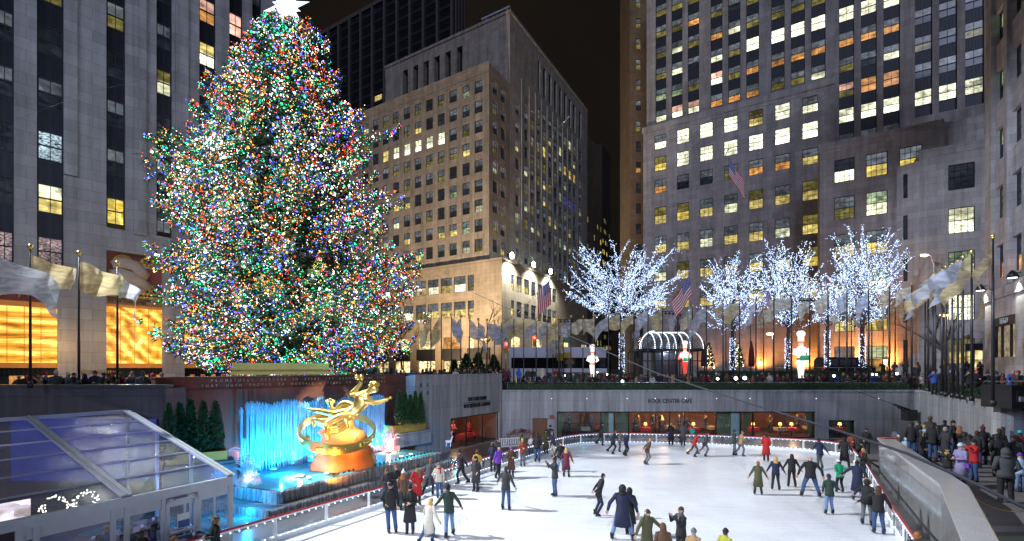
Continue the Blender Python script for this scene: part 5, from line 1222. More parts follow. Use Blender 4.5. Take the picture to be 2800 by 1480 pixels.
# crystal star
CRY = mat('crystal', (.75, .85, .95), .15, .1, .2, 20, emit=(.75, .9, 1.0), es=1.5)
sp = P(783, 18, TY); root = thing('tree_star', 'large glowing crystal star on the very top of the great tree', 'star', sp)
mb = MB()
for k in range(12):
    a = 2 * pi * k / 12 + .2; L_ = 1.75 if k % 2 == 0 else 1.1; y_ = -.25 if k % 2 == 0 else -.05
    for sgn in (1, -1):
        dxy = Vector((cos(a), 0, sin(a))); sd = Vector((-sin(a), 0, cos(a)))
        c_ = Vector((0, 0, 0)); t_ = dxy * L_; m_ = dxy * .42 * L_; mb.add([c_ + Vector((0, sgn * .32, 0)), m_ + sd * .26, t_, m_ - sd * .26, m_ + Vector((0, sgn * .22, 0))], [(0, 1, 4), (1, 2, 4), (2, 3, 4), (3, 0, 4)])
mb.build('points', CRY, root); mb = MB(); mb.ball((0, 0, 0), .33, 10, 7); mb.build('core', emi('star_core', (.8, .95, 1), 5), root)
light('star_light', 'POINT', sp + Vector((0, -1.2, 0)), 160, (.8, .95, 1), None, .3)
# tree base box
W = Wall(P(628, 1010, 26.9).xy, P(905, 1010, 29.4).xy)
mb = MB(); mb.box(0, W.L, 0, 1.2, 0, .16); mb.box(.1, W.L - .1, .08, 1.2, .16, .30); mb.box(.0, W.L, .0, 1.2, .30, .42)
for i in range(56): x = .12 + (W.L - .24) * i / 56; mb.box(x, x + .09, .03, .08, .42, .70)
mb.box(.1, W.L - .1, .09, 1.2, .42, .70); o = mb.build('tree_plinth', mat('gilt_plinth', (.75, .58, .25), .45, .1, .15, 3)); W.place(o, 0, 5.63, .2); tag(o, 'long fluted cream and gold plinth beneath the great tree on the red wall', 'plinth')

# ================================================================== TREES IN WHITE LIGHTS
def lit_tree(label, base, H, R, seed, hb, n1=46, dens=1.0):
    r = random.Random(seed); root = thing('light_wrapped_tree', label, 'tree', base, 0, 'bare trees wrapped in white lights')
    tr = MB(); bl = []; cz = (H + hb) / 2; hz = (H - hb) / 2
    def bulbs(pts, step, o_):
        for a, b in zip(pts, pts[1:]):
            n = max(1, int((b - a).length / step * dens))
            for k in range(n): bl.append(a.lerp(b, r.random()) + Vector((r.uniform(-1, 1), r.uniform(-1, .4), r.uniform(-1, 1))) * o_)
    lead = [Vector((r.uniform(-.15, .15) * k, 0, hb * .8 + (H * .93 - hb * .8) * k / 6)) for k in range(7)]; lead[0] = Vector((0, 0, hb * .8))
    tr.tube([(0, 0, -.6), (0, 0, hb * .8)] + lead[1:], [.21, .16, .13, .10, .08, .06, .04, .02], 8); bulbs(lead, .035, .10)
    for k in range(int(hb * 55)): a = r.uniform(0, 2 * pi); bl.append(Vector((cos(a) * .27, sin(a) * .27, r.uniform(-.3, hb * .8))))
    for i in range(n1):
        u = (i + r.random()) / n1; a = i * 2.39996 + r.uniform(-.3, .3); ph = -.75 + 1.65 * u
        k_ = r.uniform(.62, 1.10); T = Vector((cos(a) * R * cos(ph) * k_, sin(a) * R * .75 * cos(ph) * k_, cz + hz * sin(ph) * k_))
        h0 = hb * .75 + (T.z - hb * .75) * r.uniform(.25, .5); h0 = max(hb * .7, h0); S_ = Vector((0, 0, h0)); pts = []
        for k in range(8):
            t = k / 7; pts.append(S_.lerp(T, t) + Vector((0, 0, -.35 * sin(t * pi) * (1 - u))) + Vector((r.uniform(-1, 1), r.uniform(-1, 1), r.uniform(-1, 1))) * .13 * (0 < k < 7))
        tr.tube([tuple(p) for p in pts], [.07, .06, .05, .042, .035, .028, .02, .012], 5, caps=False); bulbs(pts, .06, .05)
        L0 = (T - S_).length
        for q in range(int(4 + L0 * 1.8)):
            t = r.uniform(.28, 1); j = min(int(t * 7), 6); p = pts[j].lerp(pts[j + 1], t * 7 - j); d = (T - S_).normalized()
            d2 = (d * .8 + Vector((r.uniform(-1, 1), r.uniform(-1, 1), r.uniform(-.9, .8)))).normalized(); l_ = r.uniform(.5, 1.25) * (1.3 - .5 * t); tw = [p]
            for k in range(3): d2 = (d2 + Vector((r.uniform(-.3, .3), r.uniform(-.3, .3), r.uniform(-.28, .2)))).normalized(); tw.append(tw[-1] + d2 * l_ / 3)
            tr.tube([tuple(x) for x in tw], [.018, .014, .011, .007], 3, caps=False); bulbs(tw, .12, .03)
            if r.random() < .5: d3 = (d2 + Vector((r.uniform(-1, 1), r.uniform(-1, 1), r.uniform(-.2, .8)))).normalized(); t3 = [tw[1], tw[1] + d3 * l_ * .5]; tr.tube([tuple(x) for x in t3], [.01, .006], 3, caps=False); bulbs(t3, .11, .02)
    tr.build('trunk_and_limbs', BARK, root); r.shuffle(bl); st = MB()
    for p in bl[90:]: st.tetra(p, r.uniform(.017, .034))
    st.build('light_bulbs', BULB_W, root)['kind'] = 'stuff'
    mb = MB(); mb.ball((0, 0, 0), .042, 6, 4); me = mb.mesh('light_bulb', BULB_W)
    for p in bl[:90]: obj('light_bulb', me, root, p)
    print(label[:20], len(bl))
    light('tree_glow', 'POINT', Vector(base) + Vector((0, -3.2, H * .55)), 80, (.5, .66, 1), None, 1.5)
    return root
lit_tree('widest bare tree wrapped in white lights, left of the glass pavilion', P(1700, 1016, 47), 14.2, 6.4, 4, 5.0, 66)
lit_tree('bare tree wrapped in white lights just right of the glass pavilion', P(2003, 1005, 46), 12.4, 3.5, 9, 3.6, 42)
lit_tree('bare tree in white lights beside the middle drumming soldier', P(2155, 1000, 44.5), 13.4, 3.3, 13, 3.4, 44)
lit_tree('small bare tree in white lights half hidden between two taller ones', P(2262, 995, 49), 10.2, 2.2, 19, 4.4, 20, .85)
lit_tree('rightmost bare tree in white lights in front of the orange wall', P(2358, 996, 44), 14.2, 3.9, 23, 3.6, 48)
# plain bare trees
def bare_tree(label, base, H, seed, spread=2.0):
    r = random.Random(seed); root = thing('bare_tree', label, 'tree', base, 0, 'small bare street trees'); mb = MB()
    def g(p, d, L, rad, lev):
        pts = [p]
        for k in range(3): d = (d + Vector((r.uniform(-.25, .25), r.uniform(-.25, .25), .05))).normalized(); p = p + d * L / 3; pts.append(p)
        mb.tube([tuple(q) for q in pts], [rad, rad * .85, rad * .7, rad * .5], 5, caps=False)
        if lev < 4:
            for k in range(3): a = r.uniform(0, 2 * pi); g(pts[r.choice((1, 2, 3))], (d + Vector((cos(a), sin(a), .2)) * .8).normalized(), L * .62, rad * .55, lev + 1)
    g(Vector((0, 0, 0)), Vector((0, 0, 1)), H * .42, .13, 0); mb.build('trunk_and_limbs', BARK, root)
bare_tree('leafless street tree at the right edge of the great tree', P(1100, 1012, 60), 11, 3)
bare_tree('leafless street tree behind the flags left of the traffic light', P(1312, 1010, 62), 12, 5)
bare_tree('leafless tree with dark bark against the corner building', P(2590, 1000, 40), 9, 8)
bare_tree('leafless tree behind the flags and the glass pavilion', P(1870, 1005, 52), 9.5, 14)
# small conifers behind the crowd
for i, (px, yt) in enumerate(((1242, 990), (1275, 972), (1307, 968), (1350, 975))):
    b_ = P(px, 1016, 44 + i * .5); b_.z = 4.25; h = EYE + (HOR - yt) * 44.5 / F - 4.25
    shrub('potted_conifer', 'small dark conifer behind the crowd left of the traffic light, %s from the left' % ORD[i], 'conifer', b_, h, .95 if i else .5, 60 + i, group='small conifers behind the crowd', n=1500, leaf=.14)
b_ = P(1122 + 400, 1010, 44)
for i, (px, l) in enumerate(((1938, 'tiny lit conifer just right of the glass pavilion'), (2018, 'tiny lit conifer beside the second white tree'))):
    b_ = P(px, 1003, 50); root = shrub('small_lit_conifer', l, 'conifer', b_, 2.4, .55, 70 + i, n=500, leaf=.12, group='tiny lit conifers'); r = random.Random(i); mb = MB()
    for k in range(110): z = r.random() ** 1.2 * 2.4; a = r.uniform(0, 2 * pi); R_ = .58 * (1 - z / 2.5); mb.tetra((cos(a) * R_, sin(a) * R_, z), .045)
    mb.build('light_bulbs', emi('bulb_warm%d' % i, (1, .85, .5), 6), root)['kind'] = 'stuff'

# ================================================================== FLAGS
def clothmat(name, c, tr=.25):
    m, nt, b, o = newmat(name); L = nt.links.new; tc = N(nt, 'ShaderNodeTexCoord'); nz = N(nt, 'ShaderNodeTexNoise', Scale=2.2, Detail=5.0, Distortion=1.0)
    mp = N(nt, 'ShaderNodeMapping'); mp.inputs['Scale'].default_value = (.6, .6, 2.0); mp.inputs['Rotation'].default_value = (0, .5, 0); L(tc.outputs['Object'], mp.inputs[0]); L(mp.outputs[0], nz.inputs[0])
    cr = N(nt, 'ShaderNodeValToRGB'); L(nz.outputs['Fac'], cr.inputs[0]); e = cr.color_ramp.elements; e[0].position = .3; e[1].position = .7
    e[0].color = (*(Vector(c) * .55), 1); e[1].color = (*[min(1, x * 1.3) for x in c], 1); L(cr.outputs[0], b.inputs['Base Color']); b.inputs['Roughness'].default_value = .35; b.inputs['Sheen Weight'].default_value = .4
    tl = N(nt, 'ShaderNodeBsdfTranslucent'); L(cr.outputs[0], tl.inputs[0]); mx = N(nt, 'ShaderNodeMixShader'); mx.inputs[0].default_value = .45; L(b.outputs[0], mx.inputs[1]); L(tl.outputs[0], mx.inputs[2])
    t2 = N(nt, 'ShaderNodeBsdfTransparent'); m2 = N(nt, 'ShaderNodeMixShader'); m2.inputs[0].default_value = 1 - tr; L(t2.outputs[0], m2.inputs[1]); L(mx.outputs[0], m2.inputs[2]); L(m2.outputs[0], o.inputs[0]); return m
SIL = clothmat('silver_cloth', (.66, .70, .80), .12); GLD = clothmat('gold_cloth', (.80, .64, .34), .1); PAL = clothmat('cream_cloth', (.80, .72, .52), .1)
def flagmesh(w, h, droop, seed, m, sgn=1, hang=0.):
    r = random.Random(seed); nx, nz_ = 22, 12; ph = r.uniform(0, 6); v = []
    for i in range(nx + 1):
        u = i / nx
        for j in range(nz_ + 1):
            t = j / nz_; k = 1 - hang * .75 * u ** .7
            x = sgn * w * u * (1 - .25 * droop * u) * (1 - hang * (.45 + .25 * t)); z = -h * t * (1 - .12 * u + .15 * sin(ph + u * 4)) - droop * w * u ** 1.25 + .06 * sin(ph + 7 * u + 2 * t) - hang * w * .55 * u
            y = .20 * u * sin(ph + 8 * u + 1.6 * t) * (1 + droop) + .07 * sin(ph + 17 * u + 5 * t) * u
            v.append((x, y, z))
    mb = MB(); mb.add(v, [(i * (nz_ + 1) + j, (i + 1) * (nz_ + 1) + j, (i + 1) * (nz_ + 1) + j + 1, i * (nz_ + 1) + j + 1) for i in range(nx) for j in range(nz_)], 0, True); return mb.mesh('flag', m)
def flagpole(label, px, ytop, ybase, Y, m, w=2.2, h=1.35, droop=.35, sgn=-1, hang=0, seed=0, rz=0, group='flagpoles round the sunken court', ph_=None, zb=None, dz=.15, cat='flagpole'):
    b = P(px, ybase, Y); top = P(px, ytop, Y).z
    if zb is not None: b.z = zb
    H = top - b.z; root = thing('flagpole', label, cat, b, 0, group); rr_ = max(.045, H * .0075)
    mb = MB(); mb.tube([(0, 0, 0), (0, 0, H * .5), (0, 0, H)], [rr_ * 1.15, rr_, rr_ * .7], 8); mb.loft([(0, 0, 0, rr_ * 2, rr_ * 2), (0, 0, .25, rr_ * 1.9, rr_ * 1.9), (0, 0, .3, rr_ * 1.2, rr_ * 1.2)], 8); mb.build('pole', POLE, root)
    mb = MB(); mb.ball((0, 0, H + .09), .10, 8, 6); mb.loft([(0, 0, H - .04, .05, .05), (0, 0, H + .02, .07, .07)], 8); mb.build('finial', GOLD, root)
    if m is not None:
        f = obj('flag', flagmesh(w, h, droop, seed, m, sgn, hang), root, (sgn * rr_, -.02, H - dz), rz)
    return root
for i, (px, yt, l, w_, dr, m_) in enumerate(((83, 680, 'cream flag streaming right on the left wall, leftmost whole pole', 3.9, .28, GLD), (216, 697, 'cream flag streaming right on the left wall, middle pole', 3.9, .33, GLD), (321, 724, 'white flag drooping toward the great tree, third pole from the left', 2.7, .95, SIL))):
    flagpole(l, px, yt, 1052, 19.4 + i * 1.1, m_, w_ * .52 * (1, .97, 1)[i], 1.25 - .1 * i, dr, 1, 0, 90 + i, dz=.35, zb=5.2)
flagpole('bluish white flag entering from the left edge', -32, 660, 1052, 18.6, SIL, 3.3, 1.5, .38, 1, 0, 99, dz=.5, zb=5.2)
# centre row
cen = [(1178, 858, 1022), (1207, 862, 1022), (1234, 864, 1022), (1260, 868, 1022), (1284, 872, 1022), (1308, 876, 1022), (1332, 878, 1022), (1352, 881, 1022), (1372, 886, 1022), (1405, 878, 1030), (1432, 877, 1050), (1466, 876, 1052), (1496, 874, 1054), (1528, 870, 1056), (1561, 868, 1058), (1594, 868, 1058), (1627, 866, 1058), (1664, 860, 1060), (1696, 856, 1060), (1733, 852, 1060), (1772, 846, 1060), (1812, 842, 1060), (1852, 840, 1060), (1893, 838, 1060), (1932, 834, 1060), (1977, 826, 1060), (2022, 824, 1060), (2067, 820, 1060), (2116, 816, 1060), (2164, 808, 1060), (2214, 806, 1060), (2264, 800, 1060), (2316, 796, 1060), (2375, 792, 1060), (2432, 784, 1060), (2493, 778, 1060)]
r = random.Random(12)
for i, (px, yt, yb) in enumerate(cen):
    Y = 33.5 + i * .9 if i < 10 else 41.6; m_ = r.choice((SIL, SIL, PAL, GLD)); 
    zb = 4.25 if i < 10 else 3.65; hang = r.choice((0, 0, .3, .6)); dr = r.uniform(.15, .9); sg = -1 if 9 <= i else r.choice((-1, 1, 1))
    if i in (0, 1): sg, dr, hang = -1, .75, .5
    flagpole('slim bronze flagpole with %s flag, %s from the left behind the court' % ('silver' if m_ is SIL else 'cream' if m_ is PAL else 'gold', ORD[i]), px, yt, yb, Y, m_, r.uniform(1.1, 1.75) * (.85 if i < 10 else 1), r.uniform(1.1, 1.6), dr, sg, hang, i, r.uniform(-.5, .5), zb=zb)
# second row of slimmer poles
for i, (px, yt) in enumerate(((1512, 920), (1520, 918), (1530, 916), (1541, 915), (1750, 890), (1985, 850), (2010, 858), (2052, 850), (2088, 852), (2295, 850), (2353, 854), (2328, 845), (2415, 862), (2384, 830), (2448, 824), (2478, 818))):
    m_ = r.choice((SIL, PAL, GLD)); flagpole('thin flagpole of the far street row with %s cloth, %s from the left' % ('silver' if m_ is SIL else 'cream' if m_ is PAL else 'gold', ORD[i]), px, yt, 1012, 48.5, m_, 1.2, 1.3, .5, -1, .5, 200 + i, group='flagpoles of the far street row', zb=5.0)
# right receding row on the east terrace
rt_ = [(2530, 778, 39), (2538, 770, 37.6), (2551, 756, 36), (2557, 752, 34.6), (2576, 742, 33), (2586, 733, 31.8), (2604, 726, 30.6), (2619, 718, 29.6), (2633, 706, 28.6), (2657, 692, 27.2), (2715, 650, 23.6)]
for i, (px, yt, Y) in enumerate(rt_):
    m_ = (SIL, GLD, SIL, GLD, GLD, SIL, GLD, SIL, SIL, GLD, GLD)[i]
    flagpole('bronze flagpole with windblown %s flag in the receding right row, %s from the far end' % ('silver' if m_ is SIL else 'gold', ORD[i]), px, yt, 1050, Y, m_, 2.3 if i < 10 else 2.0, 1.2, (.75, .8, .6, .9, .7, .8, .7, .6, .55, .9, 1.3)[i], -1, (0, 0, 0, 0, 0, 0, 0, .1, 0, .3, .45)[i], 300 + i, r.uniform(-.3, .3), 'flagpoles of the receding right row', zb=4.1)
# national flags
def usflag(label, px, py, Y, uv, tv, pole, seed):
    p = P(px, py, Y); root = thing('national_flag', label, 'flag', p, 0, 'striped national flags'); r = random.Random(seed)
    RD, WH, BL_ = USM; nx = 26; n13 = 13; v = []; f = []; mi = []
    mb = MB(); sub = 2; rows = 13 * sub
    for i in range(nx + 1):
        u = i / nx
        for j in range(rows + 1):
            t = j / rows; x = uv[0] * u + tv[0] * t; z = uv[1] * u + tv[1] * t
            v.append((x, .16 * u * sin(seed + 9 * u + 2 * t) + .1 * sin(14 * u + 3 * t) * u, z + .05 * sin(10 * u + seed)))
    for i in range(nx):
        for j in range(rows):
            s_ = j // sub; canton = i < nx * .4 and s_ < 7; st = canton and (i % 2 == 1) and (j % 2 == 1)
            f.append(((i * (rows + 1) + j, (i + 1) * (rows + 1) + j, (i + 1) * (rows + 1) + j + 1, i * (rows + 1) + j + 1), 1 if st else (2 if canton else (0 if s_ % 2 == 0 else 1))))
    for fc, m_ in f: mb.add([], [], 0); mb.f.append(fc); mb.m.append(m_); mb.sm.append(True)
    mb.v = v; mb.build('flag', [RD, WH, BL_], root)
    mb = MB(); mb.tube([pole[0], pole[1]], .05, 6); mb.ball(pole[1], .10, 7, 5); mb.build('staff', STEEL, root); return root
USM = (mat('flag_red', (.62, .02, .03), .7), mat('flag_white', (.85, .85, .85), .7), mat('flag_blue', (.03, .05, .32), .7))
usflag('national flag on an angled staff at the corner of the tan stone block', 1503, 768, 70, (.2, -3.5), (-1.9, -1.7), ((-4.6, 4, -4.3), (.3, -.2, .4)), 1)
usflag('small national flag flying high against the grey tower', 1992, 430, 58, (1.95, -3.0), (.1, -2.3), ((-.1, 9, -3.9), (-.05, -.1, 1.0)), 3)
usflag('large national flag beside the second white lit tree', 1884, 752, 41.2, (-1.45, -2.3), (.25, -1.75), ((.05, .1, -9.2), (.05, .1, .35)), 5)
usflag('little national flag half hidden behind the third white lit tree', 2096, 795, 43, (.5, -1.2), (-.1, -.9), ((-.8, .5, -1), (.1, 0, .3)), 7)
usflag('little national flag behind the widest white lit tree', 1683, 862, 46, (.9, -1.0), (-.1, -.8), ((-1.4, .5, -1.1), (.1, 0, .3)), 8)
# thin roof staff on the stone block
mb = MB(); a, b = P(1514, 362, 100), P(1558, 318, 96); mb.tube([a, b], .14, 6); mb.tube([a, a + Vector((-.3, 2.5, -1.8))], .1, 5); tag(mb.build('bare_flagstaff', STEEL), 'bare angled flagstaff high on the side of the tan stone block', 'flagstaff')

# ================================================================== STREET LEVEL THINGS
# glass pavilion
g = P(1826, 1004, 46); PX = 8.3 / 2; root = thing('glass_pavilion', 'round topped glass elevator pavilion outlined with rows of white bulbs', 'pavilion', (P(1826, 0, 46).x, 47.0, 5.0))
w_ = (1912 - 1742) / F * 46 / 2; h1 = EYE + (HOR - 958) * 46 / F - 5.0; h2 = EYE + (HOR - 912) * 46 / F - 5.0 - h1; dp = 2.4
mb = MB(); mb.box(-w_, w_, -dp, dp, h1 - .12, h1 + .12); n = 9
for i in range(n + 1): x = -w_ + 2 * w_ * i / n; mb.box(x - .05, x + .05, -dp - .02, -dp + .08, 0, h1 - .12); mb.box(x - .05, x + .05, dp - .08, dp, 0, h1 - .12)
mb.box(-w_, w_, -dp, -dp + .1, 0, .15); mb.box(-w_, w_, -dp - .01, -dp + .08, 2.1 * .8, 2.1 * .8 + .1)
mb.build('frame', DARK, root)
def arc(x, t):  # vault profile
    return None
bul = []; ribs = MB()
for i in range(6):
    x = -w_ * .55 + w_ * 1.1 * i / 5; pts = [(x, dp * cos(a), h1 + .1 + h2 * sin(a)) for a in [pi * k / 14 for k in range(15)]]; ribs.tube(pts, .045, 5); bul += [pts[k] for k in range(15)] + [tuple((Vector(pts[k]) + Vector(pts[k + 1])) / 2) for k in range(14)]
for s_ in (-1, 1):
    pts = [(s_ * (w_ * .55 + w_ * .45 * cos(a)), -dp * .85, h1 + .1 + h2 * sin(a)) for a in [pi / 2 * k / 10 for k in range(11)]]; ribs.tube(pts, .05, 5); bul += pts + [tuple((Vector(pts[k]) + Vector(pts[k + 1])) / 2) for k in range(10)]
ribs.tube([(-w_ * .55, -dp * .5, h1 + h2 * .88), (w_ * .55, -dp * .5, h1 + h2 * .88)], .04, 5); ribs.tube([(-w_ * .55, 0, h1 + .1 + h2), (w_ * .55, 0, h1 + .1 + h2)], .04, 5)
for k in range(26): bul.append((-w_ * .55 + w_ * 1.1 * k / 25, -dp * .2, h1 + .1 + h2 * 1.0))
ribs.build('ribs', STEEL, root)
mb = MB(); cols_ = []
for i in range(13):
    u = -1 + 2 * i / 12; xx = w_ * u; k_ = 1 if abs(u) < .55 else sqrt(max(.0, 1 - ((abs(u) - .55) / .45) ** 2)); cols_.append([(xx, dp * cos(a) * (.75 + .25 * k_), h1 + .1 + h2 * sin(a) * k_) for a in [pi * k / 12 for k in range(13)]])
mb.add([p for c in cols_ for p in c], [(i * 13 + k, (i + 1) * 13 + k, (i + 1) * 13 + k + 1, i * 13 + k + 1) for i in range(12) for k in range(12)], 0, True)
mb.quad((-w_, -dp + .02, 0), (w_, -dp + .02, 0), (w_, -dp + .02, h1), (-w_, -dp + .02, h1)); mb.build('glass_vault', CLEARW, root)
bm1 = MB(); bm1.ball((0, 0, 0), .04, 6, 4); bme1 = bm1.mesh('light_bulb', emi('bulb_pav', (.7, .85, 1.0), 5)); st = MB()
for k, p in enumerate(bul):
    q = Vector(p) * 1.0 + Vector((0, -.05, .04))
    if k < 98: obj('light_bulb', bme1, root, q)
    else: st.ball(q, .04, 6, 4)
st.build('light_bulbs', emi('bulb_pav2', (.7, .85, 1.0), 5), root)['kind'] = 'stuff'
mb = MB(); mb.box(-1.2, 1.2, -.5, .5, 0, 2.6); mb.build('lift_car', mat('lift', (.10, .12, .15), .3, .5), root); mb = MB(); mb.ball((.6, -dp - .1, h1 * .72), .12, 8, 6); mb.build('red_lamp', emi('redl', (1, .05, .03), 8), root)
light('pavilion_glow', 'POINT', (P(1826, 0, 46).x, 45.8, 7.6), 90, (.8, .85, 1), None, .4)
# hedges, low wall, rail
def hedge(name, label, p0, p1, z0, z1, dep, seed, dens=260, leaf=.09):
    W = Wall(p0, p1); root = thing(name, label, 'hedge', (p0[0], p0[1], z0)); r = random.Random(seed); mb = MB(); h = z1 - z0
    mb.box(.02, W.L - .02, .04, dep - .04, 0, h - .05, 1)
    for k in range(int(W.L * dens)):
        x = r.uniform(0, W.L); f_ = r.random() < .5; y = 0 if f_ else r.uniform(0, dep); z = r.uniform(0, h) if f_ else h; p = Vector((x, y, z)) + Vector((0, r.uniform(-.05, .03), r.uniform(-.05, .05) - .03)); d = Vector((r.uniform(-1, 1), -r.random(), r.uniform(-.3, 1))).normalized(); s = leaf * r.uniform(.6, 1.3)
        t_ = d.cross(Vector((r.random() - .5, r.random() - .5, r.random() - .5))).normalized() * s * .5; mb.add([p - t_, p + t_, p + d * s], [(0, 1, 2)], r.choice((0, 0, 1)))
    o = mb.build('foliage', [HEDGE, SHRUBM[1]], root); o.rotation_euler = (0, 0, W.rz); mb = MB(); mb.box(0, W.L, .05, dep - .05, -.1, .0); o = mb.build('soil', BARK, root); o.rotation_euler = (0, 0, W.rz); return root
hedge('box_hedge', 'long dark clipped hedge along the top of the café wall', (-.4, 40.35), (34.4, 40.35), 4.16, 4.72, .8, 1, 230)
hedge('box_hedge', 'dark clipped hedge receding along the top of the right wall', (34.9, 39.6), (27.3, 25.9), 4.16, 4.72, .8, 2, 230)
hedge('box_hedge', 'upper hedge behind the crowd beside the bus', P(1497, 0, 46.4).xy[:], P(1740, 0, 46.4).xy[:], 4.95, 5.55, .8, 3, 120)
hedge('box_hedge', 'upper hedge behind the crowd between pavilion and dark van', P(1915, 0, 46.4).xy[:], P(2462, 0, 46.4).xy[:], 5.0, 5.75, .8, 4, 120)
mb = MB(); mb.box(P(1497, 0, 46).x, P(2470, 0, 46).x, 45.9, 46.9, 3.65, 4.98); o = mb.build('planter_wall', stone('planter_stone', (.2, .17, .14), 2, .7)); tag(o, 'low tan stone planter wall behind the terrace crowd', 'wall')
root = thing('terrace_railing', 'thin steel railing behind the café wall hedge', 'railing', (-.4, 41.3, 3.65)); mb = MB()
for z in (.55, 1.12): mb.tube([(0, 0, z), (34.6, 0, z)], .022, 6)
mb.build('rails', STEEL, root); mb = MB(); mb.box(-.02, .02, -.02, .02, 0, 1.1); me = mb.mesh('post', STEEL)
for i in range(24): obj('post', me, root, (i * 1.5, 0, 0))
root = thing('terrace_railing', 'steel railing above the upper hedge in front of the tower', 'railing', (P(1940, 0, 47.4).x, 47.4, 5.0)); L_ = P(2470, 0, 47.4).x - P(1940, 0, 47.4).x; mb = MB(); mb.tube([(0, 0, 1.1), (L_, 0, 1.1)], .025, 6); mb.build('rails', STEEL, root)
for i in range(13): obj('post', me, root, (i * L_ / 12, 0, 0))
# stairs at the corner with brass rail
mb = MB()
for k in range(4): mb.box(-1.0, 4.0, 42 + k * .0 + .35 * k, 47, 3.65 + .15 * k, 3.65 + .15 * (k + 1) - .003)
o = mb.build('stairs', PAVE); struct(o)
root = thing('stair_rail', 'sloping brass handrail beside the steps at the court corner', 'handrail', P(1400, 1026, 40.9)); mb = MB(); a = P(1412, 1027, 41) ; b = P(1480, 1060, 40.9); mb.tube([a - root.location, b - root.location, P(1560, 1056, 41) - root.location], .035, 6); mb.build('rail', BRASS, root); mb = MB()
for t in (0, .5, 1): q = a.lerp(b, t) - root.location; mb.box(q.x - .02, q.x + .02, q.y - .02, q.y + .02, 3.65 - root.location.z, q.z)
mb.build('posts', BRASS, root)
# bus
def wheel(root, x, y, z, rr_, w=.28):
    o = empty('wheel', (x, y, z)); o.parent = root; mb = MB(); mb.tube([(0, -w / 2, 0), (0, w / 2, 0)], rr_, 18); mb.build('tyre', BLACKP, o); mb = MB(); mb.tube([(0, -w / 2 - .01, 0), (0, -w / 2 + .04, 0)], rr_ * .55, 12); mb.build('rim', STEEL, o)
bz = 4.26; bp = P(1392, 1000, 52); bx1 = P(1660, 0, 52).x; L_ = bx1 - bp.x
root = thing('coach_bus', 'long white coach with black windows and purple stripes behind the flags', 'bus', (bp.x, 52, bz)); Hh = EYE + (HOR - 957) * 52 / F - bz + .3
BUSW = mat('bus_paint', (.55, .56, .62), .3, 0, .05, .5); mb = MB(); mb.box(0, L_, 0, 2.5, .4, 1.75); mb.box(.05, L_ - .1, .05, 2.45, 2.95, Hh); mb.box(0, .25, 0, 2.5, 1.75, Hh - .1); mb.box(.2, L_ - .3, .04, 2.46, 1.6, 1.76); mb.build('body', BUSW, root)
mb = MB(); mb.box(.25, L_ - .05, .02, 2.48, 1.76, 2.95); mb.build('window_band', mat('bus_glass', (.01, .01, .012), .1), root)
mb = MB(); mb.box(3.5, 8.4, -.012, 0, .55, 1.35, 0); mb.box(4.2, 5.2, -.02, -.012, .75, 1.1, 1); mb.box(6.2, 7.8, -.02, -.012, .7, 1.2, 2); mb.build('stripes', [mat('stripe_purple', (.25, .18, .5), .5), mat('stripe_red', (.5, .05, .08), .5), mat('stripe_blue', (.1, .15, .5), .5)], root)
mb = MB(); mb.box(L_ - .06, L_, .2, 2.3, 1.3, 2.9); mb.build('windscreen', mat('bus_glass2', (.01, .01, .012), .1), root)
for x in (1.8, L_ - 2.2): wheel(root, x, .1, .48, .48)
for y_ in (.3,): mb = MB(); mb.box(-.02, .0, .1, .35, Hh - .35, Hh - .2); mb.build('tail_light', emi('tail', (1, .05, .03), 8), root)
# van
vp = P(2258, 0, 50.5); vx1 = P(2395, 0, 50.5).x; L_ = vx1 - vp.x; root = thing('dark_van', 'dark blue van parked behind the upper hedge before the orange wall', 'van', (vp.x, 50.5, 5.0)); mb = MB()
prof_ = [(0, .35), (L_, .35), (L_, 1.2), (L_ - .9, 1.35), (L_ - 1.7, 2.15), (.3, 2.25), (0, 1.9)]
mb.add([(x, 0, z) for x, z in prof_] + [(x, 2, z) for x, z in prof_], [tuple(range(7)), tuple(range(13, 6, -1))] + [(i, (i + 1) % 7 + 7 - (0 if True else 0), (i + 1) % 7, i)[0:0] or (i, i + 7, (i + 1) % 7 + 7, (i + 1) % 7) for i in range(7)]); mb.build('body', mat('navy_paint', (.02, .025, .06), .2, .3), root)
mb = MB(); 
for k in range(3): mb.box(.35 + k * (L_ - 2.4) / 3, .25 + (k + 1) * (L_ - 2.4) / 3, -.02, 0, 1.35, 1.98)
mb.build('side_windows', mat('van_glass', (.06, .07, .09), .08, 0, .2, 2), root)
for x in (.9, L_ - 1.1): wheel(root, x, .05, .36, .36, .22)
mb = MB(); mb.box(-.02, 0, .05, .2, 1.0, 1.3); mb.build('tail_light', emi('tail2', (1, .05, .03), 3), root)
# traffic lights and street signs
def traffic(label, px, py, Y, face=0):
    p = P(px, py, Y); root = thing('traffic_light', label, 'traffic light', (p.x, p.y, 4.26), 0, 'red traffic lights'); H = p.z - 4.26
    mb = MB(); mb.tube([(0, .2, 0), (0, .2, H + .8)], .07, 7); mb.tube([(0, .2, H + .3), (0, 0, H + .3)], .04, 5); mb.build('pole', STEEL, root)
    mb = MB(); mb.box(-.22, .22, -.18, .12, H - 1.0, H + .3)
    for k in range(3): mb.tube([(0, -.42, H + .08 - .4 * k), (0, -.18, H + .08 - .4 * k)], .17, 10, caps=False)
    mb.build('housing', mat('signal_yellow', (.6, .3, .02), .5), root); mb = MB(); mb.ball((0, -.25, H + .08), (.2, .08, .2), 10, 6); mb.build('red_lens', emi('signal_red', (1, .03, .02), 22), root)
    light('signal_glow', 'POINT', (p.x, p.y - .8, p.z), 14, (1, .05, .02), None, .1)
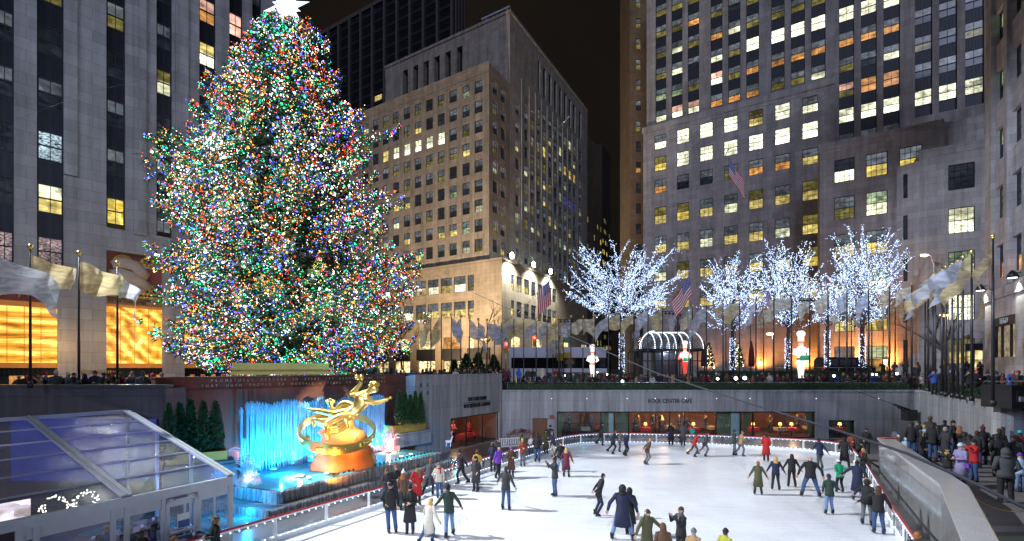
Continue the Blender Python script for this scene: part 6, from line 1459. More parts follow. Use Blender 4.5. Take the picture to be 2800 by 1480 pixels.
traffic('red traffic light behind the flags left of the bus', 1383, 943, 56); traffic('red traffic light just above the bus roof', 1462, 925, 54); traffic('red traffic light behind the middle toy soldier', 2200, 955, 49.5)
root = thing('street_sign', 'green street name blades on a pole above the bus', 'sign', (P(1535, 0, 51).x, 51, 4.26)); mb = MB(); mb.tube([(0, 0, 0), (0, 0, 6)], .06, 6); mb.build('pole', STEEL, root); mb = MB(); mb.box(.1, 1.3, -.03, .03, 4.6, 4.9); mb.box(-.7, .0, -.03, .03, 4.9, 5.2); mb.build('blades', mat('sign_green', (.03, .2, .08), .5), root); mb = MB(); mb.box(-.5, .2, -.2, .1, 2.6, 3.4); mb.box(.3, 1.0, -.2, .1, 2.9, 3.5); mb.build('signal_backs', mat('signal_yellow2', (.55, .35, .02), .5), root)
# orange street lamp
def lamp(label, px, py, Y, arm, zb=5.0, e=120):
    p = P(px, py, Y); root = thing('street_lamp', label, 'street lamp', (p.x + arm, Y, zb), 0, 'sodium street lamps'); H = p.z - zb
    mb = MB(); mb.tube([(0, 0, 0), (0, 0, H - 1), (-arm * .3, 0, H - .1), (-arm * .85, 0, H + .15)], [.1, .08, .05, .04], 8); mb.build('post', STEEL, root)
    mb = MB(); mb.ball((-arm, 0, H + .1), (.42, .22, .12), 12, 6); mb.build('head', STEEL, root); mb = MB(); mb.ball((-arm, 0, H), (.36, .2, .14), 12, 6); mb.build('lamp_glass', LAMP_O, root)
    light('sodium_glow', 'POINT', (p.x, Y - .3, p.z - .4), e, (1, .55, .18), None, .2)
lamp('glowing orange street lamp above the right row of flags', 2527, 698, 47.5, 1.0, e=110)
lamp('orange street lamp shining through the widest white lit tree', 1640, 832, 58, -.8, 4.26, 200)
lamp('low orange lamp behind the third white lit tree', 2105, 913, 49, .4, e=110)
lamp('orange lamp behind the flags near the corner building', 2581, 862, 44, .4, 4.2, 20)
lamp('small orange lamp behind the bare tree left of the traffic light', 1322, 928, 58, .4, 4.26, 60)
# toy soldiers
SW = mat('soldier_white', (.8, .78, .72), .4, emit=(1, .93, .8), es=1.1); SR = mat('soldier_red', (.6, .03, .02), .4, emit=(1, .08, .04), es=.8); SG = mat('soldier_green', (.02, .3, .15), .4, emit=(.05, .5, .25), es=.4); SK = mat('soldier_face', (.7, .4, .25), .5, emit=(1, .7, .45), es=.8)
def soldier(label, px, ytop, ybot, Y, drum=True, red_legs=False):
    b = P(px, ybot, Y); H = (ybot - ytop) / F * Y; k = H / 3.4; root = thing('toy_soldier', label, 'toy soldier', b, 0, 'lit toy soldier figures')
    mb = MB(); mb.loft([(0, 0, 0, .20 * k, .2 * k), (0, 0, .1 * k, .16 * k, .16 * k), (0, 0, .6 * k, .22 * k, .2 * k), (0, 0, 1.1 * k, .30 * k, .26 * k), (0, 0, 1.35 * k, .28 * k, .24 * k)], 14); mb.build('trousers', SR if red_legs else SW, root)
    mb = MB(); mb.loft([(0, 0, 1.3 * k, .3 * k, .25 * k), (0, 0, 1.45 * k, .29 * k, .24 * k)], 14); mb.build('belt', SR, root)
    mb = MB(); mb.loft([(0, 0, 1.45 * k, .24 * k, .2 * k), (0, 0, 1.8 * k, .32 * k, .24 * k), (0, 0, 2.15 * k, .40 * k, .25 * k), (0, 0, 2.3 * k, .15 * k, .13 * k)], 14); mb.build('tunic', SW, root)
    mb = MB()
    for s_ in (-1, 1): mb.tube([(s_ * .38 * k, 0, 2.12 * k), (s_ * .56 * k, -.1 * k, 1.75 * k), (s_ * .34 * k, -.34 * k, 1.62 * k)], [.12 * k, .1 * k, .08 * k], 8); mb.ball((s_ * .32 * k, -.36 * k, 1.62 * k), .09 * k, 8, 6)
    mb.build('arms', SW, root); mb = MB()
    for s_ in (-1, 1): mb.ball((s_ * .40 * k, 0, 2.2 * k), (.16 * k, .16 * k, .08 * k), 10, 5)
    mb.loft([(0, 0, 2.55 * k, .2 * k, .2 * k), (0, 0, 2.63 * k, .22 * k, .22 * k)], 12); mb.build('epaulettes', SR, root)
    mb = MB(); mb.ball((0, 0, 2.45 * k), (.17 * k, .17 * k, .2 * k), 12, 9); mb.tube([(0, -.16 * k, 2.46 * k), (0, -.22 * k, 2.43 * k)], [.03 * k, .02 * k], 6)
    for s_ in (-1, 1): mb.ball((s_ * .06 * k, -.155 * k, 2.5 * k), .02 * k, 6, 4, 1)
    mb.build('head', [SK, BLACKP], root)
    mb = MB(); mb.loft([(0, 0, 2.6 * k, .20 * k, .2 * k), (0, 0, 3.0 * k, .20 * k, .2 * k), (0, 0, 3.12 * k, .29 * k, .26 * k), (0, 0, 3.3 * k, .27 * k, .24 * k), (0, 0, 3.4 * k, .14 * k, .14 * k)], 14); mb.build('tall_hat', SW, root)
    if drum: mb = MB(); mb.tube([(0, -.40 * k, 1.25 * k), (0, -.40 * k, 1.62 * k)], .30 * k, 16, 0); mb.build('drum', [SG], root); mb = MB(); mb.tube([(0, -.40 * k, 1.62 * k), (0, -.40 * k, 1.66 * k)], .315 * k, 16, 0); mb.tube([(0, -.40 * k, 1.22 * k), (0, -.40 * k, 1.25 * k)], .315 * k, 16, 0); mb.build('drum_rims', [SW], root)
    light('soldier_glow', 'POINT', b + Vector((0, -1.0, H * .6)), 22, (1, .9, .75), None, .3)
soldier('white toy soldier figure left of the widest tree with hat and horn', 1620, 942, 1032, 43.5, False); soldier('squat toy soldier in front of the glass pavilion with red trousers', 1873, 932, 1022, 44.0, True, True); soldier('tall drumming toy soldier with green drum before the third white tree', 2190, 905, 1034, 43.0)
# closed umbrellas
for px, l in ((1925, 'closed dark red umbrella right of the glass pavilion'), (2055, 'closed dark red umbrella between the second and third white trees')):
    b = P(px, 0, 48.5); b.z = 5.0; root = thing('closed_umbrella', l, 'umbrella', b, 0, 'closed umbrellas'); mb = MB(); mb.tube([(0, 0, 0), (0, 0, 3.9)], .03, 6); mb.build('pole', STEEL, root); mb = MB(); mb.loft([(0, 0, 1.2, .3, .3), (0, 0, 1.8, .34, .3), (0, 0, 3.0, .22, .2), (0, 0, 3.9, .03, .03)], 10); mb.build('canopy', mat('umbrella_red', (.12, .01, .015), .8), root)
# arched panes of orange light between

# spotlights on the terrace
for i, (px, py, k) in enumerate(((1702, 1043, .12), (1962, 1036, .12), (2012, 1035, .16), (2036, 1034, .16), (2280, 1028, .12), (2385, 1024, .09), (2396, 1024, .09), (2452, 1022, .12), (1660, 1024, .06), (1545, 1027, .05), (1633, 1018, .07), (1952, 1005, .07))):
    g = P(px, py, 41.15); root = thing('spotlight', 'small round white spotlight among the terrace crowd, %s from the left' % ORD[sorted((1702, 1962, 2012, 2036, 2280, 2385, 2396, 2452, 1660, 1545, 1633, 1952)).index(px)], 'spotlight', g, 0, 'spotlights among the terrace crowd')
    mb = MB(); mb.tube([(0, 0, 0), (0, .3, .02)], k * 1.15, 10); mb.box(-.02, .02, .1, .14, -.6, 0); mb.build('housing', BLACKP, root); mb = MB(); mb.ball((0, -.02, 0), (k, .05, k * .9), 12, 6); mb.build('lens', emi('spot_lens', (1, 1, .92), 14), root)
    if k > .1: light('spot_beam', 'SPOT', g + Vector((0, -.25, 0)), 160, (1, .98, .9), g + Vector((0, -12, -4.4)), .06, 60, .8)
# pole mounted speaker arrays
for px, py, Y, l in ((1548, 880, 41.6, 'black speaker bar between two flagpoles above the bus'), (1835, 858, 41.6, 'black speaker bar between flagpoles left of the large national flag'), (2203, 822, 41.6, 'black speaker bar between flagpoles over the tall drumming soldier')):
    g = P(px, py, Y); root = thing('lamp_bar', l, 'lamp bar', g, 0, 'dark lamp bars between flagpoles'); mb = MB(); mb.tube([(-.75, 0, .2), (.75, 0, .2)], .03, 6); mb.build('bar', DARK, root); mb = MB(); mb.tube([(0, -.12, 0), (0, .1, .03)], .10, 8); mb.tube([(0, 0, .05), (0, 0, .2)], .02, 5); me = mb.mesh('lamp_head', BLACKP)
    for k in range(4): obj('lamp_head', me, root, (-.5 + k * .33, 0, 0))
# bronze slotted kiosk planter at right
g = P(2690, 1052, 24.2); root = thing('bronze_planter', 'bronze slotted planter box with glowing slits at the right edge', 'planter', (26.9, 24.2, 4.16))
BRZ = mat('bronze', (.10, .07, .03), .35, .7); mb = MB(); mb.box(-.9, .9, 0, 1.6, -.25, .95); mb.build('box', DARK, root); mb = MB(); mb.box(.95, 5.2, -.5, 1.6, -.45, 1.1); mb.build('trough', BRZ, root)
mb = MB()
for z0 in (-.38, .62):
    for i in range(12): x = 1.05 + i * .36; mb.box(x, x + .07, -.515, -.5, z0, z0 + .28)
mb.build('lit_slots', emi('slot_glow', (1, .65, .15), 2.0), root)
mb = MB(); mb.box(-.65, .65, -.02, 0, .05, .7, 0); mb.build('opening', BLACKP, root); mb = MB(); mb.cbox((.25, -.06, .30), (.55, .08, .35), 0); mb.cbox((-.35, -.06, .25), (.4, .08, .25), 0); mb.build('packages', mat('foil', (.5, .52, .6), .25, .6, .6, 12), root)
mb = MB()
for i in range(7): mb.box(-.9, 5.0, .1 + i * .2, .2 + i * .2, 1.12, 1.16)
mb.build('top_slats', STEEL, root)
# speaker on wall with wires
g = P(2487, 1132, 38.6); root = thing('wall_speaker', 'black box speaker on a bracket in the corner of the court walls', 'speaker', g); mb = MB(); mb.box(-.42, .42, -.3, .35, -.55, .35); mb.build('cabinet', BLACKP, root)
mb = MB(); mb.tube([(-.1, -.1, .35), (-1.4, -.1, .8)], .09, 7); mb.tube([(-.3, .1, .3), (-1.2, -.2, .55)], .05, 6); mb.tube([(-1.4, -.1, .8), P(2330, 1066, 39.6) - g], .02, 5); mb.build('bracket', DARK, root)
# guy cables
def cable(label, pts, rad, m=None):
    mb = MB(); mb.tube([P(*p) for p in pts], rad, 7); tag(mb.build('cable', CABM), label, 'cable', 'guy cables')
CABM = mat('cable_grey', (.03, .034, .045), .8, .0)
def invpts(pp, d0, d1):
    x0, x1 = pp[0][0], pp[-1][0]; return [(x, y, 1 / (1 / d0 + (1 / d1 - 1 / d0) * (x - x0) / (x1 - x0))) for x, y in pp]
cable('thick grey guy cable crossing the picture from the great tree to the lower right', invpts([(1128, 722), (1340, 822), (1560, 920), (1800, 1022), (2050, 1104), (2300, 1180), (2480, 1240), (2640, 1310), (2830, 1402)], 29, 4.6), [.009, .010, .011, .012, .014, .016, .018, .019, .020])
cable('thin wire from the great tree across the left tower', [(375, 545, 27), (100, 568, 24), (-60, 580, 22)], .004)
cable('hair thin wire rising from the tree top past the dark tower', [(850, 92, 33), (1010, 40, 36), (1190, 0, 38)], .010)
cable('thin wire rising across the left tower toward the tree', [(-20, 350, 26), (240, 255, 28), (540, 180, 31)], .004)
# ================================================================== PEOPLE
SKINM = [mat('skin_light', (.55, .32, .23), .5, 0, .06, 4), mat('skin_mid', (.40, .22, .14), .5, 0, .06, 4), mat('skin_dark', (.12, .06, .04), .5, 0, .06, 4)]
EYEM = mat('eye_dark', (.02, .015, .015), .3); LIPM = mat('lips', (.35, .10, .09), .5)
_cm = {}
CC = dict(black=(.012, .012, .014), charcoal=(.03, .032, .036), navy=(.012, .018, .05), grey=(.12, .125, .14), darkgrey=(.055, .058, .065), blue=(.03, .07, .32), brightblue=(.02, .12, .55), red=(.42, .015, .015), burgundy=(.12, .015, .03), green=(.0, .25, .12), olive=(.07, .07, .03), darkgreen=(.02, .04, .03), tan=(.35, .22, .11), cream=(.55, .50, .42), white=(.7, .7, .7), brown=(.09, .045, .025), rust=(.22, .05, .03), mustard=(.45, .28, .04), purple=(.14, .04, .35), paleblue=(.42, .55, .68), pink=(.55, .12, .2), jeans=(.035, .07, .17), lightjeans=(.12, .2, .36), teal=(.02, .4, .42), blond=(.45, .28, .09), ginger=(.28, .10, .03), hairbrown=(.06, .03, .018), hairblack=(.012, .01, .01), hairgrey=(.28, .27, .26), yellowgreen=(.35, .36, .04), lilac=(.25, .22, .4))
def cm(c):
    if c not in _cm: _cm[c] = mat('cloth_' + c, CC[c], .85, 0, .25, 7, .4, 30)
    return _cm[c]
# pose: hips height, legs [(knee),(ankle)] , arms [(elbow),(hand)], lean, all for 1.75 m facing -y
def pose(arms, legs=None, lean=0., twist=0.): return dict(arms=arms, legs=legs or [((-.10, -.02, .49), (-.11, .02, .09)), ((.10, -.02, .49), (.11, .02, .09))], lean=lean)
POSES = dict(
 stand=pose([((-.235, .03, 1.14), (-.215, -.05, .90)), ((.235, .03, 1.14), (.215, -.07, .90))]),
 pockets=pose([((-.255, .08, 1.15), (-.17, -.10, .97)), ((.255, .08, 1.15), (.17, -.10, .97))]),
 fold=pose([((-.25, -.05, 1.15), (-.04, -.26, 1.18)), ((.25, -.05, 1.15), (.05, -.27, 1.15))]),
 photo=pose([((-.25, -.20, 1.25), (-.08, -.36, 1.50)), ((.25, -.20, 1.25), (.06, -.36, 1.50))]),
 lean=pose([((-.26, -.28, 1.12), (-.12, -.48, 1.12)), ((.26, -.28, 1.12), (.12, -.48, 1.12))], lean=.22),
 stride=pose([((-.27, -.10, 1.16), (-.26, -.30, 1.0)), ((.28, .14, 1.17), (.30, .20, .93))], [((-.12, -.16, .50), (-.14, -.10, .09)), ((.13, .10, .50), (.20, .34, .16))], .12),
 glide=pose([((-.30, .06, 1.17), (-.36, -.10, .98)), ((.29, -.04, 1.16), (.33, -.22, 1.02))], [((-.16, -.05, .50), (-.24, .03, .09)), ((.16, -.05, .50), (.26, .03, .09))], .06),
 spread=pose([((-.34, .08, 1.16), (-.46, -.04, .93)), ((.33, -.10, 1.18), (.40, -.32, 1.02))], [((-.14, -.14, .52), (-.16, -.02, .09)), ((.14, .12, .48), (.22, .36, .14))], .22),
 hold=pose([((-.31, .02, 1.16), (-.43, .0, .93)), ((.31, .02, 1.16), (.43, .0, .93))], [((-.12, -.05, .50), (-.17, .04, .09)), ((.12, -.05, .50), (.17, .04, .09))], .02),
 reach=pose([((-.30, .04, 1.16), (-.40, .0, .94)), ((.36, -.18, 1.22), (.52, -.42, 1.0))], [((-.12, -.03, .50), (-.16, .04, .09)), ((.12, -.03, .50), (.14, .02, .09))], .06),
 wide=pose([((-.36, .05, 1.16), (-.42, .0, .90)), ((.36, .05, 1.16), (.42, .0, .90))], [((-.20, -.05, .50), (-.30, .04, .09)), ((.20, -.05, .50), (.30, .04, .09))], .04),
 skate1=pose([((-.29, .10, 1.17), (-.33, .24, 1.0)), ((.27, -.12, 1.18), (.20, -.36, 1.08))], [((-.11, -.20, .54), (-.13, .02, .09)), ((.17, .16, .52), (.30, .44, .20))], .20),
 skate2=pose([((-.25, .14, 1.16), (-.12, .24, 1.02)), ((.25, .14, 1.16), (.10, .26, 1.02))], [((-.12, -.14, .50), (-.10, .10, .09)), ((.14, -.05, .49), (.22, .12, .09))], .26),
 turn=pose([((-.30, -.06, 1.18), (-.46, -.16, 1.06)), ((.26, .04, 1.15), (.22, -.12, .94))], [((-.10, -.10, .50), (-.12, .06, .09)), ((.12, .02, .49), (.20, .16, .09))], .10),
 hip=pose([((-.30, .10, 1.16), (-.15, -.04, 1.02)), ((.24, .03, 1.14), (.24, -.06, .90))], [((-.08, -.06, .49), (-.06, .02, .09)), ((.13, -.02, .49), (.17, .0, .09))], .04),
 sit=pose([((-.25, -.10, 1.14), (-.10, -.34, 1.06)), ((.25, -.10, 1.14), (.10, -.34, 1.06))], [((-.12, -.44, .95), (-.12, -.44, .52)), ((.12, -.44, .95), (.12, -.44, .52))], .08))
def buildpose(name, p):
    ln = p['lean']
    def L_(x, y, z): return (x, y - max(0, z - .92) * ln / .8 * .9, z - (max(0, z - .92) * ln * .1))
    out = {}
    # body: one skinned surface
    pts = [(0, 0, .95), L_(0, 0, 1.12), L_(0, .01, 1.32), L_(0, .02, 1.45), L_(0, .0, 1.53), L_(0, -.015, 1.585), L_(0, -.01, 1.66), L_(0, 0, 1.70)]
    ra = [(.13, .09), (.11, .08), (.13, .08), (.06, .05), (.050, .052), (.062, .072), (.076, .09), (.062, .075)]
    ed = [(i, i + 1) for i in range(7)]
    for s_, (el, ha) in zip((-1, 1), p['arms']):
        b = len(pts); pts += [L_(s_ * .185, .01, 1.42), L_(*el), L_(*ha)]; ra += [(.036, .036), (.034, .034), (.026, .026)]; ed += [(3, b), (b, b + 1), (b + 1, b + 2)]
    for s_, (kn, an) in zip((-1, 1), p['legs']):
        b = len(pts); pts += [(s_ * .09, 0, .88), kn, an, (an[0], an[1] - .15, an[2] - .05)]; ra += [(.075, .075), (.05, .05), (.033, .033), (.03, .028)]; ed += [(0, b), (b, b + 1), (b + 1, b + 2), (b + 2, b + 3)]
    me = skin(pts, ed, ra, 1); mb = MB(); mb.v = [tuple(v.co) for v in me.vertices]; mb.f = [tuple(f.vertices) for f in me.polygons]; mb.m = [0] * len(mb.f); mb.sm = [True] * len(mb.f); D.meshes.remove(me)
    hd = Vector(L_(0, -.01, 1.64))
    mb.loft([(hd.x, hd.y - .092, hd.z - .035, .016, .022), (hd.x, hd.y - .092, hd.z - .015, .013, .014), (hd.x, hd.y - .086, hd.z + .02, .007, .006)], 6)
    for s_ in (-1, 1): mb.ball((hd.x + s_ * .03, hd.y - .080, hd.z + .008), (.013, .010, .009), 6, 4, 1); mb.ball((hd.x + s_ * .077, hd.y + .01, hd.z - .005), (.012, .022, .032), 6, 4)
    mb.ball((hd.x, hd.y - .080, hd.z - .062), (.024, .010, .008), 7, 4, 2)
    for s_, (el, ha) in zip((-1, 1), p['arms']):
        h = Vector(L_(*ha)); e = Vector(L_(*el)); d = (h - e).normalized(); up = Vector((0, 0, 1)) if abs(d.z) < .8 else Vector((0, -1, 0)); sd = d.cross(up).normalized(); nn = sd.cross(d)
        mb.tube([h - d * .01, h + d * .04, h + d * .09], [.028, .036, .034], 8, 0, flat=.6)
        for k in range(4):
            o_ = sd * ((k - 1.5) * .019); l_ = (.060, .072, .068, .052)[k]; b0 = h + d * .085 + o_; mb.tube([b0, b0 + d * l_ * .55 - nn * .008, b0 + d * l_ - nn * .030], [.010, .009, .006], 5)
        b0 = h + d * .035 + sd * (.032 * (1 if s_ < 0 else -1)); mb.tube([b0, b0 + d * .03 + sd * (.018 * (1 if s_ < 0 else -1)), b0 + d * .055 + sd * (.014 * (1 if s_ < 0 else -1)) - nn * .012], [.012, .010, .007], 5)
    out['body'] = mb.mesh('body', [SKINM[0], EYEM, LIPM])
    def sleeves(mb, k=1.0):
        for s_, (el, ha) in zip((-1, 1), p['arms']):
            a, b, c = Vector(L_(s_ * .165, .01, 1.43)), Vector(L_(*el)), Vector(L_(*ha)); mb.tube([a + Vector((-s_ * .05, 0, -.0)), a, a.lerp(b, .5), b, b.lerp(c, .5), c], [.070 * k, .072 * k, .060 * k, .056 * k, .047 * k, .040 * k], 9)
    def torso(mb, zb, flare=1.0, k=1.0):
        rg = []
        for z, rx, ry in ((zb, .20 * flare, .16 * flare), (max(zb + .02, .92), .19, .145), (1.08, .172, .13), (1.25, .195, .14), (1.38, .205, .13), (1.44, .175, .115), (1.475, .125, .095), (1.51, .08, .075)):
            x, y, zz = L_(0, .005, z); rg.append((x, y, zz, rx * k, ry * k))
        mb.loft(rg, 14)
    mb = MB(); torso(mb, .80); sleeves(mb); mb.loft([(*L_(0, .01, 1.47), .085, .08), (*L_(0, .0, 1.545), .075, .08)], 12); out['jacket'] = mb.mesh('jacket', cm('black'))
    mb = MB(); torso(mb, .42 if name != 'sit' else .85, 1.25); sleeves(mb, 1.05); mb.loft([(*L_(0, .01, 1.47), .09, .085), (*L_(0, .0, 1.56), .08, .085)], 12); out['coat'] = mb.mesh('coat', cm('black'))
    mb = MB(); mb.loft([(0, 0, .80, .15, .12), (0, 0, .92, .165, .12), (0, 0, 1.0, .14, .10)], 12)
    for s_, (kn, an) in zip((-1, 1), p['legs']):
        a = Vector((s_ * .09, 0, .90)); kn = Vector(kn); an = Vector(an); mb.tube([a, a.lerp(kn, .5), kn, kn.lerp(an, .5), an + Vector((0, 0, -.01))], [.098, .088, .070, .064, .062], 9)
    out['trousers'] = mb.mesh('trousers', cm('jeans'))
    mb = MB(); bl = MB()
    for s_, (kn, an) in zip((-1, 1), p['legs']):
        x, y, z = an; mb.tube([(x, y + .02, z + .10), (x, y + .01, z + .02), (x, y - .02, z - .035)], [.056, .058, .052], 8); mb.loft([(x, y - .05, z - .08, .047, .135), (x, y - .05, z - .045, .048, .132), (x, y - .035, z + .0, .042, .09)], 10)
        bl.box(x - .004, x + .004, y - .19, y + .09, z - .125, z - .082)
    out['shoes'] = mb.mesh('shoes', cm('black')); out['blades'] = bl.mesh('skate_blades', STEEL); out['head'] = hd
    return out
PB = {k: buildpose(k, v) for k, v in POSES.items()}
# headwear, origin at head centre
def _h():
    o = {}
    def cap(mb, rx, ry, rz, z0=-.02, y0=.012, cut=-.35):
        rings = []
        for i in range(8):
            a = cut + (pi / 2 - cut) * i / 7; rings.append((0, y0, z0 + rz * sin(a), max(rx * cos(a), .002), max(ry * cos(a), .002)))
        mb.loft(rings, 12)
    mb = MB(); cap(mb, .086, .100, .115, .008, .018, .1); mb.ball((0, .045, -.02), (.080, .065, .085), 10, 7); o['short'] = ('hair', mb.mesh('hair', cm('hairbrown')))
    mb = MB(); cap(mb, .090, .104, .118, .008, .018, .05); mb.loft([(0, .06, .05, .088, .06), (0, .065, -.08, .10, .062), (0, .085, -.20, .125, .06), (0, .095, -.32, .12, .05), (0, .095, -.40, .07, .03)], 12); o['long'] = ('hair', mb.mesh('hair', cm('hairbrown')))
    mb = MB(); cap(mb, .094, .106, .135, .018, .010, .0); mb.loft([(0, .010, .012, .099, .111), (0, .010, .055, .100, .112)], 14); o['beanie'] = ('hat', mb.mesh('hat', cm('black')))
    mb = MB(); cap(mb, .094, .106, .135, .018, .010, .0); mb.loft([(0, .010, .012, .099, .111), (0, .010, .055, .100, .112)], 14); mb.ball((0, .01, .18), .038, 8, 6); o['pompom'] = ('hat', mb.mesh('hat', cm('black')))
    mb = MB(); cap(mb, .092, .104, .112, .022, .010, .0); mb.loft([(0, -.10, .028, .07, .075), (0, -.10, .038, .068, .072)], 12); o['cap'] = ('cap', mb.mesh('cap', cm('black')))
    mb = MB(); cap(mb, .112, .125, .150, -.01, .035, -.9); mb.loft([(0, .06, -.10, .115, .11), (0, .05, -.19, .12, .11)], 12); o['hood'] = ('hood', mb.mesh('hood', cm('black')))
    r = random.Random(5); mb = MB(); cap(mb, .108, .115, .13, -.01, .04, -.9)
    for k in range(26): a = pi * 1.25 * (k / 25) - pi * .125; mb.ball((cos(a) * .115, -.035, sin(a) * .135 - .01), (.03, .035, .03), 6, 4, 1)
    o['furhood'] = ('hood', mb.mesh('hood', [cm('black'), mat('fur', (.25, .17, .09), .9, 0, .4, 30)]))
    mb = MB()
    for k in range(70): a = r.uniform(0, 2 * pi); b = r.uniform(-.05, 1.5); mb.ball((cos(a) * cos(b) * .105, .01 + sin(a) * cos(b) * .115, .035 + sin(b) * .105), .028, 5, 4)
    o['furhat'] = ('hat', mb.mesh('hat', cm('tan')))
    mb = MB(); mb.tube([(cos(a) * .088, .01, sin(a) * .10 + .01) for a in [pi * i / 10 for i in range(11)]], .010, 6)
    for s_ in (-1, 1): mb.ball((s_ * .09, .01, 0), (.022, .045, .045), 9, 6)
    o['muffs'] = ('ear_muffs', mb.mesh('ear_muffs', cm('cream')))
    mb = MB(); mb.loft([(0, -.005, -.20, .10, .10), (0, -.01, -.16, .105, .115), (0, -.01, -.11, .085, .09)], 12); mb.tube([(.04, -.10, -.16), (.05, -.13, -.28), (.05, -.13, -.42)], [.03, .035, .03], 7, flat=.5); o['scarf'] = ('scarf', mb.mesh('scarf', cm('red')))
    mb = MB(); mb.box(-.035, .035, -.012, 0, -.07, .07); o['phone'] = ('phone', mb.mesh('phone', BLACKP))
    mb = MB(); mb.loft([(0, .20, -.62, .14, .06), (0, .21, -.55, .16, .09), (0, .21, -.30, .15, .08), (0, .20, -.22, .10, .05)], 12); o['pack'] = ('backpack', mb.mesh('backpack', cm('navy')))
    mb = MB(); mb.box(.12, .34, -.02, .08, -.82, -.64); mb.tube([(-.12, 0, -.20), (.0, -.15, -.4), (.2, .02, -.64)], .01, 5); o['bag'] = ('handbag', mb.mesh('handbag', cm('purple')))
    return o
HW = _h()
NP = 0
def slot(o, m, i=0):
    o.material_slots[i].link = 'OBJECT'; o.material_slots[i].material = m
def person(label, loc, rz=0., h=1.72, ps='stand', top='jacket', tc='black', lc='jeans', hair='short', hc='hairbrown', hat=None, hatc='black', skin_=0, skate=False, scarf=None, extra=(), group=None, hz=0., wide=1.0, shoes='black'):
    global NP; NP += 1; B = PB[ps]; k = h / 1.75
    root = thing('person', label, 'person', loc, rz, group); root.scale = (k * wide, k * wide, k)
    o = obj('body', B['body'], root); slot(o, SKINM[skin_])
    o = obj(top, B[top], root); slot(o, cm(tc)); o = obj('trousers', B['trousers'], root); slot(o, cm(lc)); o = obj('shoes', B['shoes'], root); slot(o, cm(shoes))
    if skate: obj('skate_blades', B['blades'], o)
    def put(key, c=None, i=0):
        nm, me = HW[key]; q = obj(nm, me, root, B['head']); q.rotation_euler = (0, 0, hz)
        if c: slot(q, cm(c))
        return q
    if hair and hat not in ('hood',): put(hair, hc)
    if hat: put(hat, hatc)
    if scarf: put('scarf', scarf)
    for e in extra:
        q = put(e)
        if e == 'phone': q.location = Vector((0, -.42 - POSES[ps]['lean'] * .3, 1.56))
    return root
def on_ice(label, px, fy, face=0, h=1.72, **k):
    g = G(px, fy, 0); g.z = .125 * h / 1.75 - .09 * h / 1.75 + .0
    k.setdefault('skate', True); a = atan2(g.x, g.y); g.z = .035 * h / 1.75
    return person(label, g, -a * .6 + radians(face), h, **k)
# face 0 = toward camera, 180 = away
I = on_ice
I('man in black jacket and cap walking arm in arm at the left of the ice', 1068, 1456, 5, 1.80, ps='hip', tc='black', lc='jeans', hat='cap', wide=1.08)
I('woman in long black quilted coat and beanie arm in arm with the capped man', 1121, 1460, -5, 1.72, ps='fold', top='coat', tc='black', lc='navy', hair='long', hc='hairblack', hat='beanie', scarf='charcoal')
I('child in cream coat with long blond hair swooping past at the front left', 1172, 1487, 150, 1.5, ps='spread', top='coat', tc='cream', lc='jeans', hair='long', hc='blond')
I('man in dark green sweater with arms spread wide skating away at left', 1228, 1466, 200, 1.78, ps='spread', tc='darkgreen', lc='lightjeans', hair='short', hc='hairblack', hat='beanie')
I('woman in olive beanie beside the red haired man at the left rail', 1058, 1390, 20, 1.66, ps='fold', top='coat', tc='charcoal', lc='black', hair='long', hc='ginger', hat='beanie', hatc='olive')
I('red haired man in black sweater looking down at his hands by the left rail', 1083, 1388, 20, 1.80, ps='fold', tc='black', lc='jeans', hc='ginger')
I('skater in white pompom hat and brown jacket seen from behind at left', 1103, 1396, 170, 1.64, ps='stand', tc='brown', lc='charcoal', hair='long', hc='ginger', hat='pompom', hatc='white')
I('skater in bright red coat with green scarf and black hat', 1141, 1383, 30, 1.74, ps='pockets', top='coat', tc='red', lc='black', hat='beanie', scarf='green')
I('skater in pale pink grey top bending at the left rail', 1174, 1354, 160, 1.68, ps='spread', tc='darkgrey', lc='charcoal', hair='short', hc='ginger')
I('girl in cream vest with turquoise sleeves and red scarf', 1200, 1363, 15, 1.62, ps='hip', tc='cream', lc='jeans', hair='long', hc='blond', hat='beanie', hatc='grey', scarf='red')
I('slim skater all in black hurrying along the left rail', 1261, 1325, -60, 1.74, ps='stride', tc='black', lc='black', hat='beanie')
I('woman in dark coat with red scarf gliding near the left rail', 1301, 1344, -30, 1.68, ps='pockets', top='coat', tc='charcoal', lc='navy', hair='long', hc='hairblack', hat='beanie', scarf='burgundy')
I('man in charcoal jacket and blue jeans with one arm out', 1383, 1394, 160, 1.80, ps='reach', tc='charcoal', lc='jeans', hc='hairbrown')
I('woman with backpack and tan fur hood watching from the left rail', 1348, 1291, 170, 1.66, ps='pockets', tc='navy', lc='black', hat='furhood', hatc='navy', extra=('pack',))
I('balding skater in violet blue jacket near the left rail', 1362, 1309, 40, 1.74, ps='turn', tc='purple', lc='black', hair=None, skin_=0)
I('woman in purple hat and dark coat behind the violet jacket skater', 1398, 1306, 20, 1.66, ps='fold', top='coat', tc='brown', lc='navy', hair='long', hc='hairblack', hat='beanie', hatc='purple')
I('woman in mustard hat and red top with long grey trousers at left rail', 1429, 1276, 10, 1.68, ps='fold', tc='rust', lc='grey', hair='long', hc='ginger', hat='beanie', hatc='mustard')
I('man in black coat and beanie standing square at the left rail', 1469, 1264, 170, 1.84, ps='pockets', top='jacket', tc='black', lc='jeans', hat='beanie')
I('dark coated woman facing the far left bend of the rail', 1493, 1241, 30, 1.66, ps='fold', top='coat', tc='olive', lc='navy', hair='long', hc='hairblack')
I('tall man in black beanie at the far left bend of the rail', 1505, 1234, 10, 1.84, ps='pockets', tc='charcoal', lc='black', hat='beanie')
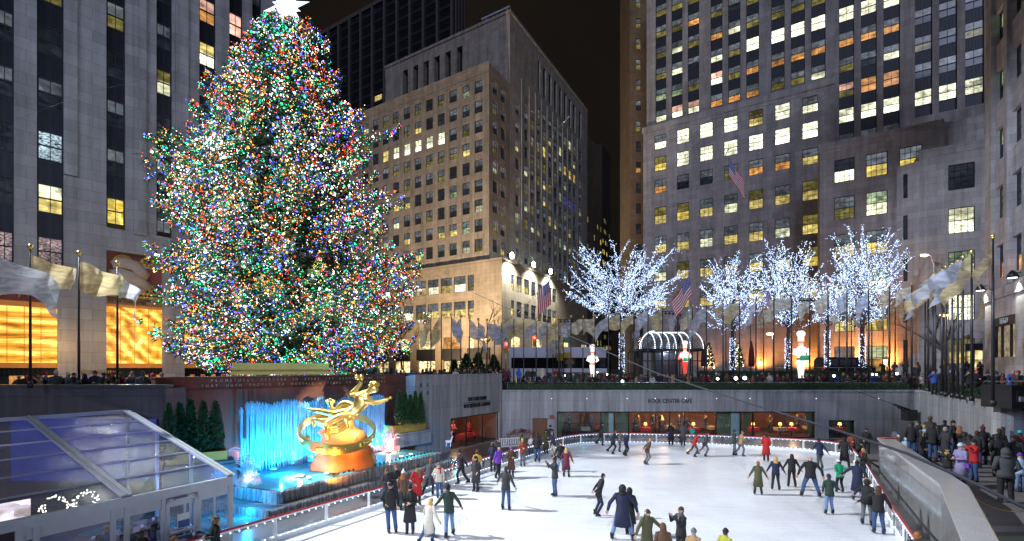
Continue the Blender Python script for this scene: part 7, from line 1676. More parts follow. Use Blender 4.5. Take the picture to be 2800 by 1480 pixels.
I('skater in grey hat and navy jacket leaning sideways at the far bend', 1513, 1251, -70, 1.72, ps='turn', tc='navy', lc='cream', hat='beanie', hatc='grey')
I('woman in open black jacket behind the burgundy coat', 1533, 1290, 15, 1.70, ps='reach', tc='black', lc='lightjeans', hair='short', hc='hairbrown')
I('skater in burgundy coat with blond hair turning on the ice', 1549, 1304, 150, 1.62, ps='hold', top='coat', tc='burgundy', lc='darkgrey', hair='long', hc='blond')
I('man in dark jacket and blue jeans taking a photo in the middle of the ice', 1517, 1357, -72, 1.80, ps='photo', tc='charcoal', lc='jeans', hc='hairblack', skin_=2, extra=('phone',))
I('lone thin dark skater in the open middle of the ice', 1637, 1412, 100, 1.72, ps='skate2', tc='black', lc='navy', hair='short', hc='hairblack', wide=.9)
I('tall man in long navy coat with raised hood seen from behind at front', 1702, 1476, 175, 1.88, ps='wide', top='coat', tc='navy', lc='lightjeans', hat='hood', hatc='black', wide=1.12)
I('partner in black coat close behind the tall hooded man', 1722, 1462, 150, 1.66, ps='fold', top='coat', tc='black', lc='black', hair='long', hc='hairblack', hat='hood')
def H(label, px, hy, Y=None, zt=None, face=0, h=1.7, floor=0., **k):
    # place by the top of the head standing on a floor
    zt = floor + h * 1.0; Y = (EYE - zt) * F / (hy - HOR); g = P(px, hy, Y); g.z = floor
    return person(label, g, -atan2(g.x, g.y) * .6 + radians(face), h, **k)
H('woman in green parka with white ear muffs looking back at the front edge', 1769, 1392, face=25, h=1.66, ps='reach', top='coat', tc='olive', lc='black', hair='long', hc='hairbrown', extra=('muffs',), hat=None, skate=True)
H('person with long brown hair seen from behind at the front edge', 1813, 1430, face=180, h=1.64, ps='stand', tc='brown', lc='jeans', hair='long', hc='brown', skate=True)
H('woman in black parka with fur hood holding hands to her face', 1862, 1386, face=-60, h=1.68, ps='photo', tc='black', lc='black', hair='short', hc='hairbrown', scarf='grey', skate=True)
H('child in tan coat at the bottom edge beside the black parka', 1897, 1446, face=160, h=1.45, ps='stand', tc='tan', lc='jeans', hair='short', hc='hairgrey', hat='beanie', hatc='grey', skate=True)
H('person in black hat and yellow green jacket at the bottom edge', 1982, 1447, face=140, h=1.45, ps='glide', tc='yellowgreen', lc='black', hat='beanie', skate=True)
H('brown haired skater cut off by the bottom edge near the red rail', 2508, 1455, face=150, h=1.6, ps='stand', tc='charcoal', lc='black', hair='short', hc='ginger', skate=True)
I('distant skater in dark green coat near the far rail, left of three', 1643, 1219, 90, 1.75, ps='stride', tc='darkgreen', lc='charcoal', hat='beanie')
I('distant skater in black leaning forward before the café rail', 1676, 1243, 80, 1.70, ps='skate1', tc='charcoal', lc='black', hc='hairbrown')
I('distant skater pushing low beside a companion before the café rail', 1712, 1247, 100, 1.62, ps='skate2', tc='navy', lc='black', hc='hairblack')
I('distant child skater in grey between two leaning skaters', 1694, 1236, 90, 1.3, ps='glide', tc='grey', lc='darkgrey', hat='beanie', hatc='grey')
I('bending skater in brown top below the café sign', 1770, 1271, 100, 1.62, ps='skate2', tc='brown', lc='grey', hair='short', hc='blond')
I('blond woman in black coat with bag strap at the café rail', 1835, 1218, 175, 1.72, ps='fold', top='coat', tc='black', lc='black', hair='short', hc='blond', extra=('bag',))
I('man in long grey coat and cap leaning on the café rail', 1868, 1220, 170, 1.76, ps='pockets', top='coat', tc='darkgrey', lc='charcoal', hat='beanie', hatc='navy')
I('low skater in bright red jacket racing along the far side', 1899, 1250, 95, 1.6, ps='skate1', tc='red', lc='darkgrey', hat='beanie')
I('skater in dark grey following the bright red jacket', 1928, 1249, 95, 1.66, ps='skate1', tc='darkgrey', lc='grey', hc='hairblack')
I('skater in tan jacket on the far side of the ice', 2026, 1248, 95, 1.70, ps='stride', tc='tan', lc='grey', hc='ginger')
I('skater in dark teal coat beside the tan jacket', 2008, 1246, 95, 1.72, ps='stand', tc='darkgreen', lc='grey', hat='beanie')
I('skater in black jacket over long red coat near the right bend', 2095, 1262, 170, 1.76, ps='pockets', top='coat', tc='red', lc='black', hair='short', hc='hairblack', scarf='black')
I('child in brown hooded coat at the left end of the hand holding row', 2073, 1353, 175, 1.56, ps='hold', top='coat', tc='olive', lc='charcoal', hair='short', hc='ginger')
I('girl with long golden hair holding hands in the row of skaters', 2121, 1340, 178, 1.62, ps='hold', tc='navy', lc='black', hair='long', hc='blond')
I('girl with long dark hair holding hands in the row of skaters', 2165, 1332, 180, 1.64, ps='hold', top='jacket', tc='black', lc='black', hair='long', hc='hairblack')
I('broad bald man in black jacket and blue jeans with legs apart', 2216, 1358, 182, 1.86, ps='wide', tc='black', lc='jeans', hair=None, wide=1.15)
I('skater in navy further up the ice behind the bald man', 2242, 1283, 190, 1.76, ps='skate1', tc='navy', lc='darkgrey', hat='beanie')
I('child in olive jacket and blue jeans with pink cheeks', 2268, 1405, 185, 1.58, ps='turn', tc='darkgreen', lc='lightjeans', hat='beanie', hatc='navy')
I('child in bright green jacket with white hat', 2297, 1346, 190, 1.52, ps='skate2', tc='green', lc='black', hat='beanie', hatc='white')
I('tall skater in black at the right bend of the rail', 2309, 1281, 150, 1.84, ps='glide', top='coat', tc='black', lc='black', hair='short', hc='hairblack')
I('person in navy coat with fur collar holding the right rail', 2344, 1369, 175, 1.78, ps='reach', top='coat', tc='navy', lc='lilac', hair='short', hc='hairblack')
I('person in black jacket and grey trousers bending to the right rail', 2370, 1436, 150, 1.72, ps='reach', tc='black', lc='grey', hat='furhood', hatc='black', shoes='navy')
I('woman in short black coat with cream collar gripping the bright red rail', 2402, 1460, 182, 1.70, ps='reach', tc='black', lc='jeans', hair='long', hc='hairbrown', scarf='cream', shoes='navy')
H('man in black cap and puffy jacket behind the right end of the rail', 2370, 1172, face=-20, h=1.82, ps='pockets', tc='black', lc='black', hat='cap', floor=0)
H('man in red and black jacket behind the right end of the rail', 2330, 1184, face=-10, h=1.70, ps='fold', tc='rust', lc='black', hat='beanie')
H('person in dark hood between the red jacket and the puffy jacket', 2349, 1192, face=10, h=1.6, ps='fold', tc='charcoal', lc='black', hat='hood', hatc='charcoal')
H('blond woman in dark jacket with red collar by the parapet', 2360, 1226, face=-60, h=1.62, ps='fold', tc='black', lc='black', hair='long', hc='blond', scarf='red')
H('person in yellow jacket outside the left rail beyond the basin', 1305, 1231, face=170, h=1.66, ps='fold', tc='mustard', lc='black', hat='beanie', hatc='brown')
H('person in grey coat with white headband by the white bench', 1361, 1199, face=40, h=1.66, ps='pockets', tc='darkgrey', lc='black', hair='long', hc='hairblack')
H('child in pink hat by the flower bed behind the left rail', 1452, 1192, face=20, h=1.45, ps='fold', tc='white', lc='navy', hat='pompom', hatc='pink')
H('person in black beanie behind the rail by the flower bed', 1470, 1184, face=20, h=1.66, ps='fold', tc='charcoal', lc='black', hat='beanie')
H('child in teal jacket behind the café rail', 1893, 1167, face=170, h=1.35, ps='fold', tc='teal', lc='navy', hair='short', hc='hairbrown')
H('woman in fur hood sitting behind the rail at the marquee corner', 588, 1413, face=-60, h=1.62, ps='fold', tc='black', lc='black', hair='long', hc='blond', hat='furhood', hatc='grey')
# ---- crowd on the east platform
def E(l, px, hy, face, **k):
    fl = k.pop('fl', 1.5); q = (px - 1400) / F; h = k.pop('h'); Y = (EYE - fl - h) * F / (hy - HOR)
    if fl < 1: Y = max(Y, 27.3)
    else: Y = min(max(Y, 6.306 / (q - .5857)), 25.0)
    h = min(1.92, EYE - (hy - HOR) * Y / F - fl); g = P(px, hy, Y); g.z = fl
    return person(l, g, -atan2(g.x, g.y) * .6 + radians(face), h, **k)
CR = 'onlookers on the east platform'
for a in (
 ('man in black coat and dark hat at the far end of the platform crowd', 2493, 1155, 170, dict(h=1.78, ps='pockets', tc='black', hat='beanie')),
 ('man in dark cap behind the far end of the platform crowd', 2512, 1151, -150, dict(h=1.76, tc='charcoal', hat='cap')),
 ('tall man in olive beanie with yellow collar against the grey wall', 2543, 1139, 160, dict(h=1.84, tc='charcoal', hat='beanie', hatc='olive', scarf='yellowgreen')),
 ('woman with short blond hair and pale blue jacket in the platform crowd', 2527, 1162, 170, dict(h=1.66, tc='paleblue', hc='blond')),
 ('man in black hooded coat looking right beside the stone parapet', 2523, 1183, 60, dict(h=1.78, ps='pockets', top='coat', tc='black', hat='furhood', hatc='black')),
 ('tall man in black baseball cap in the middle of the platform crowd', 2551, 1158, 150, dict(h=1.84, ps='pockets', tc='black', hat='cap')),
 ('man with round black hair against the grey wall', 2583, 1149, 175, dict(h=1.80, tc='black', hc='hairblack')),
 ('smiling man in black beanie turned toward the camera side', 2606, 1151, 50, dict(h=1.80, tc='charcoal', hat='beanie')),
 ('grey haired man in dark coat behind the blue beanie woman', 2586, 1168, 110, dict(h=1.74, ps='pockets', top='coat', tc='charcoal', hc='hairgrey')),
 ('woman with long ginger hair and black jacket in the platform crowd', 2624, 1165, 140, dict(h=1.70, tc='black', hair='long', hc='ginger')),
 ('woman in black with yellow scarf holding up a phone by the parapet', 2591, 1224, -60, dict(h=1.58, ps='photo', tc='black', hair='short', hc='hairblack', scarf='mustard', extra=('phone',))),
 ('woman in pale blue beanie and long grey coat with purple bag', 2627, 1213, -60, dict(h=1.66, ps='fold', top='coat', tc='lilac', hair='long', hc='blond', hat='beanie', hatc='paleblue', extra=('bag',), lc='black')),
 ('person in red coat and black hat looking left in the platform crowd', 2663, 1203, -70, dict(h=1.66, ps='photo', tc='red', hat='beanie')),
 ('man in red and white knitted hat and black coat', 2687, 1166, 180, dict(h=1.78, top='coat', ps='pockets', tc='black', hat='pompom', hatc='burgundy')),
 ('person peeking out left of the red and white hat', 2671, 1178, 160, dict(h=1.68, tc='charcoal', hc='hairbrown')),
 ('man with dark hair behind the grey collared man', 2732, 1172, 175, dict(h=1.80, tc='black', hc='hairbrown')),
 ('man in black coat with grey collar seen from behind', 2729, 1186, 178, dict(h=1.78, ps='pockets', top='coat', tc='black', hc='hairblack', scarf='grey')),
 ('person in brown fur hat near the right edge', 2776, 1193, 170, dict(h=1.68, tc='charcoal', hat='furhat')),
 ('large person in grey hooded coat seen from behind at lower right', 2750, 1226, 178, dict(h=1.82, ps='pockets', tc='darkgrey', lc='black', hat='hood', hatc='darkgrey', wide=1.15)),
 ('child in purple hat and pale jacket at the right edge', 2789, 1240, 10, dict(h=1.40, ps='fold', tc='paleblue', lc='lightjeans', hat='beanie', hatc='purple')),
 ('person in teal striped hat at the right edge of the platform', 2789, 1178, 165, dict(h=1.70, tc='burgundy', hat='beanie', hatc='teal')),
 ('child in dark knitted hat at the tip of the stone parapet', 2447, 1173, 120, dict(h=1.50, tc='grey', hat='beanie', hatc='darkgrey', fl=.45)),
 ('girl with white blue beanie and long brown hair leaning over the parapet', 2457, 1190, 30, dict(h=1.45, tc='grey', hair='long', hc='rust', hat='beanie', hatc='paleblue', fl=.45)),
 ('child in pale hooded jacket beside the girl in white beanie', 2477, 1197, 170, dict(h=1.42, tc='paleblue', hat='furhood', hatc='paleblue', fl=.45)),
 ('man in black jacket beside the ginger haired woman', 2640, 1182, 170, dict(h=1.74, tc='black', hc='hairblack')),
 ('dark coated person behind the red coat in the platform crowd', 2651, 1190, 175, dict(h=1.72, tc='charcoal', hat='beanie')),
 ('dark haired onlooker between two black coats by the grey wall', 2566, 1163, 178, dict(h=1.72, tc='charcoal', hc='hairblack'))):
    l, px, hy, fc, kw = a; E(l, px, hy, fc, group=CR, **kw)
# ---- rows of heads on the upper levels
r = random.Random(17)
def crowd(n_, pxs, Y, floor, grp, where, face=0, jit=6, hmin=1.58, hmax=1.82, yfun=None):
    tcs = ['black'] * 6 + ['charcoal'] * 5 + ['navy'] * 4 + ['darkgrey'] * 3 + ['brown', 'rust', 'tan', 'burgundy', 'grey', 'blue', 'darkgreen', 'cream']
    for i in range(n_):
        px = pxs[0] + (pxs[1] - pxs[0]) * (i + .5) / n_ + r.uniform(-jit, jit); y = Y + r.uniform(0, .9) if not yfun else yfun(px) + r.uniform(0, .5)
        tc_ = r.choice(tcs); hair = r.choice(('short', 'short', 'long')); hc = r.choice(('hairbrown', 'hairblack', 'blond', 'hairgrey', 'hairbrown')); hat = r.choice((None, None, 'beanie', 'beanie', 'cap', 'hood', 'pompom')); hatc = r.choice(('black', 'charcoal', 'navy', 'grey', 'red', 'cream', 'burgundy') if hat != 'hood' else (tc_,))
        hw = {None: '%s %s hair' % ('long' if hair == 'long' else 'short', {'hairbrown': 'brown', 'hairblack': 'black', 'blond': 'blond', 'hairgrey': 'grey'}[hc]), 'beanie': hatc + ' beanie', 'cap': hatc + ' cap', 'hood': 'raised hood', 'pompom': hatc + ' pompom hat'}[hat]
        g = P(px, HOR, y); g.z = floor; tcn = {'darkgrey': 'dark grey', 'darkgreen': 'dark green'}.get(tc_, tc_)
        person('onlooker in %s jacket, %s, %s from left %s' % (tcn, hw, ORD[i], where), g, -atan2(g.x, g.y) * .6 + radians(face + r.uniform(-35, 35)), r.uniform(hmin, hmax), ps=r.choice(('lean', 'fold', 'photo', 'pockets', 'fold', 'stand')), tc=tc_, lc='black', hair=hair, hc=hc, hat=hat, hatc=hatc, skin_=r.choice((0, 0, 0, 1, 2)), scarf=r.choice((None, None, 'grey', 'red', 'black')), group=grp, hz=radians(r.uniform(-30, 30)))
crowd(64, (1462, 2530), 41.6, 3.78, 'onlookers along the café terrace', 'along the café terrace')
crowd(50, (1480, 2660), 43.2, 3.85, 'onlookers in the second terrace row', 'in the second terrace row')
crowd(30, (960, 1392), 0, 4.25, 'onlookers above the concourse wall', 'above the concourse wall', yfun=lambda px: 31.6 + (px - 1135) / 240 * 9 if px > 1135 else 31.8)
crowd(16, (1150, 1400), 0, 4.25, 'second row above the concourse wall', 'behind the concourse row', yfun=lambda px: 33.6 + (px - 1135) / 240 * 9)
crowd(16, (40, 450), 21.2, 4.25, 'heads behind the left court wall', 'behind the left court wall', hmin=1.42, hmax=1.66)
crowd(11, (2545, 2800), 0, 4.1, 'onlookers on the east terrace', 'on the east terrace', yfun=lambda px: 34 - (px - 2545) / 255 * 7.2)
crowd(9, (2400, 2690), 46.2, 5.0, 'people on the upper steps at right', 'on the upper steps', face=160)
crowd(6, (2440, 2700), 44.2, 4.6, 'people climbing the right steps', 'climbing the right steps', face=150)
for (px, l, tc_, hat, hatc) in ((1418, 'person in bright blue hooded jacket at the top of the corner steps', 'brightblue', 'hood', 'brightblue'), (1443, 'grey haired man in charcoal coat on the corner steps', 'charcoal', None, None), (1457, 'woman in black coat standing on the corner steps', 'black', None, None), (1482, 'person in cream hooded jacket holding something orange on the corner steps', 'cream', 'hood', 'cream'), (1520, 'person in red jacket beside the bus wheel', 'red', None, None), (1392, 'person in grey coat at the end of the concourse wall', 'darkgrey', None, None)):
    g = P(px, HOR, 42.4 if px < 1500 else 47.2); g.z = 4.25; person(l, g, radians(r.uniform(-60, 60)), 1.76, ps='pockets', top='jacket', tc=tc_, lc='jeans', hair='short', hc='hairgrey' if 'grey haired' in l else 'hairbrown', hat=hat, hatc=hatc or 'black')
# café guests and concourse guests
for i, (px, Y, fc) in enumerate(((1548, 41.8, 60), (1556, 43, -40), (1617, 42.5, 100), (1738, 42, 30), (1746, 43, -60), (1787, 43.5, 0), (1806, 44, 20), (1811, 42.4, 170), (1857, 43, 40), (1880, 41.8, 0), (1930, 43.5, 60), (2105, 43.2, -30), (2150, 44, 40), (2180, 43, 0))):
    g = P(px, HOR, Y); g.z = 0.0; person('café guest in dark clothes behind the glass, %s from the left' % ORD[i], g, radians(fc), r.uniform(1.62, 1.8), ps=r.choice(('stand', 'fold', 'pockets')), tc=r.choice(('black', 'navy', 'brown', 'charcoal')), lc='black', hc=r.choice(('hairbrown', 'hairblack', 'blond')), hair=r.choice(('short', 'long')), group='guests inside the café')
for i, (t, y, c_, fc) in enumerate(((.25, 1.6, 'charcoal', 40), (.5, 2.4, 'pink', 0), (.72, 1.8, 'red', -60))):
    q = CW.pt(ds0 + (ds1 - ds0) * t, 0, y); person('concourse guest in %s top, %s from the left behind the doors' % (c_, ORD[i]), q, CW.rz + radians(fc), 1.7, ps='fold', tc=c_, lc='black', hair='long' if i else 'short', group='guests behind the concourse doors')
print('people', NP)

# ================================================================== CAFÉ AND CONCOURSE FURNITURE
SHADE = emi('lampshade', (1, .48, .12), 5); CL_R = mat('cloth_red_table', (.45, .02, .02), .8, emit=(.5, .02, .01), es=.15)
def table_lamp(px, py, Y, l):
    g = P(px, py, Y); root = thing('table_lamp', l, 'table lamp', (g.x, g.y, .75), 0, 'glowing table lamps in the café'); mb = MB(); mb.loft([(0, 0, 0, .08, .08), (0, 0, .03, .03, .03), (0, 0, .2, .02, .02)], 8); mb.build('base', BRASS, root); mb = MB(); mb.loft([(0, 0, .2, .15, .15), (0, 0, .42, .11, .11)], 10); mb.build('lamp_shade', SHADE, root); light('lamp_glow', 'POINT', (g.x, g.y - .1, 1.25), 9, (1, .55, .2), None, .1)
for i, px in enumerate((1765, 1896, 2059, 2133, 2164, 2296)): table_lamp(px, 1165, 41.6, 'orange table lamp in the café windows, %s from the left' % ORD[i])
for i, (px, Y) in enumerate(((1600, 42), (1640, 43), (1700, 42.5), (1765, 41.6), (1830, 43), (1896, 41.6), (1950, 42.5), (2059, 41.6), (2133, 41.6), (2164, 41.6), (2210, 42.8), (2296, 41.6))):
    g = P(px, 0, Y); root = thing('café_table', 'dining table with red cloth in the café, %s from the left' % ORD[i], 'table', (g.x, Y, 0), 0, 'dining tables in the café'); mb = MB(); mb.box(-.4, .4, -.4, .4, .70, .74); mb.box(-.41, .41, -.41, .41, .45, .70); mb.build('cloth', CL_R if i % 2 else mat('cloth_cream', (.35, .3, .2), .8), root); mb = MB(); mb.tube([(0, 0, 0), (0, 0, .7)], .05, 6); mb.build('leg', DARK, root)
for i, px in enumerate((1752, 1819, 1891, 1962, 2098, 2180)):
    g = P(px, 1127, 41.5); root = thing('ceiling_lamp', 'flat warm ceiling disc lamp in the café, %s from the left' % ORD[i], 'ceiling lamp', (g.x, g.y, 2.3), 0, 'ceiling disc lamps in the café'); mb = MB(); mb.loft([(0, 0, -.08, .62, .4), (0, 0, .0, .66, .44)], 18); mb.build('diffuser', SHADE, root); mb = MB(); mb.tube([(0, 0, 0), (0, 0, .45)], .02, 5); mb.build('rod', DARK, root); light('disc_glow', 'POINT', (g.x, g.y + .5, 1.9), 130, (1, .6, .28), None, .4)
light('café_teal', 'POINT', P(1600, 1140, 42) , 40, (.1, .8, .9), None, .3)
q = CW.pt((ds0 + ds1) / 2, 2.2, 2.2); light('concourse_glow', 'POINT', q, 120, (1, .6, .3), None, .4)
root = thing('floor_lamp', 'white glowing lamp at the left of the concourse doors', 'lamp', CW.pt(ds0 + .35, 0, 1.1), CW.rz); mb = MB(); mb.tube([(0, 0, 0), (0, 0, 1.7)], .03, 6); mb.build('stem', DARK, root); mb = MB(); mb.box(-.28, .28, -.15, .15, 1.7, 2.15); mb.build('lamp_shade', emi('white_shade', (1, .85, .6), 3), root)
for i, t in enumerate((.45, .62, .8)):
    root = thing('banquet_table', 'table with red cloth behind the concourse doors, %s from the left' % ORD[i], 'table', CW.pt(ds0 + (ds1 - ds0) * t, 0, 1.3 + .2 * i), CW.rz, 'red tables behind the concourse doors'); mb = MB(); mb.box(-.35, .35, -.3, .3, .4, .74); mb.build('cloth', CL_R, root)
    mb = MB(); mb.tube([(0, 0, 0), (0, 0, .5)], .05, 6); mb.build('leg', DARK, root)
# bench, flower bed, reindeer, white furniture
b = G(1395, 1240, 0); root = thing('park_bench', 'white slatted bench beside the flower bed behind the left rail', 'bench', (b.x, b.y + .6, 0), radians(25)); mb = MB()
for k in range(4): mb.box(-.9, .9, -.2 + k * .12, -.11 + k * .12, .42, .45)
mb.build('seat', WHITE, root); mb = MB()
for k in range(13): x = -.86 + k * .14; mb.box(x, x + .06, .3, .33, .48, .92)
mb.box(-.9, .9, .29, .34, .9, .96); mb.build('backrest', WHITE, root)
for s_ in (-1, 1):
    for y in (-.18, .3): mb = MB(); mb.box(s_ * .85 - .03, s_ * .85 + .03, y - .03, y + .03, 0, .42); mb.build('leg', WHITE, root)
    mb = MB(); mb.box(s_ * .88 - .03, s_ * .88 + .03, -.25, .34, .62, .66); mb.build('armrest', WHITE, root)
def bush(name, label, base, rx, rz_, m, seed, n=900, leaf=.08):
    r = random.Random(seed); root = thing(name, label, 'bush', base); mb = MB()
    for k in range(n):
        a = r.uniform(0, 2 * pi); b = r.uniform(0, pi / 2); R_ = r.uniform(.7, 1.05); p = Vector((cos(a) * cos(b) * rx * R_, sin(a) * cos(b) * rx * .6 * R_, sin(b) * rz_ * R_)); d = Vector((r.uniform(-1, 1), r.uniform(-1, 1), r.uniform(0, 1))).normalized(); t_ = d.cross(Vector((0, .3, 1))).normalized() * leaf * .5; mb.add([p - t_, p + t_, p + d * leaf * 1.4], [(0, 1, 2)])
    mb.build('foliage', m, root); mb = MB(); mb.tube([(0, 0, -.1), (0, 0, rz_ * .6)], .04, 6); mb.build('stem', BARK, root)
b = G(1440, 1222, 0); bush('flower_bush', 'rust red flowering bush by the café wall', (b.x - .3, 36.9, .4), 1.5, .75, mat('rust_flowers', (.22, .06, .03), .8, 0, .4, 6), 1)
bush('flower_bush', 'yellow green low bush under the rust red flowers', (b.x - .5, 36.2, .15), 1.6, .4, mat('lime_leaves', (.22, .26, .03), .8, 0, .4, 6), 2, 700)
mb = MB(); mb.box(b.x - 2.6, b.x + 1.6, 35.5, 37.8, -.05, .16); o = mb.build('flower_bed_kerb', GRAN); tag(o, 'low granite kerb round the flower bed beside the bench', 'kerb')
g = P(1226, 1225, 30.6); RDM = mat('reindeer_white', (.6, .62, .65), .5, emit=(.7, .8, 1), es=.12)
root = thing('reindeer_figure', 'white wire reindeer standing at the far end of the basin', 'reindeer figure', (g.x, g.y, .86)); mb = MB()
mb.loft([(0, 0, .35, .14, .1), (0, 0, .5, .16, .12)], 8); mb.tube([(-.22, 0, .45), (0, 0, .48), (.22, 0, .47), (.3, 0, .75), (.36, -.02, .9), (.44, -.03, .86)], [.1, .12, .1, .06, .06, .03], 7)
for x in (-.18, .18):
    for y in (-.06, .06): mb.tube([(x, y, .42), (x + .02, y, .2), (x, y, 0)], [.035, .022, .02], 5)
mb.build('body', RDM, root); root.scale = (.75, .75, .75)
for s_ in (-1, 1): mb = MB(); mb.tube([(.33, s_ * .03, .95), (.28, s_ * .15, 1.15), (.36, s_ * .2, 1.35)], .015, 5); mb.tube([(.28, s_ * .15, 1.15), (.18, s_ * .22, 1.28)], .012, 5); mb.build('antler', RDM, root)
# chain at lower right
mb = MB(); a = P(2660, 1358, 14.2); b = P(2830, 1392, 12.6); n = 34
for i in range(n):
    t = i / (n - 1); p = a.lerp(b, t) + Vector((0, 0, -.22 * (1 - (2 * t - 1) ** 2))); mb.tube([p + Vector((cos(q) * .03, 0 if i % 2 else sin(q) * .018, sin(q) * .018 if i % 2 else 0)) for q in [2 * pi * k / 6 for k in range(7)]], .005, 4)
tag(mb.build('chain', BRASS), 'thin brass chain hanging across the lower right platform', 'chain')
for px, Y, l in ((2660, 14.2, 'left'), ):
    pass

# ================================================================== MARQUEE
root = thing('marquee', 'clear roofed marquee with pale aluminium frame along the left rail', 'marquee', (-11.1, 13.4, 0))
ud = Vector((2.74, 4.7, 0)).normalized(); nd = Vector((-.8575, .5145, 0)); e1_ = Vector((-9.66, 16.0, 2.29)); e0_ = Vector((-11.1, 13.4, 2.29)); em = e0_ - (e1_ - e0_) * 1.0; em2 = em - (e1_ - e0_)
r1_ = Vector((-16.5, 19.9, 4.17)); r0_ = Vector((-18.4, 17.7, 4.12)); rm = r0_ - (r1_ - r0_) * 1.0 + Vector((-.6, -1.2, 0)); rm2 = rm + (rm - r0_)
ALUM = mat('marquee_frame', (.42, .46, .52), .4, .2, .1, 3)
O_ = root.location.copy()
def loc(v): return Vector(v) - O_
mb = MB()
for a, b in ((e1_, r1_), (e0_, r0_), (em, rm)): mb.bar(loc(a) + Vector((0, 0, .04)), loc(b) + Vector((0, 0, .04)), .26, .07); mb.bar(loc(a) + Vector((0, 0, .09)), loc(b) + Vector((0, 0, .09)), .05, .05)
mb.bar(loc(r1_), loc(rm2), .14, .14); mb.build('rafters', ALUM, root)
mb = MB()
for t in (.16, .33, .50, .66, .83): mb.bar(loc(e1_.lerp(r1_, t)), loc(e0_.lerp(r0_, t)), .05, .05); mb.bar(loc(e0_.lerp(r0_, t)), loc(em.lerp(rm, t)), .05, .05)
mb.build('purlins', ALUM, root)
VIN = glassmat('clear_vinyl', (.68, .69, .98), .22, .015)
for n_2 in VIN.node_tree.nodes:
    if n_2.type == 'MATH' and n_2.operation == 'MULTIPLY_ADD': n_2.inputs[1].default_value = .5
nt = VIN.node_tree
for n_2 in nt.nodes:
    if n_2.type == 'BSDF_GLOSSY':
        n_2.inputs['Roughness'].default_value = .12; nzv = N(nt, 'ShaderNodeTexNoise', Scale=5.0, Detail=4.0); mpv = N(nt, 'ShaderNodeMapping'); mpv.inputs['Rotation'].default_value = (0, 0, .9); mpv.inputs['Scale'].default_value = (1, 5, 1); tcv = N(nt, 'ShaderNodeTexCoord'); bpv = N(nt, 'ShaderNodeBump', Strength=.6, Distance=.05)
        nt.links.new(tcv.outputs['Object'], mpv.inputs[0]); nt.links.new(mpv.outputs[0], nzv.inputs[0]); nt.links.new(nzv.outputs['Fac'], bpv.inputs['Height']); nt.links.new(bpv.outputs[0], n_2.inputs['Normal'])
for a, b, c, d in ((e1_, r1_, r0_, e0_), (e0_, r0_, rm, em)):
    mb = MB(); n = 14; v = []
    for i in range(n + 1):
        for j in range(n + 1): p = loc(a).lerp(loc(d), j / n).lerp(loc(b).lerp(loc(c), j / n), i / n); v.append(p + Vector((0, 0, -.03 + .012 * sin(i * 2.1 + j))))
    mb.add(v, [(i * (n + 1) + j, i * (n + 1) + j + 1, (i + 1) * (n + 1) + j + 1, (i + 1) * (n + 1) + j) for i in range(n) for j in range(n)], 0, True); mb.build('roof_panel', VIN, root)
mb = MB()
W = Wall(em2.xy[:], e1_.xy[:]); mb.box(-.0, W.L + .05, -.06, .06, 2.02, 2.30); o = W.place(mb.build('fascia', ALUM, root)); o.location -= O_
def mpart(mb, nm, m): o = W.place(mb.build(nm, m, root)); o.location -= O_; return o
s1 = W.L; s0 = (e0_ - em2).xy.length; 
posts = [s1 - .05, s1 - 1.05, s1 - 2.05, s0 + .0, s0 - .32, s0 - 1.9, s0 - 2.2]
for x in posts: mb = MB(); mb.box(x - .06, x + .06, -.05, .05, 0, 2.02); mpart(mb, 'post', ALUM)
mb = MB()
for a, b in zip(sorted(posts), sorted(posts)[1:]): mb.box(a + .06, b - .06, -.02, .02, 1.72, 2.02); mb.box(a + .06, b - .06, -.02, .02, 0, .55)
for x in (s1 - 1.45, s1 - .55): mb.box(x - .025, x + .025, -.03, .03, .55, 1.72)
mpart(mb, 'wall_panels', ALUM)
mb = MB(); x0, x1 = s1 - 2.0, s1 - 1.1
for a in ((x0, x0 + .1, 0, 2.0), (x1 - .1, x1, 0, 2.0), (x0, x1, 1.85, 2.0), (x0, x1, 0, .3), (x0, x1, .85, .93)): mb.box(a[0], a[1], -.07, -.01, a[2], a[3])
mb.box(x0 + .2, x1 - .3, -.2, -.05, 1.92, 1.97); o = mpart(mb, 'door', ALUM); mb = MB(); mb.box(x0 + .3, x1 - .25, -.10, -.08, 1.0, 1.45, 0); mb.box(x0 + .31, x1 - .26, -.105, -.10, 1.02, 1.25, 1); mb.build('door_notice', [WHITE, mat('notice_blue', (.05, .12, .4), .5)], o)
mb = MB(); mb.quad((0, 0, .55), (s1, 0, .55), (s1, 0, 1.72), (0, 0, 1.72)); mpart(mb, 'side_glass', CLEARW)
# side return and back
W2 = Wall(e1_.xy[:], r1_.xy[:]); mb = MB()
for f in (0, .33, .66, .98): x = W2.L * f; mb.box(x - .05, x + .05, -.05, .05, 0, 2.29 + 1.88 * f - .05)
o = W2.place(mb.build('end_posts', ALUM, root)); o.location -= O_
mb = MB(); mb.add([(0, 0, .1), (W2.L, 0, .1), (W2.L, 0, 4.1), (0, 0, 2.25)], [(0, 1, 2, 3)]); o = W2.place(mb.build('end_glass', CLEARW, root)); o.location -= O_
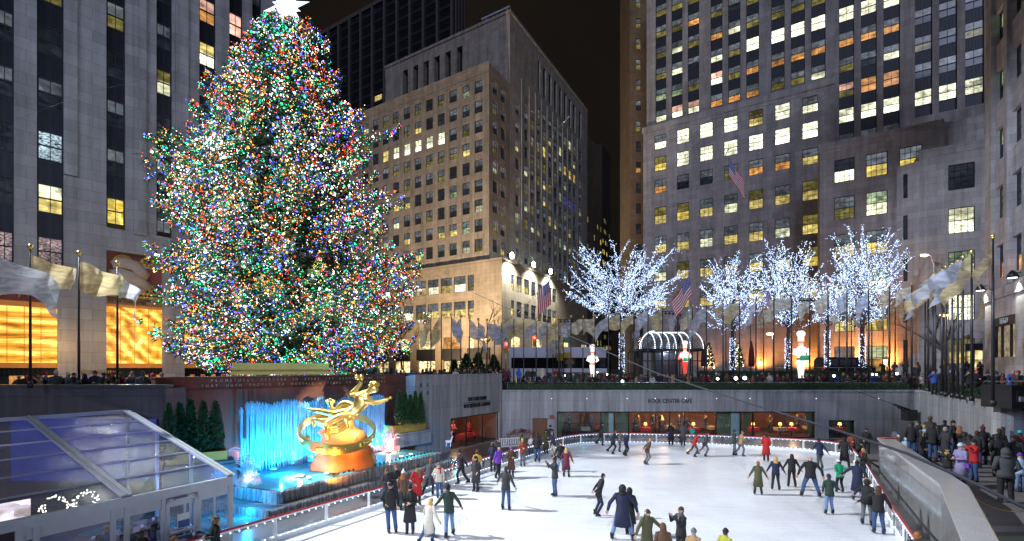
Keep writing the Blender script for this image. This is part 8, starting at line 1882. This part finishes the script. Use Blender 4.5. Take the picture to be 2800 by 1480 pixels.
# inside: counter of light, wreaths, tables
mb = MB(); mb.add([(-24, 9, .012), (-9.6, 15.9, .012), (-16, 19.8, .012), (-26, 18, .012)], [(0, 1, 2, 3)]); struct(mb.build('marquee_floor', mat('marquee_floor', (.10, .10, .16), .5)))
root = thing('back_bar', 'bright cream lit counter inside the marquee at the left edge', 'bar counter', (-16.3, 14.2, 0), W.rz); mb = MB(); mb.box(-2.6, 1.2, 0, .5, 0, 1.05); mb.build('counter', DARK, root); mb = MB(); mb.box(-2.6, 1.15, -.02, 0, 1.05, 1.75); mb.build('lit_panel', litpane('bar_panel', (1.2, .9, .6), (2.6, 2.3, 1.9), 1.0, 2), root)
for i, x in enumerate((1.75, 2.55)):
    q = Matrix.Rotation(W.rz, 4, 'Z') @ Vector((x, .1, 1.3)) + Vector((-16.3, 14.2, 0)); root = thing('lit_wreath', 'wreath of warm white bulbs inside the marquee, %s of the pair' % ('left' if i == 0 else 'right'), 'wreath', q, W.rz, 'lit wreaths in the marquee'); mb = MB(); mb.tube([(cos(a) * .32, 0, sin(a) * .32) for a in [2 * pi * k / 20 for k in range(21)]], .07, 6); mb.build('garland', HEDGE, root); mb = MB(); rr = random.Random(i)
    for k in range(60): a = rr.uniform(0, 2 * pi); R_ = .32 + rr.uniform(-.09, .09); mb.ball((cos(a) * R_, -.08, sin(a) * R_), .022, 5, 4)
    mb.build('light_bulbs', emi('bulb_wreath%d' % i, (1, .88, .6), 8), root)['kind'] = 'stuff'
light('marquee_glow', 'POINT', (-16.0, 13.4, 2.2), 170, (1, .82, .68), None, .3); light('marquee_violet', 'POINT', (-12.4, 15.0, 1.9), 45, (.45, .35, 1), None, .3); light('marquee_violet', 'POINT', (-14.5, 17.4, 2.3), 60, (.35, .4, 1), None, .3)
mb = MB(); mb.box(-.02, .02, .0, .02, 0, 3.9)
root = thing('backdrop_screen', 'deep blue frosted screen hanging under the marquee ridge', 'screen', (-21.4, 19.86, 1.2)); mb = MB(); mb.box(0, 6.2, 0, .04, 0, 2.65); mb.build('panel', mat('frost_blue', (.05, .08, .30), .5, 0, .7, 2.5, emit=(.03, .05, .24), es=.4), root); mb = MB(); mb.box(-.05, 5.75, -.02, .06, 2.65, 2.72); mb.build('rail', ALUM, root)
TBL = mat('dark_cloth', (.03, .035, .06), .6)
for i, (px, py, z) in enumerate(((300, 1462, .75), (380, 1445, .75), (470, 1452, .75), (520, 1466, .75), (410, 1425, .75), (245, 1478, .75))):
    g = G(px, py, z); root = thing('marquee_table', 'dark clothed table inside the marquee, %s of six' % ORD[i], 'table', (g.x, g.y, 0), W.rz, 'dark tables in the marquee'); mb = MB(); mb.box(-.4, .4, -.35, .35, .71, .75); mb.box(-.38, .38, -.33, .33, .45, .71); mb.build('cloth', TBL, root); mb = MB(); mb.tube([(0, 0, 0), (0, 0, .5)], .04, 6); mb.build('leg', ALUM, root)
    mb = MB(); mb.loft([(.12, 0, .751, .035, .035), (.12, 0, .86, .04, .04)], 8); tag(mb.build('paper_cup', WHITE, None, (g.x, g.y, 0)), 'white cup on the %s dark table in the marquee' % ORD[i], 'cup', 'cups on the marquee tables')
for l, px, hy, fc, kw in (('woman with curly ginger hair and blue scarf seated in the marquee', 293, 1433, 20, dict(tc='navy', hair='long', hc='ginger', scarf='blue')), ('woman with long brown hair at the marquee window', 385, 1443, 150, dict(tc='black', hair='long', hc='hairbrown', scarf='pink')), ('pale person seated behind the long haired woman in the marquee', 357, 1437, 20, dict(tc='grey', hc='blond')), ('person in blue sitting beyond the marquee door', 428, 1428, -50, dict(tc='jeans', hc='hairblack')), ('woman in fur hooded coat seen through the marquee door', 497, 1401, -40, dict(tc='charcoal', hat='furhood', hatc='charcoal')), ('brown haired person at the foot of the marquee door', 470, 1466, 160, dict(tc='navy', hc='ginger'))):
    h = 1.32; Y = (EYE - 1.28) * F / (hy - HOR); g = P(px, hy, Y); g.z = 1.30 - 1.75 * (1.65 / 1.75) ; person(l, (g.x, g.y, -.42), radians(fc), 1.68, ps='sit', lc='black', **kw)
    root = thing('chair', 'white chair under the %s' % l.replace('seated in the marquee', '').replace(' seen through the marquee door', '').replace(' at the marquee window', '').strip()[:60], 'chair', (g.x, g.y, 0), radians(fc), 'white chairs in the marquee'); mb = MB(); mb.box(-.22, .22, -.22, .22, .40, .44); mb.build('seat', WHITE, root); mb = MB(); mb.box(-.22, .22, .20, .23, .44, .85); mb.build('backrest', WHITE, root)
    for sx_ in (-.2, .2):
        for sy_ in (-.2, .2): mb = MB(); mb.box(sx_ - .015, sx_ + .015, sy_ - .015, sy_ + .015, 0, .4); mb.build('leg', STEEL, root)
